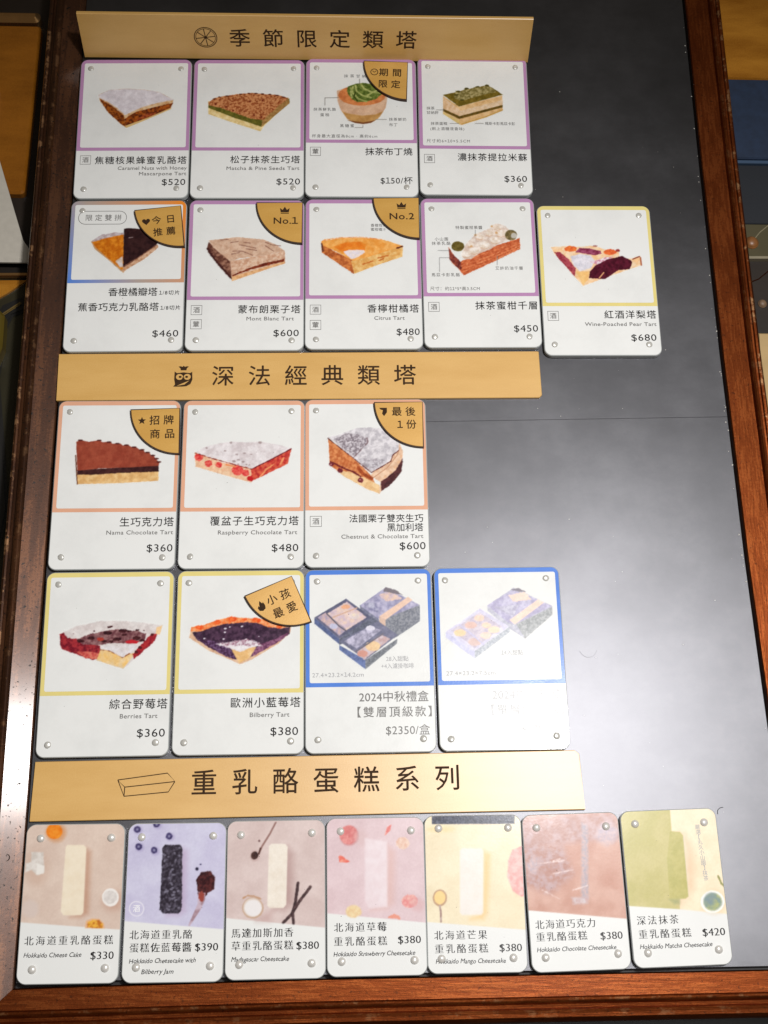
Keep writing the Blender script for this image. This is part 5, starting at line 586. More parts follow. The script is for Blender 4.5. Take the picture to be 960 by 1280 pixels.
PAINT[15] = [
  ('P',[(25.9,17.6),(34.3,23.7),(36.5,29.7),(31.9,28.5),(26.0,19.7)],(140,142,160),(110,112,136),1,0,0.1,0.35,1.0),
  ('P',[(36.6,24.4),(54.0,18.0),(53.8,25.8),(41.6,33.9),(36.5,30.3)],(150,152,160),(110,114,126),0.6,0,0.1,0.35,1.0),
  ('P',[(25.9,17.9),(38.1,9.3),(54.0,18.0),(37.2,24.4),(34.3,24.3)],(186,182,206),(140,138,170),2.2,0,0.1,0.35,1.0),
  ('P',[(34.5,12.9),(40.4,11.2),(46.1,14.9),(37.9,16.0)],(226,196,176),(200,180,190),1.6,0,0.5,0.35,1.0),
  ('P',[(27.4,17.0),(33.2,16.5),(34.9,21.4),(30.8,20.7)],(130,128,160),(180,180,200),1.4,0,0.5,0.35,1.0),
  ('P',[(38.1,9.3),(42.7,10.6),(46.2,13.1),(42.7,12.5),(36.8,11.2)],(120,112,120),(120,112,120),1,0,0.4,0.35,1.0),
  ('P',[(34.9,23.2),(48.5,14.0),(50.6,15.6),(37.7,25.0)],(228,196,176),(228,196,176),1.0,0.0,0.0,0.35,1.0),
  ('P',[(34.9,23.2),(37.7,25.0),(37.7,30.4),(34.9,29.1)],(214,184,166),(214,184,166),1.0,0.0,0.0,0.35,1.0),
  ('P',[(4.6,23.4),(19.5,14.5),(31.4,23.7),(16.1,33.6)],(104,104,130),(86,88,112),2,0,0.1,0.35,1.0),
  ('P',[(4.6,23.4),(16.1,33.6),(16.4,36.5),(4.6,26.3)],(96,108,150),(80,92,130),1.2,0,0.1,0.35,1.0),
  ('P',[(16.1,33.6),(31.4,23.4),(35.9,26.7),(27.8,30.8),(19.0,35.4),(16.2,36.5)],(110,114,134),(86,90,106),0.6,0,0.1,0.35,1.0),
  ('P',[(10.7,21.6),(19.8,16.0),(29.0,23.6),(19.6,29.5)],(226,200,186),(204,184,196),1.6,0,0.3,0.35,1.0),
  ('P',[(6.3,23.4),(9.8,21.1),(19.6,29.5),(16.1,32.1)],(168,156,178),(206,176,170),1.4,0,0.3,0.35,1.0),
  ('P',[(21.3,18.4),(21.2,18.9),(20.8,19.1),(20.2,19.4),(19.6,19.5),(18.8,19.5),(18.1,19.4),(17.6,19.1),(17.2,18.8),(17.1,18.4),(17.2,18.1),(17.6,17.7),(18.1,17.5),(18.8,17.4),(19.6,17.4),(20.2,17.5),(20.8,17.7),(21.2,18.1)],(226,170,136),(226,170,136),1,0,0.4,0.35,1.0),
  ('P',[(25.8,23.0),(25.6,23.5),(25.1,24.0),(24.5,24.3),(23.6,24.5),(22.7,24.5),(21.9,24.3),(21.2,24.0),(20.8,23.4),(20.6,22.9),(20.8,22.4),(21.2,22.0),(22.0,21.6),(22.8,21.5),(23.7,21.5),(24.5,21.6),(25.2,22.0),(25.6,22.5)],(232,214,190),(214,200,200),1,0,0.4,0.35,1.0),
  ('P',[(15.5,27.6),(15.4,28.1),(15.1,28.5),(14.5,28.7),(13.9,28.9),(13.2,28.9),(12.5,28.7),(12.1,28.5),(11.7,28.0),(11.6,27.6),(11.7,27.2),(12.1,26.7),(12.6,26.5),(13.2,26.3),(13.9,26.3),(14.6,26.5),(15.1,26.8),(15.4,27.2)],(190,190,214),(190,190,214),1,0,0.4,0.35,1.0),
  ('W',[(10.4,21.6),(16.2,27.7),(19.6,30.1)],0.6,(90,88,104),(90,88,104),1.0,0.0,0.0,0.3,1.0),
  ('W',[(13.3,23.4),(24.4,19.1)],0.6,(206,170,150),(206,170,150),1.0,0.0,0.0,0.3,1.0),
  ('P',[(16.1,34.8),(34.3,25.5),(43.4,32.2),(28.1,43.7)],(124,124,148),(104,106,130),1.5,0,0.1,0.35,1.0),
  ('P',[(16.1,36.5),(28.1,43.7),(28.1,48.1),(16.1,38.8)],(106,122,170),(90,104,146),0.8,0,0.1,0.35,1.0),
  ('P',[(28.1,43.7),(43.1,34.0),(42.7,36.3),(28.1,48.1)],(140,144,152),(100,104,112),0.5,0,0.1,0.35,1.0),
  ('P',[(18.4,34.8),(30.1,27.9),(35.9,29.7),(24.2,38.4)],(196,192,214),(140,138,160),1.2,0,0.3,0.35,1.0),
  ('P',[(24.2,39.5),(35.9,32.1),(39.9,33.9),(27.5,43.7)],(190,160,160),(206,190,196),1.4,0,0.3,0.35,1.0),
  ('P',[(35.2,37.4),(35.0,38.1),(34.3,38.8),(33.4,39.4),(32.3,39.6),(31.1,39.6),(29.9,39.4),(29.0,38.8),(28.4,38.1),(28.3,37.3),(28.4,36.5),(29.0,35.8),(30.0,35.3),(31.1,35.0),(32.3,35.0),(33.5,35.3),(34.4,35.8),(35.0,36.6)],(234,206,160),(226,190,150),1,0,0.3,0.35,1.0),
  ('P',[(29.2,40.8),(29.0,41.3),(28.6,41.9),(27.9,42.2),(27.1,42.4),(26.3,42.4),(25.5,42.2),(24.8,41.8),(24.4,41.3),(24.3,40.7),(24.5,40.1),(24.9,39.7),(25.6,39.4),(26.3,39.2),(27.2,39.2),(28.0,39.4),(28.6,39.7),(29.0,40.2)],(206,150,136),(206,150,136),1,0,0.3,0.35,1.0),
  ('P',[(32.8,28.8),(32.6,29.2),(32.3,29.5),(31.7,29.8),(31.0,29.9),(30.3,29.9),(29.6,29.8),(29.1,29.5),(28.7,29.2),(28.6,28.7),(28.7,28.3),(29.1,27.9),(29.6,27.7),(30.4,27.6),(31.1,27.6),(31.7,27.8),(32.3,28.0),(32.6,28.4)],(214,212,226),(214,212,226),1,0,0.4,0.35,1.0),
  ('W',[(23.6,39.9),(36.5,31.5)],0.6,(110,104,116),(110,104,116),1.0,0.0,0.0,0.3,1.0),
]
PAINT[16] = [  # glare wash painted in: the boxes' colours are paled
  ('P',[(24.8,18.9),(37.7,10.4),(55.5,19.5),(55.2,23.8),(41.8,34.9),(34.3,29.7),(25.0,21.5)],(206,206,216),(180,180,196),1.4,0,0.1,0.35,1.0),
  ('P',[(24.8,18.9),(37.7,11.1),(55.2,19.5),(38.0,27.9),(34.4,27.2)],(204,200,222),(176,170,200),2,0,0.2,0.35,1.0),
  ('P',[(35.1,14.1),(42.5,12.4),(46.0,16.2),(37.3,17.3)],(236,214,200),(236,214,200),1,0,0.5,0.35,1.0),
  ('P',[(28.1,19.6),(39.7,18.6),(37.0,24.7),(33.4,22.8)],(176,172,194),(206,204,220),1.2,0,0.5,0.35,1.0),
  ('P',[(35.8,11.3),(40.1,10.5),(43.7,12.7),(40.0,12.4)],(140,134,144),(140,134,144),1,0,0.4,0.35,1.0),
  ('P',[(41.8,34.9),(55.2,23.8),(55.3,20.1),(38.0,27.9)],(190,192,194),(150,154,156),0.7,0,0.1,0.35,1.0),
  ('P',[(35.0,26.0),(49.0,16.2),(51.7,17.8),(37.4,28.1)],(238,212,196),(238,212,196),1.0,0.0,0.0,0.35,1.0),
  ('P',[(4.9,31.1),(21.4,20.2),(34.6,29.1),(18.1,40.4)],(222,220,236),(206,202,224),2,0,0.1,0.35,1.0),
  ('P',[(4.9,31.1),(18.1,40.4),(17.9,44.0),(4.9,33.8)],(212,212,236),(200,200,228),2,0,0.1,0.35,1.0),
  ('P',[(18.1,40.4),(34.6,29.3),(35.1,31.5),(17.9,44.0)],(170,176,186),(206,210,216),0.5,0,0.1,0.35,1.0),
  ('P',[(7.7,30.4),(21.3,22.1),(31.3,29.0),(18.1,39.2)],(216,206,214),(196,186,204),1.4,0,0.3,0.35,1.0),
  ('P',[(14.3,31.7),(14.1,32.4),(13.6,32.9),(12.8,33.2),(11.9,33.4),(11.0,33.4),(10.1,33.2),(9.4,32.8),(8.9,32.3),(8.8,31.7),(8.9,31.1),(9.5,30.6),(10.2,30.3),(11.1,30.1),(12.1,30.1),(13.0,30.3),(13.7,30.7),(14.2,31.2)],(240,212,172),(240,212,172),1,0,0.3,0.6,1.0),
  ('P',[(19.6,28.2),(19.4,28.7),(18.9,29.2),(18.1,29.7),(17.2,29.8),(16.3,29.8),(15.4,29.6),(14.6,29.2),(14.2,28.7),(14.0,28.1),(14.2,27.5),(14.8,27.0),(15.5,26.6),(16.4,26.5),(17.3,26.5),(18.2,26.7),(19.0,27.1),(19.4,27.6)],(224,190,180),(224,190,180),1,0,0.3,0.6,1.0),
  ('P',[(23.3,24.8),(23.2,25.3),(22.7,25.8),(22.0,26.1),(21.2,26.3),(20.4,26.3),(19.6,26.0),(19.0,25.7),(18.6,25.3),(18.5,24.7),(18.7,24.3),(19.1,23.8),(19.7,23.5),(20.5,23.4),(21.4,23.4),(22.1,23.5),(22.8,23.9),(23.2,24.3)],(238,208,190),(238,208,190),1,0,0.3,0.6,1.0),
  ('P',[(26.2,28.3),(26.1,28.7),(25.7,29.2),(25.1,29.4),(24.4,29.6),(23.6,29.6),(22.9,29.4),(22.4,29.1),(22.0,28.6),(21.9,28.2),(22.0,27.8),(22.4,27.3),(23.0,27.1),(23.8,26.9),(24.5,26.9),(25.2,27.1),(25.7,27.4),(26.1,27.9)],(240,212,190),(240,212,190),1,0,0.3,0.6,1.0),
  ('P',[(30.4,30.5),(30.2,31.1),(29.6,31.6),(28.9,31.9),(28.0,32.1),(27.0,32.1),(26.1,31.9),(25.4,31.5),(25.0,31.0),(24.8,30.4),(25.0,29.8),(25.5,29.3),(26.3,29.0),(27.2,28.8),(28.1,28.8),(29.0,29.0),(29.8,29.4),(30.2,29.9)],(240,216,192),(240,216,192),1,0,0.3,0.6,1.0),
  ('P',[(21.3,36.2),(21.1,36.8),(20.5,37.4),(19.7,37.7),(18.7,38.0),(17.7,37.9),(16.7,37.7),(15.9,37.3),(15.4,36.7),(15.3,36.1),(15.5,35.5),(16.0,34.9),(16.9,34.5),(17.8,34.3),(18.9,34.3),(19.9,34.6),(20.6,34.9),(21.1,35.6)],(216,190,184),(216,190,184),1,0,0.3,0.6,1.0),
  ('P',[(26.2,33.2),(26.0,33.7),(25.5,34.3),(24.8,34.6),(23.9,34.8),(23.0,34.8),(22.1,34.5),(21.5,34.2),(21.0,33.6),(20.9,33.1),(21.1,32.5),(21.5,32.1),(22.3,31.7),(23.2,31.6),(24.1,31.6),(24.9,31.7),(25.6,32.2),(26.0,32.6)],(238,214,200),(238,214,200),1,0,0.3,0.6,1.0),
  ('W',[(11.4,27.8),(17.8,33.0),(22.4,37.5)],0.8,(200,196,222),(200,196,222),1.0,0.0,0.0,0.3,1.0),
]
PAINT[17] = [
  ('P',[(-5.5,-3.1),(47.5,-2.4),(45.7,45.0),(-2.1,41.0)],(220,200,186),(212,190,176),9,0,0,0.4,1.0),
  ('P',[(17.6,3.9),(17.4,5.3),(16.7,6.6),(15.7,7.5),(14.2,7.9),(12.7,7.9),(11.2,7.4),(10.0,6.5),(9.1,5.3),(8.7,3.9),(8.9,2.4),(9.6,1.2),(10.7,0.3),(12.2,-0.2),(13.7,-0.2),(15.2,0.3),(16.4,1.3),(17.3,2.5)],(206,130,70),(206,130,70),1,0,0.1,2.5,0.5),
  ('P',[(16.0,3.4),(15.9,4.5),(15.3,5.5),(14.4,6.3),(13.3,6.6),(12.0,6.6),(10.8,6.2),(9.8,5.5),(9.1,4.5),(8.8,3.3),(9.0,2.2),(9.5,1.2),(10.4,0.5),(11.6,0.1),(12.8,0.1),(14.0,0.5),(15.0,1.3),(15.7,2.3)],(240,150,50),(230,120,30),2,0,0.1,0.6,1.0),
  ('P',[(10.8,19.2),(10.7,21.6),(9.9,23.8),(8.7,25.3),(7.0,26.1),(5.2,26.1),(3.5,25.2),(2.0,23.6),(0.9,21.5),(0.4,19.1),(0.5,16.6),(1.3,14.5),(2.6,12.9),(4.2,12.1),(6.0,12.1),(7.8,13.0),(9.3,14.6),(10.4,16.8)],(196,160,140),(196,160,140),3,0,0.3,6,0.4),
  ('P',[(3.0,12.0),(8.3,12.1),(8.8,17.2),(9.4,20.7),(6.3,21.9),(3.6,19.6),(1.0,20.6),(1.0,16.8),(3.3,16.1)],(226,220,214),(206,198,190),2,0,0.2,0.8,1.0),
  ('P',[(5.7,16.8),(9.1,17.9),(8.9,21.2),(5.8,21.5)],(234,230,224),(234,230,224),2,0,0.1,0.5,1.0),
  ('P',[(26.6,10.7),(28.8,12.3),(29.2,38.0),(26.2,39.4),(21.6,39.4),(26.6,38.0)],(176,120,90),(176,120,90),3,0,0.2,4,0.55),
  ('P',[(17.8,10.1),(18.6,9.2),(25.5,9.3),(26.8,10.4),(27.1,37.5),(26.2,38.6),(18.6,38.6),(17.4,37.0)],(238,226,204),(234,220,196),3,0,0.05,0.5,1.0),
  ('P',[(44.2,32.8),(44.0,34.2),(43.3,35.4),(42.1,36.4),(40.6,36.8),(39.1,36.8),(37.5,36.3),(36.3,35.3),(35.4,34.0),(35.0,32.6),(35.2,31.2),(35.9,29.9),(37.1,29.0),(38.6,28.5),(40.2,28.6),(41.7,29.1),(43.0,30.0),(43.9,31.3)],(186,140,120),(186,140,120),3,0,0.1,5,0.5),
  ('P',[(42.1,31.5),(41.9,32.8),(41.3,34.0),(40.4,34.8),(39.2,35.2),(38.0,35.2),(36.8,34.7),(35.8,33.9),(35.1,32.7),(34.8,31.4),(34.9,30.1),(35.5,29.0),(36.4,28.2),(37.6,27.7),(38.8,27.7),(40.1,28.2),(41.1,29.0),(41.8,30.2)],(238,234,230),(238,234,230),2,0,0.1,0.5,1.0),
  ('P',[(41.2,31.4),(41.1,32.4),(40.6,33.2),(39.9,33.8),(39.0,34.1),(38.0,34.1),(37.0,33.8),(36.2,33.1),(35.6,32.3),(35.4,31.3),(35.5,30.4),(36.0,29.5),(36.7,28.9),(37.7,28.6),(38.7,28.6),(39.6,29.0),(40.5,29.6),(41.0,30.4)],(226,220,216),(210,204,200),1.2,0,0.3,0.6,1.0),
  ('P',[(7.8,35.7),(7.7,37.0),(7.2,38.2),(6.3,39.0),(5.1,39.4),(3.8,39.4),(2.7,38.9),(1.6,38.1),(0.9,36.9),(0.6,35.6),(0.7,34.4),(1.3,33.2),(2.1,32.4),(3.3,32.0),(4.6,32.0),(5.8,32.4),(6.8,33.3),(7.5,34.4)],(214,198,190),(214,198,190),2,0,0.4,2,0.8),
  ('P',[(28.2,44.0),(28.4,41.0),(30.9,40.0),(34.0,40.2),(36.2,42.1),(36.7,44.3)],(226,180,140),(226,180,140),1,0,0.1,0.5,1.0),
  ('P',[(29.0,43.8),(29.1,41.5),(31.4,40.6),(34.1,40.8),(35.6,42.2),(35.9,44.3)],(236,180,70),(190,110,40),1,0.03,0.3,0.4,1.0),
]
PAINT[18] = [
  ('P',[(-4.3,-2.6),(47.8,-2.0),(43.7,45.2),(-1.0,41.1)],(206,204,226),(196,192,218),9,0,0,0.4,1.0),
  ('P',[(6.6,3.3),(6.5,3.9),(6.2,4.4),(5.7,4.7),(5.2,4.9),(4.5,4.9),(3.9,4.7),(3.4,4.4),(3.1,3.9),(3.0,3.3),(3.0,2.7),(3.3,2.3),(3.8,1.9),(4.4,1.7),(5.0,1.7),(5.6,1.9),(6.1,2.3),(6.4,2.8)],(160,150,190),(160,150,190),2,0,0.1,2,0.6),
  ('P',[(5.7,2.9),(5.6,3.4),(5.4,3.9),(5.0,4.1),(4.5,4.3),(4.0,4.3),(3.5,4.1),(3.1,3.8),(2.8,3.4),(2.7,2.9),(2.8,2.4),(3.0,1.9),(3.4,1.7),(3.9,1.5),(4.4,1.5),(4.9,1.7),(5.3,2.0),(5.6,2.4)],(84,76,120),(60,54,94),1,0,0.2,0.35,1.0),
  ('P',[(4.7,2.9),(4.7,3.1),(4.6,3.3),(4.5,3.3),(4.3,3.4),(4.2,3.4),(4.0,3.3),(3.8,3.2),(3.7,3.1),(3.7,2.9),(3.7,2.7),(3.8,2.5),(3.9,2.5),(4.1,2.4),(4.3,2.4),(4.5,2.5),(4.6,2.6),(4.7,2.7)],(140,136,170),(140,136,170),1,0,0.1,0.35,1.0),
  ('P',[(15.0,1.2),(14.9,1.7),(14.6,2.2),(14.1,2.6),(13.5,2.8),(12.9,2.8),(12.3,2.6),(11.8,2.2),(11.5,1.7),(11.3,1.1),(11.4,0.5),(11.7,0.1),(12.2,-0.3),(12.8,-0.5),(13.4,-0.5),(14.0,-0.3),(14.5,0.1),(14.8,0.6)],(160,150,190),(160,150,190),2,0,0.1,2,0.6),
  ('P',[(14.1,0.7),(14.0,1.3),(13.8,1.7),(13.4,2.0),(12.9,2.1),(12.4,2.1),(11.9,2.0),(11.5,1.7),(11.2,1.2),(11.1,0.7),(11.2,0.2),(11.4,-0.2),(11.8,-0.5),(12.3,-0.7),(12.8,-0.7),(13.3,-0.5),(13.7,-0.2),(14.0,0.3)],(84,76,120),(60,54,94),1,0,0.2,0.35,1.0),
  ('P',[(13.1,0.7),(13.1,0.9),(13.0,1.1),(12.9,1.2),(12.7,1.3),(12.5,1.3),(12.3,1.2),(12.2,1.1),(12.1,0.9),(12.1,0.7),(12.1,0.5),(12.2,0.4),(12.3,0.3),(12.5,0.2),(12.7,0.2),(12.9,0.3),(13.0,0.4),(13.1,0.5)],(140,136,170),(140,136,170),1,0,0.1,0.35,1.0),
  ('P',[(20.7,6.4),(20.6,6.9),(20.3,7.5),(19.8,7.8),(19.2,8.0),(18.6,8.0),(18.0,7.8),(17.5,7.4),(17.2,6.9),(17.1,6.3),(17.1,5.8),(17.4,5.3),(17.9,4.9),(18.5,4.7),(19.1,4.7),(19.7,4.9),(20.2,5.3),(20.6,5.9)],(160,150,190),(160,150,190),2,0,0.1,2,0.6),
  ('P',[(19.8,6.0),(19.7,6.5),(19.5,6.9),(19.1,7.2),(18.6,7.4),(18.1,7.4),(17.6,7.2),(17.2,6.9),(16.9,6.5),(16.8,5.9),(16.9,5.5),(17.1,5.0),(17.5,4.7),(18.0,4.5),(18.5,4.5),(19.0,4.7),(19.4,5.1),(19.7,5.5)],(84,76,120),(60,54,94),1,0,0.2,0.35,1.0),
  ('P',[(18.8,6.0),(18.8,6.1),(18.7,6.3),(18.6,6.4),(18.4,6.5),(18.2,6.5),(18.1,6.4),(17.9,6.3),(17.8,6.1),(17.8,5.9),(17.8,5.8),(17.9,5.6),(18.0,5.5),(18.2,5.5),(18.4,5.5),(18.6,5.5),(18.7,5.7),(18.8,5.8)],(140,136,170),(140,136,170),1,0,0.1,0.35,1.0),
  ('P',[(7.5,10.7),(7.4,11.2),(7.2,11.7),(6.7,12.1),(6.1,12.3),(5.5,12.3),(4.9,12.1),(4.4,11.7),(4.1,11.2),(3.9,10.6),(4.0,10.1),(4.3,9.6),(4.8,9.2),(5.3,9.0),(5.9,9.0),(6.6,9.2),(7.0,9.6),(7.4,10.1)],(160,150,190),(160,150,190),2,0,0.1,2,0.6),
  ('P',[(6.6,10.3),(6.6,10.7),(6.3,11.1),(6.0,11.5),(5.5,11.7),(5.0,11.7),(4.5,11.5),(4.1,11.1),(3.8,10.7),(3.7,10.2),(3.8,9.7),(4.0,9.3),(4.4,9.0),(4.9,8.8),(5.4,8.8),(5.9,9.0),(6.3,9.3),(6.6,9.7)],(84,76,120),(60,54,94),1,0,0.2,0.35,1.0),
  ('P',[(5.7,10.2),(5.7,10.4),(5.6,10.5),(5.5,10.7),(5.3,10.7),(5.1,10.7),(4.9,10.7),(4.8,10.5),(4.7,10.4),(4.6,10.2),(4.7,10.1),(4.8,9.9),(4.9,9.8),(5.1,9.7),(5.2,9.7),(5.4,9.8),(5.6,9.9),(5.7,10.1)],(140,136,170),(140,136,170),1,0,0.1,0.35,1.0),
  ('P',[(14.3,12.3),(14.3,12.9),(14.0,13.3),(13.5,13.7),(12.9,13.9),(12.3,13.9),(11.7,13.7),(11.2,13.3),(10.9,12.8),(10.8,12.3),(10.8,11.7),(11.2,11.2),(11.6,10.8),(12.2,10.7),(12.8,10.7),(13.4,10.9),(13.9,11.2),(14.2,11.7)],(160,150,190),(160,150,190),2,0,0.1,2,0.6),
  ('P',[(13.5,11.9),(13.4,12.3),(13.2,12.8),(12.8,13.1),(12.3,13.3),(11.8,13.3),(11.3,13.1),(10.9,12.7),(10.6,12.3),(10.5,11.8),(10.6,11.3),(10.8,10.9),(11.2,10.6),(11.7,10.4),(12.2,10.5),(12.7,10.6),(13.1,10.9),(13.4,11.4)],(84,76,120),(60,54,94),1,0,0.2,0.35,1.0),
  ('P',[(12.6,11.9),(12.5,12.0),(12.4,12.2),(12.3,12.3),(12.1,12.3),(11.9,12.3),(11.8,12.3),(11.6,12.2),(11.5,12.0),(11.5,11.9),(11.5,11.7),(11.6,11.5),(11.7,11.4),(11.9,11.3),(12.1,11.3),(12.2,11.4),(12.4,11.5),(12.5,11.7)],(140,136,170),(140,136,170),1,0,0.1,0.35,1.0),
  ('P',[(24.3,11.2),(26.5,12.7),(26.3,37.5),(23.8,39.4),(18.6,39.2)],(176,150,180),(176,150,180),3,0,0.2,5,0.6),
  ('P',[(15.6,10.9),(16.7,9.5),(23.2,9.6),(24.4,11.2),(24.9,37.0),(23.5,38.4),(17.0,38.4),(15.4,36.8)],(46,40,50),(96,90,106),0.9,0.09,0.35,0.35,1.0),
  ('P',[(21.8,30.6),(21.8,30.8),(21.6,30.9),(21.5,31.0),(21.3,31.1),(21.1,31.1),(20.9,31.0),(20.8,30.9),(20.7,30.8),(20.6,30.6),(20.7,30.4),(20.8,30.3),(20.9,30.2),(21.1,30.1),(21.3,30.1),(21.5,30.2),(21.6,30.3),(21.7,30.4)],(130,126,144),(130,126,144),1,0,0.3,0.4,0.8),
  ('P',[(23.0,32.8),(23.0,32.9),(22.9,33.0),(22.8,33.0),(22.7,33.1),(22.5,33.1),(22.3,33.0),(22.2,33.0),(22.1,32.8),(22.1,32.8),(22.1,32.6),(22.2,32.5),(22.3,32.4),(22.4,32.4),(22.6,32.4),(22.8,32.4),(22.9,32.5),(23.0,32.6)],(130,126,144),(130,126,144),1,0,0.3,0.4,0.8),
  ('P',[(18.9,14.7),(18.9,14.8),(18.8,14.9),(18.7,15.0),(18.5,15.0),(18.3,15.0),(18.1,15.0),(18.0,14.9),(17.9,14.8),(17.9,14.7),(17.9,14.5),(18.0,14.5),(18.1,14.4),(18.3,14.3),(18.5,14.4),(18.7,14.4),(18.8,14.5),(18.9,14.6)],(130,126,144),(130,126,144),1,0,0.3,0.4,0.8),
  ('P',[(18.9,36.4),(18.9,36.6),(18.8,36.7),(18.8,36.8),(18.6,36.8),(18.5,36.8),(18.4,36.8),(18.3,36.7),(18.2,36.6),(18.2,36.4),(18.2,36.2),(18.3,36.1),(18.4,36.0),(18.5,36.0),(18.6,36.0),(18.7,36.0),(18.8,36.1),(18.9,36.2)],(130,126,144),(130,126,144),1,0,0.3,0.4,0.8),
  ('P',[(20.0,20.8),(20.0,20.9),(19.9,21.0),(19.9,21.2),(19.8,21.2),(19.6,21.2),(19.5,21.2),(19.4,21.0),(19.3,20.9),(19.3,20.7),(19.3,20.6),(19.4,20.4),(19.5,20.3),(19.6,20.2),(19.7,20.2),(19.9,20.3),(19.9,20.4),(20.0,20.6)],(130,126,144),(130,126,144),1,0,0.3,0.4,0.8),
  ('P',[(21.0,22.2),(21.0,22.4),(20.9,22.4),(20.8,22.6),(20.6,22.6),(20.5,22.6),(20.3,22.5),(20.2,22.4),(20.1,22.4),(20.0,22.2),(20.1,22.1),(20.1,22.0),(20.2,21.9),(20.4,21.9),(20.6,21.9),(20.8,22.0),(20.9,22.0),(21.0,22.1)],(130,126,144),(130,126,144),1,0,0.3,0.4,0.8),
  ('P',[(20.4,25.8),(20.4,25.9),(20.2,26.0),(20.1,26.1),(19.9,26.1),(19.7,26.1),(19.5,26.1),(19.3,26.0),(19.2,25.8),(19.2,25.7),(19.2,25.6),(19.3,25.5),(19.5,25.4),(19.7,25.4),(19.9,25.4),(20.1,25.4),(20.2,25.5),(20.3,25.6)],(130,126,144),(130,126,144),1,0,0.3,0.4,0.8),
  ('P',[(20.6,28.4),(20.6,28.4),(20.5,28.6),(20.3,28.6),(20.2,28.6),(20.0,28.6),(19.8,28.6),(19.6,28.6),(19.5,28.4),(19.5,28.3),(19.5,28.2),(19.6,28.1),(19.8,28.0),(19.9,28.0),(20.1,28.0),(20.3,28.0),(20.4,28.1),(20.6,28.2)],(130,126,144),(130,126,144),1,0,0.3,0.4,0.8),
  ('P',[(19.0,29.0),(19.0,29.2),(18.9,29.4),(18.8,29.5),(18.6,29.5),(18.4,29.5),(18.2,29.4),(18.1,29.4),(18.0,29.2),(18.0,29.0),(18.0,28.9),(18.1,28.8),(18.2,28.6),(18.4,28.6),(18.6,28.6),(18.8,28.6),(18.9,28.8),(19.0,28.9)],(130,126,144),(130,126,144),1,0,0.3,0.4,0.8),
  ('P',[(17.9,29.5),(17.9,29.7),(17.8,29.8),(17.7,29.9),(17.5,30.0),(17.3,30.0),(17.1,29.9),(17.0,29.8),(16.9,29.6),(16.9,29.5),(16.9,29.3),(17.0,29.2),(17.1,29.1),(17.3,29.0),(17.5,29.0),(17.7,29.1),(17.8,29.2),(17.9,29.4)],(130,126,144),(130,126,144),1,0,0.3,0.4,0.8),
  ('P',[(23.6,11.0),(23.5,11.1),(23.4,11.2),(23.3,11.3),(23.1,11.3),(22.9,11.3),(22.7,11.3),(22.6,11.2),(22.5,11.1),(22.5,10.9),(22.5,10.9),(22.6,10.7),(22.7,10.7),(22.9,10.6),(23.1,10.6),(23.3,10.7),(23.4,10.7),(23.5,10.9)],(130,126,144),(130,126,144),1,0,0.3,0.4,0.8),
  ('P',[(19.5,23.6),(19.5,23.8),(19.4,23.8),(19.3,24.0),(19.1,24.0),(19.0,24.0),(18.8,24.0),(18.7,23.8),(18.6,23.7),(18.6,23.6),(18.6,23.4),(18.7,23.4),(18.8,23.2),(18.9,23.2),(19.1,23.2),(19.2,23.2),(19.4,23.4),(19.5,23.5)],(130,126,144),(130,126,144),1,0,0.3,0.4,0.8),
  ('P',[(21.2,32.3),(21.1,32.4),(21.0,32.6),(20.9,32.6),(20.7,32.6),(20.5,32.6),(20.2,32.6),(20.1,32.6),(20.0,32.4),(19.9,32.3),(20.0,32.2),(20.1,32.1),(20.2,32.0),(20.4,32.0),(20.6,32.0),(20.9,32.0),(21.0,32.1),(21.1,32.2)],(130,126,144),(130,126,144),1,0,0.3,0.4,0.8),
  ('P',[(18.3,28.4),(18.3,28.6),(18.2,28.6),(18.1,28.7),(18.0,28.8),(17.8,28.8),(17.7,28.7),(17.6,28.6),(17.5,28.5),(17.5,28.4),(17.5,28.3),(17.6,28.2),(17.7,28.1),(17.8,28.1),(18.0,28.1),(18.1,28.1),(18.2,28.2),(18.3,28.3)],(130,126,144),(130,126,144),1,0,0.3,0.4,0.8),
  ('P',[(22.1,31.8),(22.1,31.9),(22.0,32.0),(21.9,32.1),(21.8,32.2),(21.6,32.2),(21.4,32.1),(21.3,32.0),(21.2,31.9),(21.2,31.8),(21.2,31.6),(21.3,31.5),(21.4,31.4),(21.6,31.4),(21.7,31.4),(21.9,31.4),(22.0,31.5),(22.1,31.6)],(130,126,144),(130,126,144),1,0,0.3,0.4,0.8),
  ('P',[(23.8,29.2),(23.7,29.3),(23.7,29.4),(23.5,29.6),(23.4,29.6),(23.2,29.6),(23.0,29.6),(22.8,29.4),(22.7,29.3),(22.7,29.2),(22.7,29.0),(22.8,28.8),(23.0,28.7),(23.1,28.7),(23.3,28.7),(23.5,28.7),(23.7,28.8),(23.7,29.0)],(130,126,144),(130,126,144),1,0,0.3,0.4,0.8),
  ('P',[(18.3,29.2),(18.3,29.3),(18.2,29.4),(18.1,29.5),(17.9,29.6),(17.8,29.6),(17.6,29.5),(17.4,29.4),(17.4,29.3),(17.3,29.2),(17.3,29.0),(17.4,28.9),(17.5,28.8),(17.7,28.8),(17.9,28.8),(18.1,28.8),(18.2,28.9),(18.3,29.0)],(130,126,144),(130,126,144),1,0,0.3,0.4,0.8),
  ('P',[(23.4,14.5),(23.4,14.7),(23.4,14.8),(23.3,15.0),(23.2,15.0),(23.0,15.0),(23.0,14.9),(22.8,14.8),(22.8,14.6),(22.7,14.5),(22.8,14.3),(22.8,14.1),(22.9,14.0),(23.0,13.9),(23.1,13.9),(23.2,14.0),(23.3,14.1),(23.4,14.3)],(130,126,144),(130,126,144),1,0,0.3,0.4,0.8),
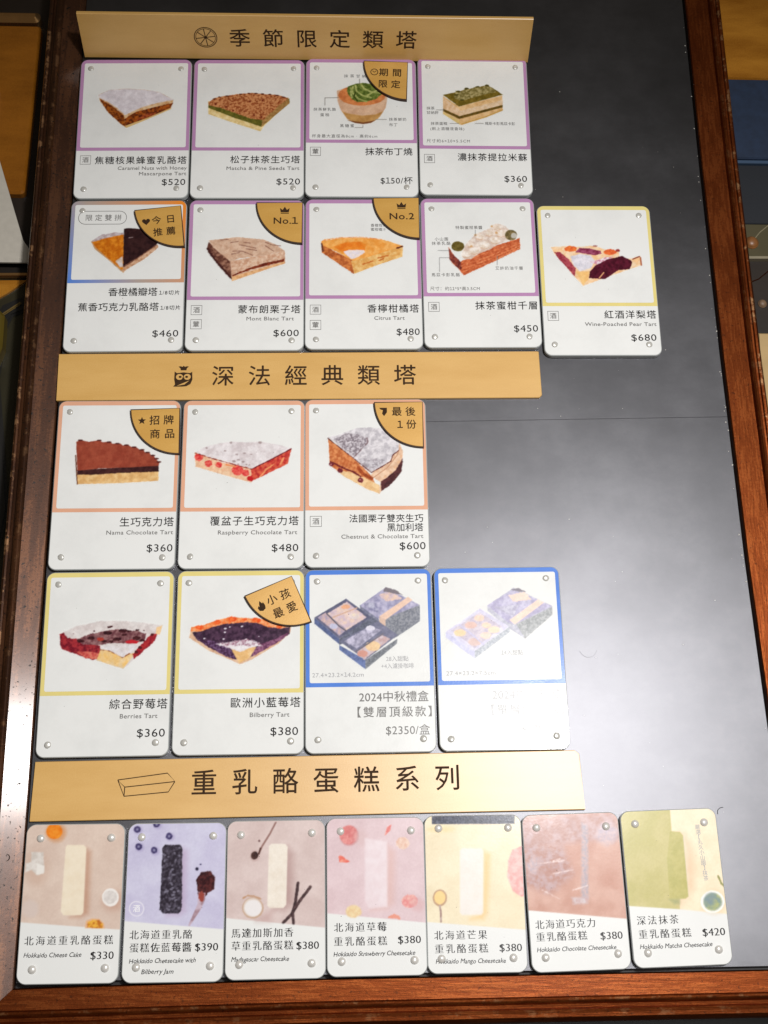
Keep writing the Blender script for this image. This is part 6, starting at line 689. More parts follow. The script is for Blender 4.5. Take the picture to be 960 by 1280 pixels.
  ('P',[(24.2,36.1),(24.2,36.2),(24.1,36.3),(23.9,36.4),(23.7,36.4),(23.5,36.4),(23.4,36.4),(23.2,36.3),(23.1,36.2),(23.0,36.1),(23.1,36.0),(23.2,35.9),(23.3,35.8),(23.5,35.8),(23.7,35.8),(23.9,35.8),(24.1,35.9),(24.2,36.0)],(130,126,144),(130,126,144),1,0,0.3,0.4,0.8),
  ('P',[(22.3,33.2),(22.3,33.4),(22.3,33.5),(22.2,33.6),(22.0,33.7),(21.9,33.7),(21.8,33.6),(21.7,33.5),(21.6,33.4),(21.6,33.2),(21.6,33.0),(21.7,32.9),(21.8,32.8),(21.9,32.7),(22.0,32.7),(22.1,32.8),(22.3,32.9),(22.3,33.0)],(130,126,144),(130,126,144),1,0,0.3,0.4,0.8),
  ('P',[(20.2,35.5),(20.2,35.6),(20.1,35.7),(19.9,35.8),(19.7,35.8),(19.5,35.8),(19.3,35.8),(19.2,35.7),(19.1,35.6),(19.0,35.5),(19.1,35.4),(19.2,35.2),(19.3,35.2),(19.5,35.2),(19.7,35.2),(19.9,35.2),(20.0,35.2),(20.2,35.4)],(130,126,144),(130,126,144),1,0,0.3,0.4,0.8),
  ('P',[(22.0,16.2),(22.0,16.3),(21.9,16.4),(21.8,16.5),(21.7,16.6),(21.6,16.6),(21.4,16.5),(21.3,16.4),(21.3,16.3),(21.2,16.2),(21.2,16.0),(21.3,15.9),(21.4,15.8),(21.5,15.8),(21.6,15.8),(21.8,15.8),(21.9,15.9),(22.0,16.0)],(130,126,144),(130,126,144),1,0,0.3,0.4,0.8),
  ('P',[(22.0,29.5),(22.0,29.6),(21.9,29.8),(21.7,29.8),(21.5,29.8),(21.3,29.8),(21.1,29.8),(20.9,29.8),(20.8,29.6),(20.8,29.5),(20.8,29.4),(20.9,29.3),(21.0,29.2),(21.3,29.2),(21.5,29.2),(21.6,29.2),(21.8,29.3),(22.0,29.4)],(130,126,144),(130,126,144),1,0,0.3,0.4,0.8),
  ('P',[(17.3,14.1),(17.3,14.3),(17.2,14.3),(17.1,14.4),(16.9,14.5),(16.7,14.5),(16.6,14.4),(16.4,14.3),(16.4,14.2),(16.3,14.1),(16.4,14.0),(16.4,13.9),(16.6,13.8),(16.7,13.8),(16.9,13.8),(17.1,13.8),(17.2,13.9),(17.3,14.0)],(130,126,144),(130,126,144),1,0,0.3,0.4,0.8),
  ('P',[(20.9,20.0),(20.8,20.1),(20.7,20.2),(20.6,20.3),(20.4,20.4),(20.2,20.4),(20.0,20.3),(19.8,20.2),(19.7,20.1),(19.7,20.0),(19.7,19.9),(19.8,19.8),(20.0,19.7),(20.2,19.6),(20.3,19.6),(20.6,19.7),(20.7,19.8),(20.8,19.9)],(130,126,144),(130,126,144),1,0,0.3,0.4,0.8),
  ('P',[(20.5,18.5),(20.5,18.6),(20.4,18.8),(20.3,18.8),(20.2,18.9),(20.1,18.9),(20.0,18.8),(19.9,18.8),(19.9,18.6),(19.8,18.5),(19.9,18.3),(19.9,18.2),(20.0,18.1),(20.1,18.0),(20.2,18.0),(20.3,18.1),(20.4,18.2),(20.4,18.3)],(130,126,144),(130,126,144),1,0,0.3,0.4,0.8),
  ('P',[(16.5,13.6),(16.5,13.8),(16.4,13.9),(16.3,14.0),(16.2,14.1),(16.0,14.1),(15.9,14.0),(15.7,13.9),(15.7,13.7),(15.6,13.6),(15.7,13.5),(15.7,13.3),(15.8,13.2),(16.0,13.2),(16.1,13.2),(16.3,13.2),(16.4,13.3),(16.5,13.5)],(130,126,144),(130,126,144),1,0,0.3,0.4,0.8),
  ('P',[(17.1,16.4),(17.1,16.6),(17.0,16.7),(16.9,16.8),(16.7,16.9),(16.6,16.9),(16.5,16.8),(16.4,16.7),(16.3,16.6),(16.3,16.4),(16.3,16.2),(16.3,16.1),(16.4,16.0),(16.6,15.9),(16.7,15.9),(16.8,16.0),(17.0,16.1),(17.1,16.2)],(130,126,144),(130,126,144),1,0,0.3,0.4,0.8),
  ('P',[(21.3,27.7),(21.3,27.8),(21.2,27.9),(21.0,28.0),(20.8,28.0),(20.6,28.0),(20.5,28.0),(20.3,27.9),(20.2,27.8),(20.2,27.6),(20.2,27.6),(20.3,27.4),(20.4,27.4),(20.6,27.3),(20.8,27.3),(21.0,27.4),(21.2,27.4),(21.3,27.6)],(130,126,144),(130,126,144),1,0,0.3,0.4,0.8),
  ('P',[(20.9,26.4),(20.9,26.6),(20.8,26.8),(20.7,26.8),(20.5,26.9),(20.3,26.9),(20.1,26.8),(19.9,26.8),(19.9,26.6),(19.8,26.4),(19.8,26.2),(19.9,26.1),(20.1,26.0),(20.2,26.0),(20.5,26.0),(20.6,26.0),(20.8,26.1),(20.9,26.3)],(130,126,144),(130,126,144),1,0,0.3,0.4,0.8),
  ('P',[(21.3,30.8),(21.2,31.0),(21.1,31.1),(21.0,31.2),(20.8,31.3),(20.6,31.3),(20.4,31.2),(20.3,31.1),(20.2,31.0),(20.2,30.8),(20.2,30.6),(20.2,30.5),(20.4,30.4),(20.6,30.4),(20.8,30.4),(20.9,30.4),(21.1,30.5),(21.2,30.7)],(130,126,144),(130,126,144),1,0,0.3,0.4,0.8),
  ('P',[(19.9,37.0),(19.9,37.2),(19.8,37.3),(19.6,37.4),(19.5,37.4),(19.2,37.4),(19.0,37.4),(18.8,37.3),(18.8,37.1),(18.7,37.0),(18.7,36.8),(18.8,36.6),(19.0,36.6),(19.2,36.5),(19.4,36.5),(19.6,36.6),(19.8,36.6),(19.9,36.8)],(130,126,144),(130,126,144),1,0,0.3,0.4,0.8),
  ('P',[(21.5,13.1),(21.5,13.3),(21.4,13.4),(21.3,13.5),(21.1,13.6),(20.9,13.6),(20.8,13.5),(20.6,13.4),(20.5,13.3),(20.5,13.1),(20.5,12.9),(20.6,12.8),(20.7,12.7),(20.9,12.7),(21.1,12.7),(21.3,12.7),(21.4,12.8),(21.5,12.9)],(130,126,144),(130,126,144),1,0,0.3,0.4,0.8),
  ('P',[(21.6,22.2),(21.6,22.4),(21.4,22.4),(21.3,22.5),(21.1,22.6),(20.9,22.6),(20.8,22.5),(20.6,22.4),(20.5,22.4),(20.5,22.2),(20.5,22.1),(20.6,22.0),(20.7,22.0),(20.9,21.9),(21.1,21.9),(21.3,22.0),(21.4,22.0),(21.5,22.2)],(130,126,144),(130,126,144),1,0,0.3,0.4,0.8),
  ('P',[(31.7,20.0),(31.7,20.2),(31.5,20.4),(31.4,20.6),(31.1,20.7),(30.8,20.6),(30.6,20.6),(30.4,20.4),(30.3,20.2),(30.2,20.0),(30.3,19.7),(30.4,19.5),(30.6,19.4),(30.8,19.2),(31.1,19.3),(31.3,19.4),(31.5,19.5),(31.6,19.7)],(40,36,60),(40,36,60),1.0,0.0,0.0,0.35,1.0),
  ('P',[(32.9,18.0),(32.9,18.2),(32.8,18.2),(32.7,18.3),(32.5,18.4),(32.4,18.4),(32.3,18.3),(32.1,18.2),(32.1,18.2),(32.1,18.0),(32.1,18.0),(32.1,17.8),(32.3,17.8),(32.4,17.8),(32.5,17.8),(32.7,17.8),(32.8,17.8),(32.9,18.0)],(60,56,90),(60,56,90),1.0,0.0,0.0,0.35,1.0),
  ('P',[(30.8,24.5),(32.6,21.5),(36.8,21.0),(39.0,23.6),(38.6,28.6),(36.0,30.1),(34.5,32.6),(31.8,31.1),(31.2,27.6)],(92,44,44),(50,24,28),1,0,0.4,0.35,1.0),
  ('P',[(32.0,29.6),(34.9,30.1),(35.0,32.6),(33.3,36.6),(30.1,41.5),(28.6,43.7),(27.9,43.5),(30.0,38.6),(31.7,34.6)],(196,176,190),(160,130,140),2,0,0.1,0.35,1.0),
  ('P',[(34.5,31.4),(34.5,32.2),(34.3,32.8),(34.0,33.3),(33.6,33.6),(33.1,33.6),(32.8,33.3),(32.4,32.8),(32.1,32.2),(32.1,31.4),(32.1,30.6),(32.3,30.0),(32.6,29.5),(33.0,29.2),(33.5,29.2),(33.9,29.5),(34.2,30.0),(34.5,30.6)],(150,70,60),(150,70,60),1,0,0.4,0.35,1.0),
  ('W',[(8.6,36.2),(8.4,37.2),(8.0,38.1),(7.3,38.8),(6.3,39.2),(5.3,39.2),(4.3,38.9),(3.4,38.4),(2.8,37.6),(2.4,36.6),(2.4,35.6),(2.7,34.7),(3.3,33.9),(4.2,33.4),(5.2,33.2),(6.2,33.4),(7.2,33.8),(7.9,34.5),(8.4,35.4),(8.6,36.4)],0.4,(232,230,240),(232,230,240),1.0,0.0,0.0,0.3,1.0),
]
PAINT[19] = [
  ('P',[(-1.8,-1.6),(47.0,-0.7),(43.7,45.9),(-0.5,41.0)],(216,198,194),(206,186,182),9,0,0,0.4,1.0),
  ('W',[(21.6,1.3),(19.1,6.0),(15.7,11.3),(14.3,14.5)],0.8,(150,116,110),(150,116,110),1,0,0.1,0.3,1.0),
  ('P',[(14.7,15.4),(14.6,16.2),(14.2,17.0),(13.6,17.5),(12.9,17.8),(12.2,17.8),(11.5,17.4),(10.8,16.9),(10.5,16.1),(10.3,15.3),(10.5,14.4),(10.8,13.7),(11.4,13.1),(12.1,12.9),(12.9,12.9),(13.6,13.1),(14.1,13.7),(14.5,14.5)],(200,176,172),(200,176,172),1,0,0.1,0.35,1.0),
  ('P',[(14.1,15.2),(14.0,15.8),(13.7,16.4),(13.3,16.7),(12.8,16.9),(12.2,16.9),(11.7,16.7),(11.3,16.3),(11.0,15.8),(10.9,15.2),(11.0,14.6),(11.3,14.1),(11.7,13.7),(12.2,13.5),(12.8,13.5),(13.3,13.7),(13.7,14.1),(14.0,14.7)],(82,54,48),(50,34,34),1,0,0.4,0.35,1.0),
  ('P',[(14.9,9.0),(14.9,9.2),(14.8,9.3),(14.7,9.5),(14.5,9.5),(14.3,9.5),(14.2,9.4),(14.0,9.3),(14.0,9.2),(13.9,9.0),(14.0,8.9),(14.0,8.7),(14.1,8.6),(14.3,8.5),(14.5,8.5),(14.7,8.6),(14.8,8.7),(14.9,8.9)],(120,90,90),(120,90,90),1.0,0.0,0.0,0.35,1.0),
  ('W',[(14.3,14.5),(15.0,12.2)],0.8,(90,60,54),(90,60,54),1.0,0.0,0.0,0.3,1.0),
  ('P',[(26.7,11.5),(29.6,14.9),(29.1,35.6),(25.7,38.4),(21.3,38.2)],(160,124,120),(160,124,120),3,0,0.2,5,0.5),
  ('P',[(18.7,11.3),(19.9,10.3),(25.9,10.5),(26.9,11.7),(26.4,36.0),(25.2,37.4),(19.2,37.3),(18.2,36.2)],(236,228,216),(230,220,206),3,0,0.05,0.5,1.0),
  ('P',[(15.5,40.9),(20.4,38.2),(19.4,42.8),(13.6,42.7)],(186,150,146),(186,150,146),3,0,0.2,5,0.5),
  ('P',[(16.7,37.2),(16.4,38.8),(15.6,40.1),(14.3,41.0),(12.9,41.6),(11.2,41.5),(9.7,41.0),(8.4,39.9),(7.6,38.6),(7.3,37.0),(7.6,35.5),(8.4,34.2),(9.6,33.2),(11.1,32.7),(12.7,32.8),(14.3,33.3),(15.5,34.4),(16.4,35.7)],(196,166,144),(196,166,144),1,0,0.1,0.4,1.0),
  ('P',[(16.0,37.0),(15.7,38.4),(15.0,39.5),(14.0,40.4),(12.6,40.8),(11.2,40.8),(9.9,40.3),(8.8,39.4),(8.0,38.2),(7.8,36.9),(8.0,35.6),(8.7,34.4),(9.8,33.5),(11.1,33.1),(12.6,33.1),(13.9,33.6),(15.0,34.5),(15.7,35.7)],(220,206,196),(220,206,196),1,0,0.1,0.4,1.0),
  ('P',[(15.8,37.2),(15.6,38.4),(15.0,39.4),(14.0,40.2),(12.8,40.6),(11.5,40.5),(10.3,40.1),(9.3,39.3),(8.6,38.2),(8.4,37.1),(8.6,35.9),(9.2,34.9),(10.2,34.1),(11.4,33.8),(12.7,33.8),(13.9,34.2),(14.9,35.0),(15.5,36.0)],(232,228,228),(232,228,228),1,0,0.1,0.5,1.0),
  ('W',[(7.8,32.9),(9.6,32.0),(12.5,32.3),(15.4,33.5)],0.6,(190,150,120),(190,150,120),1,0,0.3,0.3,1.0),
  ('W',[(31.5,27.2),(30.3,35.6),(29.1,39.3),(29.6,43.8)],1.3,(84,62,64),(60,44,46),1,0,0.2,0.3,1.0),
  ('W',[(36.9,28.8),(32.1,34.8),(28.6,40.2),(25.2,43.4)],1.3,(96,72,72),(60,44,46),1,0,0.2,0.3,1.0),
]
PAINT[20] = [
  ('P',[(-0.7,-1.8),(47.3,-1.1),(44.0,45.1),(-0.4,40.3)],(222,200,204),(214,190,194),9,0,0,0.4,1.0),
  ('P',[(14.7,7.9),(14.5,9.4),(13.7,10.7),(12.5,11.7),(11.1,12.2),(9.6,12.2),(8.1,11.7),(7.0,10.6),(6.3,9.3),(6.0,7.8),(6.3,6.3),(7.0,4.9),(8.2,3.9),(9.7,3.5),(11.2,3.5),(12.6,4.0),(13.7,5.1),(14.5,6.4)],(196,120,120),(196,120,120),1,0,0.1,1,0.6),
  ('P',[(14.1,7.6),(13.9,9.0),(13.2,10.3),(12.1,11.1),(10.8,11.7),(9.4,11.6),(8.1,11.1),(7.1,10.1),(6.4,8.9),(6.2,7.5),(6.4,6.1),(7.1,4.8),(8.2,3.9),(9.5,3.5),(10.9,3.5),(12.2,4.0),(13.3,4.9),(13.9,6.2)],(206,116,116),(226,150,146),1.2,0,0.3,0.35,1.0),
  ('P',[(18.6,9.1),(18.4,10.5),(17.9,11.6),(17.1,12.5),(16.1,12.9),(15.0,12.9),(14.1,12.4),(13.3,11.5),(12.8,10.3),(12.6,9.1),(12.8,7.7),(13.4,6.6),(14.2,5.7),(15.1,5.3),(16.2,5.3),(17.1,5.8),(17.9,6.7),(18.5,7.8)],(206,176,176),(206,176,176),1,0,0.1,4,0.5),
  ('P',[(25.9,8.1),(27.2,4.3),(29.0,3.5),(28.7,5.9),(27.1,7.5)],(220,120,116),(236,170,160),1,0,0.3,0.35,1.0),
  ('P',[(5.6,16.6),(6.6,16.2),(10.8,19.1),(8.6,19.5),(5.9,19.0)],(226,110,96),(236,160,140),1,0,0.3,0.35,1.0),
  ('P',[(37.0,11.5),(36.7,12.5),(36.2,13.3),(35.4,13.9),(34.4,14.1),(33.4,14.1),(32.4,13.8),(31.7,13.2),(31.1,12.4),(31.0,11.5),(31.2,10.5),(31.7,9.7),(32.5,9.1),(33.5,8.9),(34.5,8.9),(35.5,9.2),(36.3,9.8),(36.8,10.7)],(232,206,190),(222,180,160),1.2,0,0.5,0.35,1.0),
  ('P',[(27.2,12.1),(30.4,15.1),(29.5,36.8),(26.5,39.1),(19.6,39.5),(25.5,37.7)],(216,176,168),(216,176,168),3,0,0.2,5,0.6),
  ('P',[(17.3,9.1),(27.0,10.7),(26.7,38.2),(18.7,38.7),(17.0,35.7)],(232,220,224),(228,212,216),3,0,0.1,1.5,0.9),
  ('P',[(40.1,36.1),(39.8,37.0),(39.2,37.9),(38.2,38.5),(37.1,38.8),(35.9,38.8),(34.7,38.4),(33.8,37.8),(33.2,37.0),(33.0,36.0),(33.2,35.0),(33.9,34.2),(34.8,33.6),(36.0,33.3),(37.2,33.3),(38.4,33.6),(39.3,34.3),(39.9,35.2)],(222,136,136),(232,180,170),1,0,0.5,0.35,1.0),
  ('P',[(42.7,37.6),(42.5,38.5),(41.9,39.4),(41.2,40.0),(40.2,40.3),(39.1,40.2),(38.2,39.9),(37.4,39.2),(37.0,38.4),(36.8,37.4),(37.0,36.5),(37.5,35.6),(38.3,35.0),(39.3,34.8),(40.3,34.8),(41.3,35.1),(42.0,35.8),(42.5,36.6)],(214,170,170),(214,170,170),1,0,0.3,3,0.5),
  ('P',[(15.5,39.8),(15.3,40.8),(14.7,41.5),(13.7,42.1),(12.6,42.4),(11.4,42.4),(10.2,42.0),(9.3,41.4),(8.7,40.6),(8.5,39.8),(8.7,38.8),(9.3,38.1),(10.3,37.5),(11.4,37.2),(12.6,37.2),(13.8,37.6),(14.7,38.2),(15.3,39.0)],(234,214,170),(226,196,150),1,0,0.4,1,1.0),
  ('P',[(26.9,42.6),(29.4,41.0),(31.8,42.0),(32.4,43.6)],(226,150,130),(226,150,130),1,0,0.5,0.35,1.0),
]
PAINT[21] = [
  ('P',[(-1.2,-0.7),(53.0,0.0),(43.5,49.1),(-1.4,45.0)],(236,224,194),(230,216,184),9,0,0,0.4,1.0),
  ('P',[(3.8,-0.1),(40.9,-0.1),(40.5,4.3),(3.7,4.0)],(30,34,56),(80,84,104),0.7,0.03,0.15,0.35,1.0),  # dark bar of a ceiling reflection, painted into the card
  ('P',[(-0.2,-1.7),(45.0,-1.5),(44.0,0.3),(-0.2,-0.1)],(236,236,238),(236,236,238),1.0,0.0,0.0,0.35,1.0),  # white band of the same painted reflection
  ('P',[(13.6,6.3),(13.3,6.7),(12.2,7.1),(10.6,7.4),(8.6,7.5),(6.5,7.5),(4.6,7.3),(3.0,7.0),(2.0,6.6),(1.6,6.1),(2.0,5.7),(3.1,5.3),(4.6,5.0),(6.6,4.9),(8.7,4.9),(10.7,5.1),(12.2,5.4),(13.3,5.8)],(236,206,150),(236,206,150),1,0,0.4,3,0.7),
  ('P',[(26.2,15.6),(29.2,17.2),(26.9,41.7),(25.1,44.5),(19.2,44.4),(24.7,41.6)],(236,196,136),(236,196,136),3,0,0.2,3.5,0.8),
  ('P',[(15.8,15.5),(16.8,14.5),(25.3,14.7),(26.2,15.6),(25.0,41.6),(24.2,42.6),(15.8,42.6),(14.9,41.5)],(234,228,222),(230,224,216),3,0,0.05,1,1.0),
  ('P',[(37.0,20.1),(39.2,15.4),(43.3,13.9),(44.4,14.5),(44.0,34.9),(42.2,35.4),(38.4,33.0),(36.2,26.8)],(226,160,156),(236,190,184),1.5,0,0.3,0.6,1.0),
  ('P',[(9.5,35.3),(9.3,36.6),(8.7,37.6),(7.8,38.4),(6.8,38.8),(5.7,38.8),(4.7,38.3),(3.9,37.5),(3.4,36.4),(3.2,35.2),(3.5,34.0),(4.0,33.0),(4.9,32.2),(5.9,31.8),(7.0,31.8),(8.0,32.2),(8.8,33.0),(9.4,34.1)],(186,150,120),(186,150,120),1,0,0.1,0.5,1.0),
  ('P',[(8.8,35.2),(8.6,36.2),(8.2,37.0),(7.5,37.6),(6.7,38.0),(5.9,38.0),(5.1,37.6),(4.4,37.0),(4.0,36.1),(3.9,35.2),(4.1,34.2),(4.5,33.4),(5.2,32.7),(6.0,32.4),(6.9,32.4),(7.7,32.8),(8.3,33.4),(8.7,34.2)],(238,206,140),(238,206,140),1,0,0.1,0.5,1.0),
  ('W',[(6.3,38.6),(6.6,41.8),(6.6,45.1)],0.9,(160,130,120),(190,170,160),1,0,0.1,0.3,1.0),
]
PAINT[22] = [  # mottling is glare and ceiling reflection painted into the picture
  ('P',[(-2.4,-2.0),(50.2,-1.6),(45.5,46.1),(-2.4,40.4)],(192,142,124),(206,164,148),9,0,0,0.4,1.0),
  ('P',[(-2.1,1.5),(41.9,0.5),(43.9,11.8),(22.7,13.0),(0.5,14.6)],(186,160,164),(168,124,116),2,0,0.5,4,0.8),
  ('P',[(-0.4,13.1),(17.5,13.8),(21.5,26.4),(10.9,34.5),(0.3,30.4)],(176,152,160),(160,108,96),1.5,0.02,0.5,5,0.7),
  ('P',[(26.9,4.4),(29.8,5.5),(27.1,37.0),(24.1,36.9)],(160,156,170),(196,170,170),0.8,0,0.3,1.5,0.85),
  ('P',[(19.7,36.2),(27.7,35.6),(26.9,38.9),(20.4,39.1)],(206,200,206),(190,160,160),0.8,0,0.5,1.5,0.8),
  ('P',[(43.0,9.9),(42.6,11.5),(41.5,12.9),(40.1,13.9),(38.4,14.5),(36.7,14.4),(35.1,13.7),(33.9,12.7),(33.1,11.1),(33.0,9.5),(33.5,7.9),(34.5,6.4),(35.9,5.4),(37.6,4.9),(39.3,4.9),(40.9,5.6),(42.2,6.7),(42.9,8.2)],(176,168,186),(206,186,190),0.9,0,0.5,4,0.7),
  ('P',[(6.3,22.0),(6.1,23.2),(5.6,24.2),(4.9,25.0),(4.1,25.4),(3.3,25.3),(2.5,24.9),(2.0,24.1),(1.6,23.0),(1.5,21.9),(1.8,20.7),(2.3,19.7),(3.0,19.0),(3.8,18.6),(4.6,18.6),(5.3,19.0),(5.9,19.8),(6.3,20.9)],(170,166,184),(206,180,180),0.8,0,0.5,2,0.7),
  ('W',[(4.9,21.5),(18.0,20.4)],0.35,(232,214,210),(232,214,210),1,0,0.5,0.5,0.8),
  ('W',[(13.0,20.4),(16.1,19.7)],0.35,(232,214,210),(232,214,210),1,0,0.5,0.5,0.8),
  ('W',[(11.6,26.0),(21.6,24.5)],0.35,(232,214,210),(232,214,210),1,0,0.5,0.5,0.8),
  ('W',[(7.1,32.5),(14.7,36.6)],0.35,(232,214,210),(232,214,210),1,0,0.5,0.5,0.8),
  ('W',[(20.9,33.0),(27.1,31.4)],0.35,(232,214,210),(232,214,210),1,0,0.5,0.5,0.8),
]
PAINT[23] = [
  ('P',[(-1.7,-2.7),(27.9,-1.6),(22.8,42.9),(-0.0,40.6)],(200,190,132),(190,182,118),9,0,0,0.4,1.0),
  ('P',[(23.1,-2.6),(47.4,-1.7),(44.8,45.9),(22.8,42.9),(23.3,38.8),(27.2,37.7),(28.0,12.2),(26.5,10.4),(22.8,9.7)],(240,228,200),(236,220,190),6,0,0,0.5,1.0),
  ('P',[(26.5,10.4),(28.9,11.5),(32.0,18.0),(30.0,34.7),(25.8,38.4),(23.1,40.7),(23.2,38.4),(26.9,37.7),(27.8,12.2)],(222,180,146),(222,180,146),3,0,0.1,6,0.5),
  ('P',[(22.0,9.7),(26.5,10.2),(27.7,11.8),(27.1,37.7),(25.8,38.6),(18.7,38.8),(19.4,21.6)],(194,186,120),(184,178,110),2,0,0.05,0.5,1.0),
  ('P',[(18.5,38.6),(23.1,38.8),(22.9,40.7),(20.6,40.6)],(150,156,110),(150,156,110),1,0,0.2,2,0.7),
  ('P',[(43.5,40.6),(43.0,42.2),(41.9,43.6),(40.3,44.7),(38.4,45.2),(36.5,45.1),(34.8,44.5),(33.5,43.3),(32.7,41.8),(32.6,40.2),(33.1,38.5),(34.2,37.1),(35.8,36.0),(37.7,35.5),(39.6,35.6),(41.3,36.2),(42.6,37.4),(43.4,38.9)],(222,196,160),(222,196,160),1,0,0.1,4,0.6),
  ('P',[(42.8,40.5),(42.2,42.1),(41.2,43.5),(39.6,44.5),(37.8,45.0),(36.0,44.9),(34.3,44.3),(33.1,43.2),(32.3,41.7),(32.2,40.1),(32.7,38.5),(33.8,37.2),(35.3,36.2),(37.1,35.6),(39.0,35.8),(40.6,36.4),(41.9,37.5),(42.6,38.9)],(244,242,238),(244,242,238),1,0,0.05,0.5,1.0),
  ('P',[(41.7,40.5),(41.3,41.8),(40.4,42.8),(39.2,43.6),(37.8,44.1),(36.4,44.0),(35.1,43.5),(34.1,42.6),(33.5,41.4),(33.4,40.2),(33.8,38.9),(34.7,37.8),(35.9,37.0),(37.3,36.6),(38.7,36.6),(40.0,37.2),(41.0,38.0),(41.6,39.2)],(170,176,120),(130,150,140),2,0,0.2,1.2,1.0),
  ('P',[(38.7,39.4),(38.4,40.2),(38.0,40.8),(37.3,41.4),(36.6,41.6),(35.9,41.6),(35.2,41.2),(34.7,40.7),(34.4,40.0),(34.4,39.2),(34.6,38.4),(35.1,37.7),(35.7,37.2),(36.4,37.0),(37.2,37.0),(37.8,37.3),(38.4,37.8),(38.7,38.6)],(120,140,150),(120,140,150),1,0,0.4,3,0.8),
  ('W',[(41.2,29.6),(42.3,32.8),(44.1,34.8)],0.9,(140,140,80),(140,140,80),1,0,0.2,0.3,1.0),
  ('W',[(43.6,28.9),(44.3,32.1)],0.5,(180,170,110),(180,170,110),1,0,0.2,0.3,1.0),
]
rng = np.random.default_rng(7)
_T = rng.random((256, 256))
def vnoise(X, Y, s, seed):
    ca, sa = math.cos(0.6 + seed * 0.7), math.sin(0.6 + seed * 0.7); X, Y = X * ca - Y * sa + 200, X * sa + Y * ca + 200
    x = X / s + seed * 17.31; y = Y / s + seed * 9.77
    xi = np.floor(x).astype(int); yi = np.floor(y).astype(int); fx = x - xi; fy = y - yi
    fx = fx * fx * (3 - 2 * fx); fy = fy * fy * (3 - 2 * fy)
    g = lambda a, c: _T[a % 256, c % 256]
    return (g(xi, yi) * (1 - fx) + g(xi + 1, yi) * fx) * (1 - fy) + (g(xi, yi + 1) * (1 - fx) + g(xi + 1, yi + 1) * fx) * fy
def fbm(X, Y, s, seed): return 0.55 * vnoise(X, Y, s, seed) + 0.3 * vnoise(X, Y, s / 2.1, seed + 3) + 0.15 * vnoise(X, Y, s / 4.3, seed + 5)
def seg_dist(X, Y, a, b):
    dx, dy = b[0] - a[0], b[1] - a[1]; L = dx * dx + dy * dy + 1e-9
    t = np.clip(((X - a[0]) * dx + (Y - a[1]) * dy) / L, 0, 1)
    return np.hypot(X - a[0] - t * dx, Y - a[1] - t * dy)
def paint(layers, X, Y, base, grain=1.0):
    C = np.empty(X.shape + (3,)); C[:] = base; cov = np.zeros(X.shape)
    for li, l in enumerate(layers):
        if l[0] == 'P':
            _, pts, c1, c2, sc, bias, jag, soft, al = l; wd = 0
        else:
            _, pts, wd, c1, c2, sc, bias, jag, soft, al = l
        mg = soft + jag + wd + 0.5
        xs = [p[0] for p in pts]; ys = [p[1] for p in pts]
        sel = (X > min(xs) - mg) & (X < max(xs) + mg) & (Y > min(ys) - mg) & (Y < max(ys) + mg)
        if not sel.any(): continue
        x = X[sel]; y = Y[sel]; d = np.full(x.shape, 1e9)
        k = len(pts)
        for i in range(k if l[0] == 'P' else k - 1): d = np.minimum(d, seg_dist(x, y, pts[i], pts[(i + 1) % k]))
        if l[0] == 'P':
            ins = np.zeros(x.shape, bool)
            for i in range(k):
                (ax, ay), (bx, by) = pts[i], pts[(i + 1) % k]
                if ay == by: continue
                ins ^= ((ay > y) != (by > y)) & (x < (bx - ax) * (y - ay) / (by - ay) + ax)
            d = np.where(ins, -d, d)
        else: d = d - wd / 2
        if jag: d = d + (fbm(x, y, 0.9, li) - 0.5) * 1.7 * jag
        a = np.clip(0.5 - d / max(soft, 0.15), 0, 1); a = a * a * (3 - 2 * a) * al
        t = np.clip((fbm(x, y, sc, li + 11) - 0.5 - bias) * 2.5 + 0.5, 0, 1)[:, None]
        fine = (vnoise(x, y, 0.45, li + 31) - 0.5)[:, None]
        col = np.array(c1) * (1 - t) + np.array(c2) * t + fine * (8 if max(np.abs(np.array(c1) - np.array(c2))) > 8 else 3)
        C[sel] = C[sel] * (1 - a[:, None]) + col * a[:, None]; cov[sel] = np.maximum(cov[sel], a)
    for _ in range(1):                      # the softness of a printed photograph
        P_ = np.pad(C, ((1, 1), (1, 1), (0, 0)), 'edge'); C = (P_[:-2, 1:-1] + P_[2:, 1:-1] + P_[1:-1, :-2] + P_[1:-1, 2:] + 4 * P_[1:-1, 1:-1]) / 8
        Q_ = np.pad(cov, 1, 'edge'); cov = np.maximum.reduce([Q_[:-2, 1:-1], Q_[2:, 1:-1], Q_[1:-1, :-2], Q_[1:-1, 2:], cov])
    k_ = grain
    tone = k_ * (fbm(X, Y, 1.6, 77) - 0.5) * 0.10 + k_ * (vnoise(X, Y, 0.4, 78) - 0.5) * 0.05
    C = C * (1 + tone * cov)[..., None]
    C = np.clip(C, 0, 255) / 255
    return np.where(C <= 0.04045, C / 12.92, ((C + 0.055) / 1.055) ** 2.4), cov
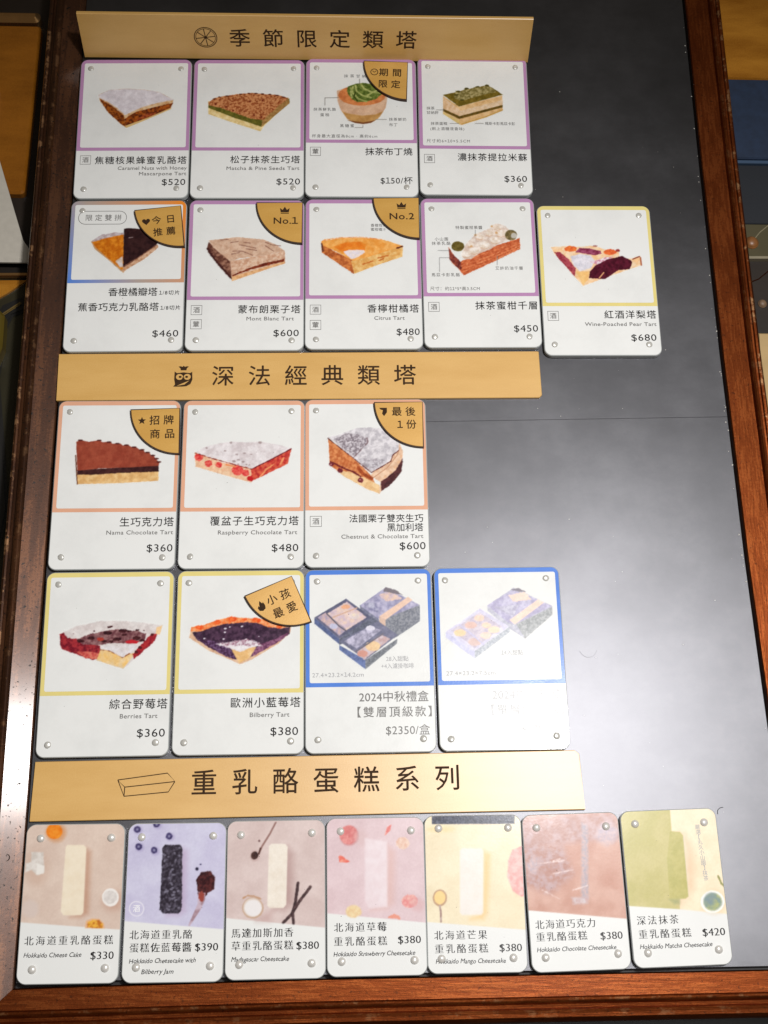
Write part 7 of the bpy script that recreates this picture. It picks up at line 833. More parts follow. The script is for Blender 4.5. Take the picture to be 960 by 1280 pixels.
def picture_mesh(name, layers, x0, y0, x1, y1, w, h, z, step=0.28, round_r=None):
    nx = int((x1 - x0) / step) + 2; ny = int((y1 - y0) / step) + 2
    xs = np.linspace(x0, x1, nx); ys = np.linspace(y0, y1, ny); X, Y = np.meshgrid(xs, ys)
    C, cov = paint(layers, X, Y, WHITE, 0.12 if round_r else 1.0)
    px = X - w / 2; py = h / 2 - Y
    if round_r:
        hw, hh = (x1 - x0) / 2, (y1 - y0) / 2; cx, cy = hw - round_r, hh - round_r
        ax = np.abs(px) - cx; ay = np.abs(py) - cy; cor = (ax > 0) & (ay > 0); dd = np.hypot(ax, ay) + 1e-9
        k = np.where(cor & (dd > round_r), round_r / dd, 1.0)
        px = np.where(cor, np.sign(px) * (cx + ax * k), px); py = np.where(cor, np.sign(py) * (cy + ay * k), py)
    co = np.stack([px * MM, py * MM, np.full(px.shape, z * MM)], -1).reshape(-1, 3)
    idx = np.arange(nx * ny).reshape(ny, nx)
    q = np.stack([idx[1:, :-1], idx[1:, 1:], idx[:-1, 1:], idx[:-1, :-1]], -1).reshape(-1, 4)
    if not round_r: q = q[cov.ravel()[q].max(1) > 0.002]
    me = bpy.data.meshes.new(name); me.vertices.add(len(co)); me.vertices.foreach_set('co', co.ravel())
    me.loops.add(q.size); me.loops.foreach_set('vertex_index', q.ravel().astype(np.int32))
    me.polygons.add(len(q)); me.polygons.foreach_set('loop_start', np.arange(0, q.size, 4, dtype=np.int32)); me.polygons.foreach_set('loop_total', np.full(len(q), 4, dtype=np.int32))
    me.update(calc_edges=True); me.validate()
    ca = me.color_attributes.new('Col', 'FLOAT_COLOR', 'POINT')
    ca.data.foreach_set('color', np.concatenate([C.reshape(-1, 3), np.ones((nx * ny, 1))], 1).ravel().astype(np.float32))
    return me

# ------------------------------------------------------------------ lettering
_tc = {}
def _raw(body, off):
    c = bpy.data.curves.new('lettering', 'FONT'); c.body = body; c.offset = off; c.resolution_u = 3
    o = bpy.data.objects.new('lettering', c); COL.objects.link(o)
    dg = bpy.context.evaluated_depsgraph_get(); dg.update()
    me = bpy.data.meshes.new_from_object(o.evaluated_get(dg))
    v = np.array([(p.co.x, p.co.y) for p in me.vertices]) if len(me.vertices) else np.zeros((0, 2)); f = [tuple(p.vertices) for p in me.polygons]
    ar = sum(p.area for p in me.polygons)
    bpy.data.objects.remove(o); bpy.data.curves.remove(c); bpy.data.meshes.remove(me)
    return v, f, ar
def glyph(ch, thin=False):
    """outline mesh and advance width of one character"""
    key = (ch, thin)
    if key not in _tc:
        if '|' not in _tc: _tc['|'] = _raw('l', 0)[0][:, 0].max()
        src = '\uff11' if ch == '1' else ch        # a flagged numeral one
        adv = _raw(ch + 'l', 0)[0][:, 0].max() - _tc['|']
        v, f, ar = _raw(src, 0)
        if ord(ch) > 255:
            v2, f2, a2 = _raw(ch, 0.0005)          # some outlines only fill when nudged
            if a2 > ar * 1.15: v, f, ar = v2, f2, a2
        if ch == '1': v = v.copy(); v[:, 0] += adv * .52 - (v[:, 0].max() + v[:, 0].min()) / 2
        if thin and ar:
            for t_ in (-0.012, -0.008, -0.005):
                v2, f2, a2 = _raw(ch, t_)
                if a2 > ar * (1 + t_ * 36) and len(f2) >= 0.95 * len(f): v, f = v2, f2; break
        _tc[key] = (v, f, adv)
    return _tc[key]
def text_vf(body, xl, xr, yc, em, z, off=0.0, serif=False, jitter=0.0, slant=0.0):
    """lettering fitted between xl and xr (mm), centred on the line yc, em = glyph size in mm"""
    gl = [glyph(ch, serif) for ch in body]; n = len(gl)
    adv = [g[2] for g in gl]
    first = gl[0][0][:, 0].min() if len(gl[0][0]) else 0; last = gl[-1][0][:, 0].max() if len(gl[-1][0]) else 0.5
    base = sum(adv[:-1]) - first + last
    want = (xr - xl) / em; latin = all(ord(ch) < 300 for ch in body)
    xs = 1.0; gap = 0.0
    if n == 1: pass
    elif latin: xs = min(1.3, max(.8, (want / base) ** .75)); gap = (want / xs - base) / (n - 1)
    elif want < base: xs = want / base
    else: gap = (want - base) / (n - 1)
    t = 0.7 * off if not serif else 0
    copies = [(-t, 0, 0), (t, 0, .006), (0, -t, .012), (0, t, .018)] if t > 0.0015 else [(0, 0, 0)]
    if serif: copies = [(-0.022, 0, 0), (0.0, 0, .007), (0.022, 0, 0.014)]
    parts = []; cur = -first if n > 1 else ((xr - xl) / em - (last - first)) / 2 - first
    for i, (v, f, ad) in enumerate(gl):
        jy = jitter * math.sin(i * 2.3 + n) / em; rot = 0.06 * math.sin(i * 3.1 + n) if jitter else 0
        for dx, dy, dz in copies:
            if len(v): parts.append(([(xl + em * xs * (cur + a + dx + slant * (b_ - .36) + rot * b_), yc + em * (b_ - 0.365 + dy + jy), z + dz) for a, b_ in v], f))
        cur += ad + gap
    return merge(*parts)
def lettering(name, parent, mat, items, z):
    me = mesh(name, *merge(*[text_vf(*a, z=z, **k) for a, k in items]))
    return put(name, me, mat, parent)

# ------------------------------------------------------------------ cards
TOP = 3.5                       # thickness of a card
WA, HA = 60.0, 86.5
WB, HB = 43.73, 66.74
def dome(r, hgt, n=16, rings=5):
    vs = []; fs = []
    prof = [(r * 1.12, 0), (r * 1.12, hgt * 0.18), (r, hgt * 0.26)] + [(r * math.cos(R(90 * k / rings)), hgt * (0.26 + 0.74 * math.sin(R(90 * k / rings)))) for k in range(1, rings)]
    for rr, z in prof:
        for i in range(n): a = 2 * math.pi * i / n; vs.append((rr * math.cos(a), rr * math.sin(a), z))
    for k in range(len(prof) - 1):
        for i in range(n): j = (i + 1) % n; fs.append((k * n + i, k * n + j, (k + 1) * n + j, (k + 1) * n + i))
    vs.append((0, 0, hgt)); t = len(vs) - 1; b0 = (len(prof) - 1) * n
    for i in range(n): fs.append((b0 + i, b0 + (i + 1) % n, t))
    return vs, fs
me_studA = mesh('rivet', *dome(1.45, 0.6), True); me_studA.materials.append(M['stud'])
me_studB = mesh('rivet', *dome(1.6, 1.1), True); me_studB.materials.append(M['pearl'])
me_panel = {}; me_mag = {}
for key, w, h, r in (('A', WA, HA, 4.0), ('B', WB, HB, 4.2)):
    me_panel[key] = mesh('acrylic_panel', *slab(rrect(w - 0.5, h - 0.5, r, 9), 0.7, TOP - 0.1, 0.35)); me_panel[key].materials.append(M['acrylic'])
    me_mag[key] = mesh('magnet_backing', *slab(rrect(w - 1.8, h - 1.8, r - .6, 6), 0.0, 0.7)); me_mag[key].materials.append(M['magnet'])
me_face = mesh('printed_face', *flat(rrect(WA - 1.3, HA - 1.3, 3.5, 9), TOP - 0.06)); me_face.materials.append(M['paper'])
_rd = random.Random(3)

def card_base(kind, cid, pos, label, group):
    x, y, th = pos
    root = empty('menu_card', (x, y, 0.1), th, label, 'menu card', group)
    put('magnet_backing', me_mag[kind], None, root); put('acrylic_panel', me_panel[kind], None, root)
    w, h, me = (WA, HA, me_studA) if kind == 'A' else (WB, HB, me_studB)
    us, vs = ((.098, .893), (.073, .929)) if kind == 'A' else ((.15, .862), (.093, .902))
    for u in us:
        for v in vs:
            put('rivet', me, None, root, ((u - .5) * w + _rd.uniform(-.3, .3), (.5 - v) * h + _rd.uniform(-.3, .3), TOP - 0.05), (_rd.uniform(-.16, .16), _rd.uniform(-.16, .16), _rd.uniform(0, 6)))
    return root

def cardA(cid, pos, label, band, name, english, price, band_v=.668, seals=(), notes=(), ink_='black', extra_names=(), rr=None):
    root = card_base('A', cid, pos, label, 'white tart cards with coloured borders')
    put('printed_face', me_face, None, root)
    X = lambda u: (u - .5) * WA
    Y = lambda v: (.5 - v) * HA
    # coloured border: outer outline with a rounded top, square bottom; the white window lies on it
    o = rrect(WA - 1.3, HA - 1.3, 3.5, 9); yb = Y(band_v)
    top = [p for p in o if p[1] > yb]; outline = [(max(p[0] for p in o), yb)] + top + [(min(p[0] for p in o), yb)]
    put('border_print', mesh('border_print', *flat(outline, TOP - 0.02)), M[band], root)
    win = rrect((.962 - .040) * WA, (band_v - .022 - .033) * HA, 0.9, 3)
    cxw = X((.962 + .040) / 2); cyw = Y((band_v - .022 + .033) / 2)
    put('picture_ground', mesh('picture_ground', *flat([(p[0] + cxw, p[1] + cyw) for p in win], TOP + 0.02)), M['paper'], root)
    lay = PAINT.get(cid, [])
    xs = [p[0] for l in lay for p in l[1]]; ys = [p[1] for l in lay for p in l[1]]
    if xs: put('food_picture', picture_mesh('food_picture', lay, max(3, min(xs) - 1.2), max(4, min(ys) - 1.2), min(57.3, max(xs) + 1.2), min((band_v - .024) * HA, max(ys) + 1.2), WA, HA, TOP + 0.06), M['picture'], root)
    z = TOP + 0.11
    k_ = dict(off=0.004)
    def items(rows, off): return [((b_, X(l), X(r_), Y(v_), em), dict(off=off)) for b_, l, r_, v_, em in rows]
    lettering('name_lettering', root, M[ink_], items(name, 0.006), z)
    if english: lettering('english_lettering', root, M['grey' if ink_ == 'black' else ink_], items(english, 0.008), z)
    lettering('price_lettering', root, M[ink_], items(price, 0.0), z)
    for (ch, v_) in seals:
        s = WA * .045; cx, cy = X(.095), Y(v_)
        vf = stroke_poly([(cx - s, cy - s * .95), (cx + s, cy - s * .95), (cx + s, cy + s * .95), (cx - s, cy + s * .95)], .28, z, True)
        me = mesh('seal_mark', *merge(vf, text_vf(ch, cx - 1.75, cx + 1.75, cy, 3.5, z + .01, off=.006)))
        put('seal_mark', me, M['grey'], root)
    if notes: lettering('callout_lettering', root, M['lightgrey' if ink_ != 'black' else 'grey'], items(notes, 0.004), z)
    return root

def cardB(cid, pos, label, name, price, english, ink_='black'):
    root = card_base('B', cid, pos, label, 'cheesecake photo cards of the bottom row')
    put('photo_print', picture_mesh('photo_print', PAINT[cid], .6, .6, WB - .6, HB - .6, WB, HB, TOP - 0.04, .30, 3.8), M['picture'], root)
    X = lambda u: (u - .5) * WB
    Y = lambda v: (.5 - v) * HB
    z = TOP + 0.03
    lettering('name_lettering', root, M[ink_], [((b_, X(l), X(r_), Y(v_), em), dict(serif=True)) for b_, l, r_, v_, em in name], z)
    lettering('price_lettering', root, M[ink_], [((b_, X(l), X(r_), Y(v_), em), dict(serif=True)) for b_, l, r_, v_, em in price], z)
    lettering('english_lettering', root, M[ink_], [((b_, X(l), X(r_), Y(v_), em), dict(off=.012, jitter=.10, slant=.22)) for b_, l, r_, v_, em in english], z)
    return root
P_ = {1: (-132.51, 212.87, 0.0229), 2: (-72.09, 213.95, 0.0168), 3: (-12.05, 215.66, 0.012), 4: (48.2, 217.74, 0.0081), 5: (-131.0, 125.75, 0.0224), 6: (-70.44, 126.97, 0.0157), 7: (-10.58, 128.45, 0.0148), 8: (49.3, 130.06, 0.0166), 9: (109.83, 126.51, 0.0132), 10: (-128.8, 13.43, 0.0156), 11: (-68.1, 14.27, 0.0135), 12: (-8.57, 15.47, 0.0175), 13: (-127.31, -73.54, 0.0199), 14: (-66.48, -72.42, 0.0169), 15: (-6.68, -71.38, 0.0201), 16: (54.03, -70.03, 0.021), 17: (-135.09, -178.8, 0.014), 18: (-90.66, -178.27, 0.0137), 19: (-47.04, -177.05, 0.0198), 20: (-3.42, -175.79, 0.0183), 21: (39.84, -174.63, 0.0159), 22: (83.97, -173.79, 0.0371), 23: (128.1, -172.01, 0.0394)}
E5 = 5.0
cardA(1, P_[1], 'mauve bordered card with a sugar topped caramel nut tart, $520', 'purple',
      [('焦糖核果蜂蜜乳酪塔', .176, .974, .733, E5)], [('Caramel Nuts with Honey', .379, .977, .787, 2.9), ('Mascarpone Tart', .565, .974, .826, 2.9)], [('$520', .765, .968, .884, 5.2)], .664, [('酒', .729)])
cardA(2, P_[2], 'mauve bordered card with a brown crumb topped tart on a green layer, $520', 'purple',
      [('松子抹茶生巧塔', .35, .959, .728, E5)], [('Matcha & Pine Seeds Tart', .319, .954, .788, 2.9)], [('$520', .755, .960, .880, 5.2)], .664)
cardA(3, P_[3], 'mauve bordered card with a pudding in a glass bowl topped with green cream, $150', 'purple',
      [('抹茶布丁燒', .533, .948, .679, E5)], [], [('$150/杯', .665, .945, .882, 4.9)], .617, [('葷', .679)],
      [('抹茶甘納許', .348, .60, .133, 2.3), ('抹茶鮮乳酪', .075, .275, .378, 2.2), ('蛋糕', .135, .215, .418, 2.2), ('黑糖蜜', .311, .435, .496, 2.2), ('抹茶鮮奶', .746, .90, .448, 2.2), ('布丁', .746, .82, .487, 2.2), ('杯身最大直徑為8cm · 高約6cm', .063, .64, .570, 2.3)])
cardA(4, P_[4], 'mauve bordered card with a rectangular layered green topped cake, $360', 'purple',
      [('濃抹茶提拉米蘇', .344, .957, .731, E5)], [], [('$360', .749, .947, .880, 5.2)], .672, [('酒', .743)],
      [('抹茶', .078, .15, .382, 2.2), ('甘納許', .078, .185, .414, 2.2), ('抹茶蛋糕', .112, .26, .493, 2.2), ('(刷上酒糖液香味)', .108, .41, .530, 2.2), ('瑪斯卡彭馬茲卡彭', .595, .865, .490, 2.2), ('尺寸約6×10×5.5CM', .073, .456, .617, 2.4)])
c5 = cardA(5, P_[5], 'card with a blue to orange border, half orange tart and half dark chocolate tart, $460', 'duo',
      [('香橙橘瓣塔', .36, .77, .616, E5), ('1/8切片', .785, .955, .622, 2.8), ('蕉香巧克力乳酪塔', .114, .786, .713, E5), ('1/8切片', .80, .965, .720, 2.8)], [], [('$460', .741, .956, .883, 5.2)], .555, [],
      [('限定雙拼', .135, .44, .121, 3.9)])
z = TOP + 0.12
ov = [((u - .5) * WA, (.5 - v) * HA) for u, v in []]
ovp = rrect(.41 * WA, .088 * HA, .043 * HA, 8)
me = mesh('oval_outline', *stroke_poly([(p[0] + (.2775 - .5) * WA, p[1] + (.5 - .1205) * HA) for p in ovp], .28, z, True)); put('oval_outline', me, M['grey'], c5)
cardA(6, P_[6], 'mauve bordered card with a pale brown swirled cream tart slice, $600', 'purple',
      [('蒙布朗栗子塔', .444, .966, .733, E5)], [('Mont Blanc Tart', .515, .911, .792, 2.9)], [('$600', .742, .953, .884, 5.2)], .671, [('酒', .737), ('葷', .828)])
cardA(7, P_[7], 'mauve bordered card with a glazed yellow orange tart slice, $480', 'purple',
      [('香檸柑橘塔', .532, .966, .736, E5)], [('Citrus Tart', .589, .844, .796, 2.9)], [('$480', .774, .968, .884, 5.2)], .671, [('酒', .742), ('葷', .841)],
      [('香橙柑橘果', .569, .74, .183, 2.0), ('蜜柑橘汁', .569, .70, .211, 2.0)])
cardA(8, P_[8], 'mauve bordered card with a long pastry bar topped with piped cream, $450', 'purple',
      [('抹茶蜜柑千層', .446, .969, .726, E5)], [], [('$450', .764, .966, .873, 5.2)], .664, [('酒', .733)],
      [('特製蜜柑果醬', .303, .535, .206, 2.2), ('小山園', .12, .235, .284, 2.2), ('抹茶乳酪', .093, .255, .313, 2.2), ('馬茲卡彭乳酪', .083, .325, .523, 2.2), ('艾許奶油千層', .631, .865, .480, 2.2), ('尺寸：約11*5*高3.5CM', .068, .49, .614, 2.4)])
cardA(9, P_[9], 'yellow bordered card with a wine dark pear tart, $680, at the right', 'yellow',
      [('紅酒洋梨塔', .53, .97, .734, E5)], [('Wine-Poached Pear Tart', .36, .966, .795, 2.9)], [('$680', .744, .956, .881, 5.2)], .678, [('酒', .742)])
cardA(10, P_[10], 'peach bordered card with a cocoa red chocolate tart slice, $360', 'peach',
      [('生巧克力塔', .549, .974, .727, E5)], [('Nama Chocolate Tart', .448, .972, .786, 2.9)], [('$360', .77, .972, .875, 5.2)])
cardA(11, P_[11], 'peach bordered card with a white topped tart full of red raspberries, $480', 'peach',
      [('覆盆子生巧克力塔', .25, .952, .724, E5)], [('Raspberry Chocolate Tart', .315, .941, .789, 2.9)], [('$480', .742, .951, .877, 5.2)])
cardA(12, P_[12], 'peach bordered card with a tall powdered cake slice with dark cherries, $600', 'peach',
      [('法國栗子雙夾生巧', .361, .951, .718, 4.4), ('黑加利塔', .662, .949, .771, 4.4)], [('Chestnut & Chocolate Tart', .297, .947, .821, 2.9)], [('$600', .758, .963, .876, 5.2)], .668, [('酒', .732)])
cardA(13, P_[13], 'yellow bordered card with a red berry tart dusted white, $360', 'yellow',
      [('綜合野莓塔', .538, .975, .725, E5)], [('Berries Tart', .621, .903, .787, 2.9)], [('$360', .754, .963, .875, 5.2)], .675)
cardA(14, P_[14], 'yellow bordered card with a blackish purple blueberry tart, $380', 'yellow',
      [('歐洲小藍莓塔', .441, .968, .726, E5)], [('Bilberry Tart', .586, .885, .789, 2.9)], [('$380', .743, .951, .876, 5.2)], .675)
cardA(15, P_[15], 'blue bordered card with three dark gift boxes, priced $2350', 'blue',
      [('2024中秋禮盒', .417, .946, .704, 5.3), ('【雙層頂級款】', .403, .966, .784, 5.2)], [], [('$2350/盒', .616, .949, .880, 5.2)], .648, [],
      [('28入甜點', .627, .80, .501, 2.7), ('+4入濾掛咖啡', .59, .84, .540, 2.7), ('27.4×23.2×14.2cm', .06, .454, .583, 2.8)], 'grey')
cardA(16, P_[16], 'blue bordered card with two pale gift boxes, glare wash painted into the print', 'blue',
      [('2024中秋禮盒', .422, .955, .703, 5.3), ('【單層經典款】', .41, .966, .784, 5.2)], [], [('$1280/盒', .63, .957, .884, 5.2)], .648, [],
      [('14入甜點', .505, .675, .478, 2.7), ('27.4×23.2×7.5cm', .075, .454, .585, 2.8)], 'lightgrey')  # lettering ink paled to stand in for glare
PR_ = 4.5; EN = 2.7; NB = 4.15
cardB(17, P_[17], 'beige cheesecake card with a cream bar and an orange, $330, leftmost of the bottom row',
      [('北海道重乳酪蛋糕', .064, .925, .732, NB)], [('$330', .715, .937, .824, PR_)], [('Hokkaido Cheese Cake', .069, .627, .818, EN)])
c18 = cardB(18, P_[18], 'lilac cheesecake card with a black seeded bar, blueberries and a jam spoon, $390',
      [('北海道重乳酪', .07, .68, .704, NB), ('蛋糕佐藍莓醬', .076, .677, .783, NB)], [('$390', .715, .937, .781, PR_)], [('Hokkaido Cheesecake with', .08, .724, .861, EN), ('Bilberry Jam', .204, .511, .926, EN)])
lettering('seal_mark', c18, M['whiteink'], [(('酒', -.375 * WB - 1.5, -.375 * WB + 1.5, -.041 * HB, 3.2), dict(off=.02))], TOP + 0.03)
cardB(19, P_[19], 'dusty pink cheesecake card with a cream bar, milk bowl and dark vanilla pods, $380',
      [('馬達加斯加香', .069, .673, .711, NB), ('草重乳酪蛋糕', .071, .673, .789, NB)], [('$380', .707, .925, .791, PR_)], [('Madagascar Cheesecake', .073, .634, .869, EN)])
cardB(20, P_[20], 'pale pink cheesecake card with strawberry pieces around a white bar, $380',
      [('北海道草莓', .08, .596, .695, NB), ('重乳酪蛋糕', .079, .60, .781, NB)], [('$380', .711, .933, .775, PR_)], [('Hokkaido Strawberry Cheesecake', .078, .877, .856, EN)])
cardB(21, P_[21], 'pale yellow cheesecake card with a mango spoon and a dark ceiling reflection painted along its top, $380',
      [('北海道芒果', .081, .601, .761, NB), ('重乳酪蛋糕', .084, .607, .844, NB)], [('$380', .723, .941, .841, PR_)], [('Hokkaido Mango Cheesecake', .092, .78, .919, EN)])
cardB(22, P_[22], 'mottled brownish pink cheesecake card, its picture hidden by glare painted into the print, $380',
      [('北海道巧克力', .071, .666, .703, NB), ('重乳酪蛋糕', .073, .577, .779, NB)], [('$380', .712, .929, .784, PR_)], [('Hokkaido Chocolate Cheesecake', .075, .86, .855, EN)])
c23 = cardB(23, P_[23], 'green and cream matcha cheesecake card with a tea bowl, $420, at the right',
      [('深法抹茶', .079, .492, .704, NB), ('重乳酪蛋糕', .084, .605, .789, NB)], [('$420', .723, .945, .790, PR_)], [('Hokkaido Matcha Cheesecake', .086, .808, .864, EN)])
vt = '嚴選【丸久小山園】抹茶'
lettering('vertical_lettering', c23, M['lightgrey'], [((ch, .29 * WB - 1.05 + k * .12, .29 * WB + 1.05 + k * .12, HB * (.5 - .125 - k * .033), 2.3), dict(off=.004)) for k, ch in enumerate(vt)], TOP + 0.03)

# ------------------------------------------------------------------ wooden header strips
def strip(name, corners, label, body, tx0, tx1, em, icon, origin=None, rot=None, z0=0.1, thick=2.0, chipped=False):
    root = bpy.data.objects.new('header_strip', None); COL.objects.link(root); root.empty_display_size = .01
    tag(root, label, 'header strip', 'wooden header strips')
    root.location = [v * MM for v in origin]; root.rotation_euler = rot
    pts = corners
    put('plywood_strip', mesh('plywood_strip', *slab(pts, 0, thick, .25)), M['ply'], root)
    z = thick + 0.06
    yc = sum(p[1] for p in corners) / len(corners) + 0.0
    lettering('header_lettering', root, M['engrave'], [((body, tx0, tx1, yc - .2, em), dict(off=.012))], z)
    put('engraved_icon', mesh('engraved_icon', *icon(yc, z)), M['engrave'], root)
    return root
def circ(cx, cy, rx, ry=None, n=26, a0=0, a1=360):
    ry = ry or rx
    return [(cx + rx * math.cos(R(a0 + (a1 - a0) * k / n)), cy + ry * math.sin(R(a0 + (a1 - a0) * k / n))) for k in range(n + (0 if a1 - a0 == 360 else 1))]
def orange_icon(yc, z):
    cx = 66.2; ps = [stroke_poly(circ(cx, yc, 6.0), .45, z, True), stroke_poly(circ(cx, yc, 5.2), .3, z, True)]
    for k in range(8):
        a = R(45 * k + 8); ps.append(stroke_poly([(cx + .5 * math.cos(a), yc + .5 * math.sin(a)), (cx + 5.1 * math.cos(a), yc + 5.1 * math.sin(a))], .42, z + .01 + .002 * k))
    ps.append(flat(circ(cx, yc, .8), z + .04)); return merge(*ps)
def owl_icon(yc, z):
    cx = 62.0; S_ = 1.0
    body = [(-4.4, 3.2), (-3.2, 2.3), (0, 2.7), (3.2, 2.3), (4.3, 3.0), (4.5, -1.2), (3.6, -3.6), (1.6, -4.8), (-.4, -5.0), (-4.9, -5.0), (-4.0, -3.8), (-4.5, -1.0)]
    ps = [flat([(cx + a, yc - .8 + c) for a, c in body], z)]
    ps.append(flat([(cx + a, yc + c) for a, c in [(-1.4, 3.0), (1.4, 3.0), (1.6, 4.1), (2.6, 5.0), (1.6, 5.2), (.6, 4.9), (0, 5.5), (-.6, 4.9), (-1.6, 5.2), (-2.6, 5.0), (-1.6, 4.1)]], z))
    return merge(*ps)
def block_icon(yc, z):
    o = 38.0
    A = [(o, yc + 1.8), (o + 22, yc + 4.4), (o + 25.4, yc + .6), (o + 3.2, yc - 1.4)]
    ps = [stroke_poly(A, .42, z, True)]
    ps.append(stroke_poly([(o, yc + 1.8), (o + 3.0, yc - 5.4), (o + 22.6, yc - 3.9), (o + 25.4, yc + .6)], .42, z + .01)); ps.append(stroke_poly([(o + 3.2, yc - 1.4), (o + 3.0, yc - 5.4)], .42, z + .02)); return merge(*ps)
strip('header_strip', [(0, 0), (240, 0), (240, 26.8), (0, 26.8)], 'wooden strip with an orange slice icon, tilted up at the top of the board', '季節限定類塔', 79, 178.7, 11.6, orange_icon, (-161.6, 259.2, 2.0), (R(74), 0, R(0.35)))
s2 = strip('header_strip', [(.2, 0), (238.6, 0), (239.9, 1.4), (239.6, 25.0), (238.6, 25.3), (0, 25.1)], 'wooden strip with a small owl in a chef hat, in the middle of the board', '深法經典類塔', 76.2, 177.4, 11.6, owl_icon, (-161.2, 56.7, 0.1), (0, 0, R(1.02)))
# owl's face: pale cut-outs over the dark body
z_ = 2.12; oy = 12.8 - .8; cx = 62.0
put('icon_face', mesh('icon_face', *merge(flat(circ(cx - 1.9, oy + .2, 1.75, 1.6, 16), z_), flat(circ(cx + 1.9, oy + .2, 1.75, 1.6, 16), z_), flat([(cx - 3.2, oy - 4.6), (cx + .6, oy - 3.9), (cx + 3.0, oy - 1.8), (cx - .2, oy - 3.2)], z_))), M['ply'], s2)
put('icon_eyes', mesh('icon_eyes', *merge(flat(circ(cx - 1.6, oy + .2, .75, .6, 12), z_ + .04), flat(circ(cx + 1.6, oy + .2, .75, .6, 12), z_ + .04), flat([(cx - .7, oy - .2), (cx, oy - 1.9), (cx + .7, oy - .2)], z_ + .04))), M['engrave'], s2)
strip('header_strip', [(0, 0), (246.8, .2), (245.8, 24.9), (243.8, 26.6), (.9, 26.1)], 'wooden strip with a line drawn block icon, above the bottom row of cards', '重乳酪蛋糕系列', 71, 190.6, 12.0, block_icon, (-156.5, -144.7, 0.1), (0, 0, R(1.3)))

# ------------------------------------------------------------------ quarter-round wooden badges
def badge(corner, ang, rows, icon, label, em=5.0, r=24.0):
    """corner = where both straight edges meet (mm on the board); straight top edge runs to -x, side edge to -y"""
    root = empty('corner_badge', (corner[0], corner[1], TOP + .14), R(ang), label, 'badge', 'quarter round wooden badges')
    pts = [(0, 0)] + circ(0, 0, r, n=22, a0=180, a1=270)
    put('burnt_edge', mesh('burnt_edge', *slab(pts, 0, 1.9)), M['burnt'], root)
    q = [(-.25, -.25)] + [(p[0] * (r - .55) / r - .1, p[1] * (r - .55) / r - .1) for p in circ(0, 0, r, n=22, a0=181, a1=269)]
    put('plywood_face', mesh('plywood_face', *slab(q, 1.9, 2.05, .1)), M['badgeply'], root)
    z = 2.12
    lettering('badge_lettering', root, M['engrave'], [((b_, x0, x1, y, e_), dict(off=.02)) for b_, x0, x1, y, e_ in rows], z)
    put('badge_icon', mesh('badge_icon', *icon(z)), M['engrave'], root)
    return root
def clock(z): c = (-18.0, -7.2); return merge(stroke_poly(circ(c[0], c[1], 1.9), .4, z, True), stroke_poly([(c[0] - 1, c[1] + .7), (c[0], c[1] - .2), (c[0] + 1.1, c[1] + .8)], .4, z + .01))
def heart(z):
    pts = []
    for k in range(24):
        t = 2 * math.pi * k / 24; pts.append((-18.4 + .13 * 16 * math.sin(t) ** 3, -7.6 + .13 * (13 * math.cos(t) - 5 * math.cos(2 * t) - 2 * math.cos(3 * t) - math.cos(4 * t))))
    return flat(pts, z)
def crown(z):
    o = (-9.2, -4.6); return merge(flat([(o[0] + a, o[1] + c) for a, c in [(-2.1, -1.4), (2.1, -1.4), (2.5, 1.1), (1.1, 0), (0, 1.9), (-1.1, 0), (-2.5, 1.1)]], z), flat([(o[0] + a, o[1] + c) for a, c in [(-2.1, -2.2), (2.1, -2.2), (2.1, -1.75), (-2.1, -1.75)]], z))
def star(z): return flat([(-18.3 + (2.1 if k % 2 == 0 else .9) * math.sin(k * math.pi / 5), -6.3 + (2.1 if k % 2 == 0 else .9) * math.cos(k * math.pi / 5)) for k in range(10)], z)
def tagico(z): return flat([(-19.5 + a, -5.0 + c) for a, c in [(-2.0, 1.8), (1.8, 1.8), (1.8, -.6), (.4, -2.6), (-.6, -1.4), (-.2, .6), (-1.2, .8)]], z)
def fire(z): return flat([(-18.6 + a, -8.2 + c) for a, c in [(0, 3.0), (.9, 1.4), (1.4, 1.9), (1.8, .2), (1.5, -1.4), (0, -2.1), (-1.5, -1.5), (-1.9, 0), (-1.2, .9), (-.9, .2), (-.6, 1.6)]], z)
badge((12.9, 255.4), -1.5, [('期間', -15.3, -3.6, -7.2, 5.2), ('限定', -15.3, -3.9, -14.6, 5.2)], clock, 'wooden quarter badge with a small clock icon, on the pudding bowl card')
badge((-105.0, 165.0), 7.5, [('今日', -15.4, -4.2, -7.4, 5.0), ('推薦', -15.2, -4.0, -14.4, 5.0)], heart, 'tilted wooden quarter badge with a heart icon, on the blue and orange bordered card')
badge((-42.2, 167.8), .8, [('No.1', -14.8, -2.4, -10.8, 5.2)], crown, 'wooden quarter badge with a crown reading No.1, on the swirled cream tart card')
badge((18.1, 171.6), 1.0, [('No.2', -15.4, -2.8, -11.0, 5.2)], crown, 'wooden quarter badge with a crown reading No.2, on the glazed yellow tart card')
badge((-99.8, 52.0), 2.4, [('招牌', -14.6, -3.0, -6.2, 5.2), ('商品', -14.2, -2.6, -13.4, 5.2)], star, 'wooden quarter badge with a star icon, on the cocoa red chocolate tart card')
badge((19.0, 56.6), 1.0, [('最後', -15.2, -3.8, -5.2, 5.1), ('1', -12.0, -10.8, -12.0, 5.0), ('份', -8.4, -3.4, -12.0, 5.1)], tagico, 'wooden quarter badge with a small dark pennant icon, on the tall powdered cake card')
badge((-43.3, -32.5), 24.0, [('小孩', -15.3, -3.9, -6.9, 5.1), ('最愛', -14.9, -3.5, -13.9, 5.1)], fire, 'wooden quarter badge with a flame icon, tilted across the blueberry tart card and its neighbour')

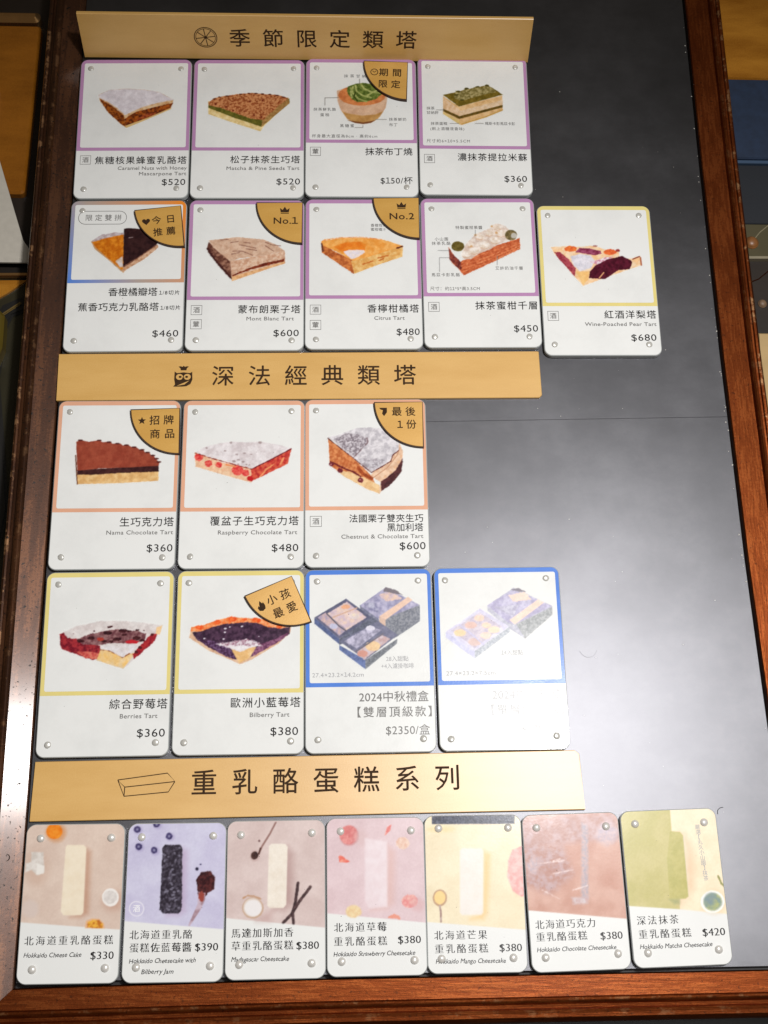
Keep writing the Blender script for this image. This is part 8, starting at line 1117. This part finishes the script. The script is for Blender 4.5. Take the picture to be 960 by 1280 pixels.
# ------------------------------------------------------------------ small things lying on the board
rd = random.Random(11)
vs = []; fs = []
def fleck(x, y, z, s):
    o = len(vs); n = 5
    a0 = rd.uniform(0, 6)
    for k in range(n):
        a = a0 + 2 * math.pi * k / n; q = s * rd.uniform(.5, 1.2); vs.append((x + q * math.cos(a), y + q * math.sin(a), z))
    vs.append((x, y, z + s * .5))
    for k in range(n): fs.append((o + k, o + (k + 1) % n, o + n))
for k in range(60): x = rd.uniform(20, 170); y = rd.uniform(-200, 250); fleck(x, y, .1, rd.uniform(.08, .28))
for k in range(46): y = rd.uniform(-200, 290); fleck(re_x(y) - rd.uniform(.1, 1.4), y, .1, rd.uniform(.12, .5))
tag(put('dust_flecks', mesh('dust_flecks', vs, fs), plain('pale_dust', (196, 192, 184), .8)), 'tiny pale dust flecks scattered on the black board', 'dust', None, 'stuff')
def hair(name, pts, w, z, mat, label, cat):
    v, f = [], []
    for i, p in enumerate(pts):
        a = Vector(pts[max(0, i - 1)]); c = Vector(pts[min(len(pts) - 1, i + 1)]); t = (c - a).normalized(); nn = (-t.y * w, t.x * w)
        v += [(p[0] - nn[0], p[1] - nn[1], z), (p[0], p[1], z + 2 * w), (p[0] + nn[0], p[1] + nn[1], z)]
    for i in range(len(pts) - 1): b_ = 3 * i; f += [(b_, b_ + 3, b_ + 4, b_ + 1), (b_ + 1, b_ + 4, b_ + 5, b_ + 2)]
    tag(put(name, mesh(name, v, f), mat), label, cat)
hm = plain('dark_hair', (40, 34, 32), .5)
hair('hair', circ(152.6, -139.9, 2.3, 2.2, 10, 80, 200), .13, .12, hm, 'short curled dark hair on the board right of the green card', 'hair')
hair('hair', circ(95.5, -64.8, 4.2, 4.6, 14, 200, 345), .035, .12, hm, 'thin curved dark hair on the board right of the pale gift box card', 'hair')
vs = []; fs = []
for k in range(70):
    c_ = rd.choice(list(P_.values())); fleck(c_[0] + rd.uniform(-19, 19), c_[1] + rd.uniform(-28, 28), TOP + .28, rd.uniform(.07, .2))
tag(put('lint_specks', mesh('lint_specks', vs, fs), plain('dark_lint', (96, 90, 84), .8)), 'tiny dark lint specks lying on the cards', 'lint', None, 'stuff')
ringp = circ(-165.6, -160.0, 1.6, 1.5, 16)
hair('water_ring', ringp + ringp[:1], .22, 1.75, hm, 'small dark ring stain on the left rail beside the orange card', 'stain')

# ------------------------------------------------------------------ things around the board
amber = plywood('amber_wood', (140, 86, 18), (180, 122, 40), .3)
amber_dark = plywood('deep_amber_lacquer', (120, 70, 10), (150, 92, 22), .35)
brass = plain('brass', (206, 160, 104), .28, .9, .1, 80)
def boxthing(name, x0, y0, x1, y1, z0, z1, mat, label, cat, r=2, bev=.8):
    w, h = abs(x1 - x0), abs(y1 - y0); root = empty(name, ((x0 + x1) / 2, (y0 + y1) / 2, z0), 0, label, cat)
    return root, w, h
# left: amber case with a brass bar
r0, w, h = boxthing('wooden_case', -330, 190, -195, 300, -29.9, 0, None, 'amber wooden case with a brass bar along its far edge, left of the board', 'case')
put('case_body', mesh('case_body', *slab(rrect(w, h, 2.5, 4), 0, 5, 1.2)), amber_dark, r0)
tube = []
put('brass_bar', mesh('brass_bar', *slab(rrect(w - 2, 7, 3, 6), 0, 7, 2.4)), brass, r0, (0, h / 2 + 5.2, 0))
r0, w, h = boxthing('glass_jar_lid', -240, 232, -214, 262, -24.9, 0, None, 'small pinkish white plastic lid on the amber case', 'lid')
put('lid_top', mesh('lid_top', *slab(rrect(w, h, 10, 8), -.8, 6, 2)), plain('milky_plastic', (196, 176, 166), .25), r0)
pp = [(-212, 216), (-192.5, 160), (-186.2, 151), (-189, 146.5), (-240, 146.5), (-240, 216)]
tag(put('paper_sheet', mesh('paper_sheet', *slab(pp, -24, -22.8)), plain('grey_paper', (190, 184, 172), .7, 0, .05, 300), None), 'pale grey paper sheet with a slanted edge, left of the board', 'paper')
r0 = empty('dark_tray', (-205, 60, -29.9), 0, 'dark tray with a thin gold rim, left of the board under the paper sheet', 'tray')
put('tray_base', mesh('tray_base', *slab(rrect(50, 210, 6, 5), 0, 2)), plain('dark_olive_tray', (42, 38, 22), .4), r0, (-6, -26, 0))
put('gold_rim', mesh('gold_rim', *slab([(-34, 78.6), (16, 79.6), (16, 81.2), (-34, 80.2)], 2, 6, .3)), brass, r0)
put('amber_lip', mesh('amber_lip', *slab([(-34, 62), (-6, 62), (6, 70), (16, 78), (-34, 77)], 2, 4, .5)), amber, r0)
st = [(-9 + 0.0 * k, 0, 0) for k in range(2)]
def strap(name, pts, w, z, mat, parent): put(name, mesh(name, *merge(*[stroke_poly([(p[0], p[1]) for p in pts], w, z), stroke_poly([(p[0], p[1]) for p in pts], w * .7, z + 1.0)])), mat, parent)
r1 = empty('strap', (-200, 60, -27.5), 0, 'curved black leather strap lying in the dark tray, left of the board', 'strap')
strap('leather_band', [(14, 66), (2, 60), (-2, 50), (-3, 20), (2, -10), (8, -50), (4, -90)], 9, .3, plain('black_leather', (22, 20, 18), .45), r1)
strap('stitched_edge', [(9, 64), (-1, 56), (-6, 46), (-7, 18), (-3, -12)], 1.2, 1.8, plain('olive_thread', (96, 76, 28), .6), r1)
tag(put('yellow_case', mesh('yellow_case', *slab([(-230, 88), (-199, 88), (-197, 96), (-197.5, 114), (-201, 118), (-230, 118)], -27.8, -20, 1.2)), plain('olive_yellow_plastic', (84, 70, 20), .35)), 'small olive yellow plastic case in the dark tray, left of the board', 'case')
# right: amber wood, navy box, olive mat with a pebble charm, cream box
tag(put('wooden_box', mesh('wooden_box', *slab([(190, 271), (320, 271), (320, 420), (190, 420)], -29.9, -24, 1.2)), amber), 'golden wooden box lid, right of the board at the top', 'box')
r0 = empty('navy_box', (255, 244, -29.9), 0, 'dark blue box with a pale seam, right of the board beside the golden wood', 'box')
put('box_lid', mesh('box_lid', *slab([(-66, -26.5), (60, -26.5), (60, 26), (-66, 26)], 2, 7, .8)), plain('navy_cloth', (26, 42, 66), .55, 0, .2, 200), r0)
put('pale_seam', mesh('pale_seam', *slab([(-66, -28.6), (60, -28.6), (60, -26.6), (-66, -26.6)], 2, 5.6, .3)), plain('pale_blue_seam', (60, 82, 108), .5), r0)
put('box_front', mesh('box_front', *slab([(-66, -66), (60, -66), (60, -28.7), (-66, -28.7)], 1, 4, .5)), plain('dark_navy_board', (20, 25, 33), .6), r0)
r0 = empty('olive_mat', (240, 168, -29.9), 0, 'olive green mat with a pale edge, right of the board below the navy box', 'mat')
put('mat_sheet', mesh('mat_sheet', *slab([(-60, -10), (60, -8), (60, 10), (-60, 10)], 0, 3)), plain('olive_felt', (70, 64, 40), .8), r0)
put('pale_edge', mesh('pale_edge', *slab([(-60, -11.6), (60, -9.6), (60, -8.2), (-60, -10.1)], 0, 3.2)), plain('cream_edge', (130, 122, 100), .6), r0)
me = mesh('pebble_charm', *dome(3.4, 2.6), True)
tag(put('pebble_charm', me, plain('brown_pebble', (128, 84, 46), .4, 0, .3, 200), None, (202.0, 166.5, -26.8)), 'small brown bead on the olive mat, right of the board', 'bead')
hair('thread', [(203, 168), (207, 173), (214, 179), (226, 186)], .3, -26.7, plain('pale_thread', (170, 160, 130), .7), 'pale thread running from the brown bead across the olive mat', 'thread')
hair('thread', [(198, 143), (205, 146), (212, 152), (222, 156)], .3, -29.5, M['wood'], 'thin brown thread on the dark counter right of the board', 'thread')
me = mesh('wire_knot', *dome(2.2, 2.0), True)
tag(put('wire_knot', me, plain('tan_wire', (120, 96, 74), .5, 0, .3, 300), None, (205.5, 131, -29.8)), 'small tan knot on the dark counter, right of the board', 'knot')
tag(put('cream_box', mesh('cream_box', *slab([(196, 40), (330, 40), (330, 110), (199, 110)], -29.9, -22, 1.0)), plain('cream_card', (176, 148, 100), .6)), 'cream cardboard box, right of the board halfway up', 'box')
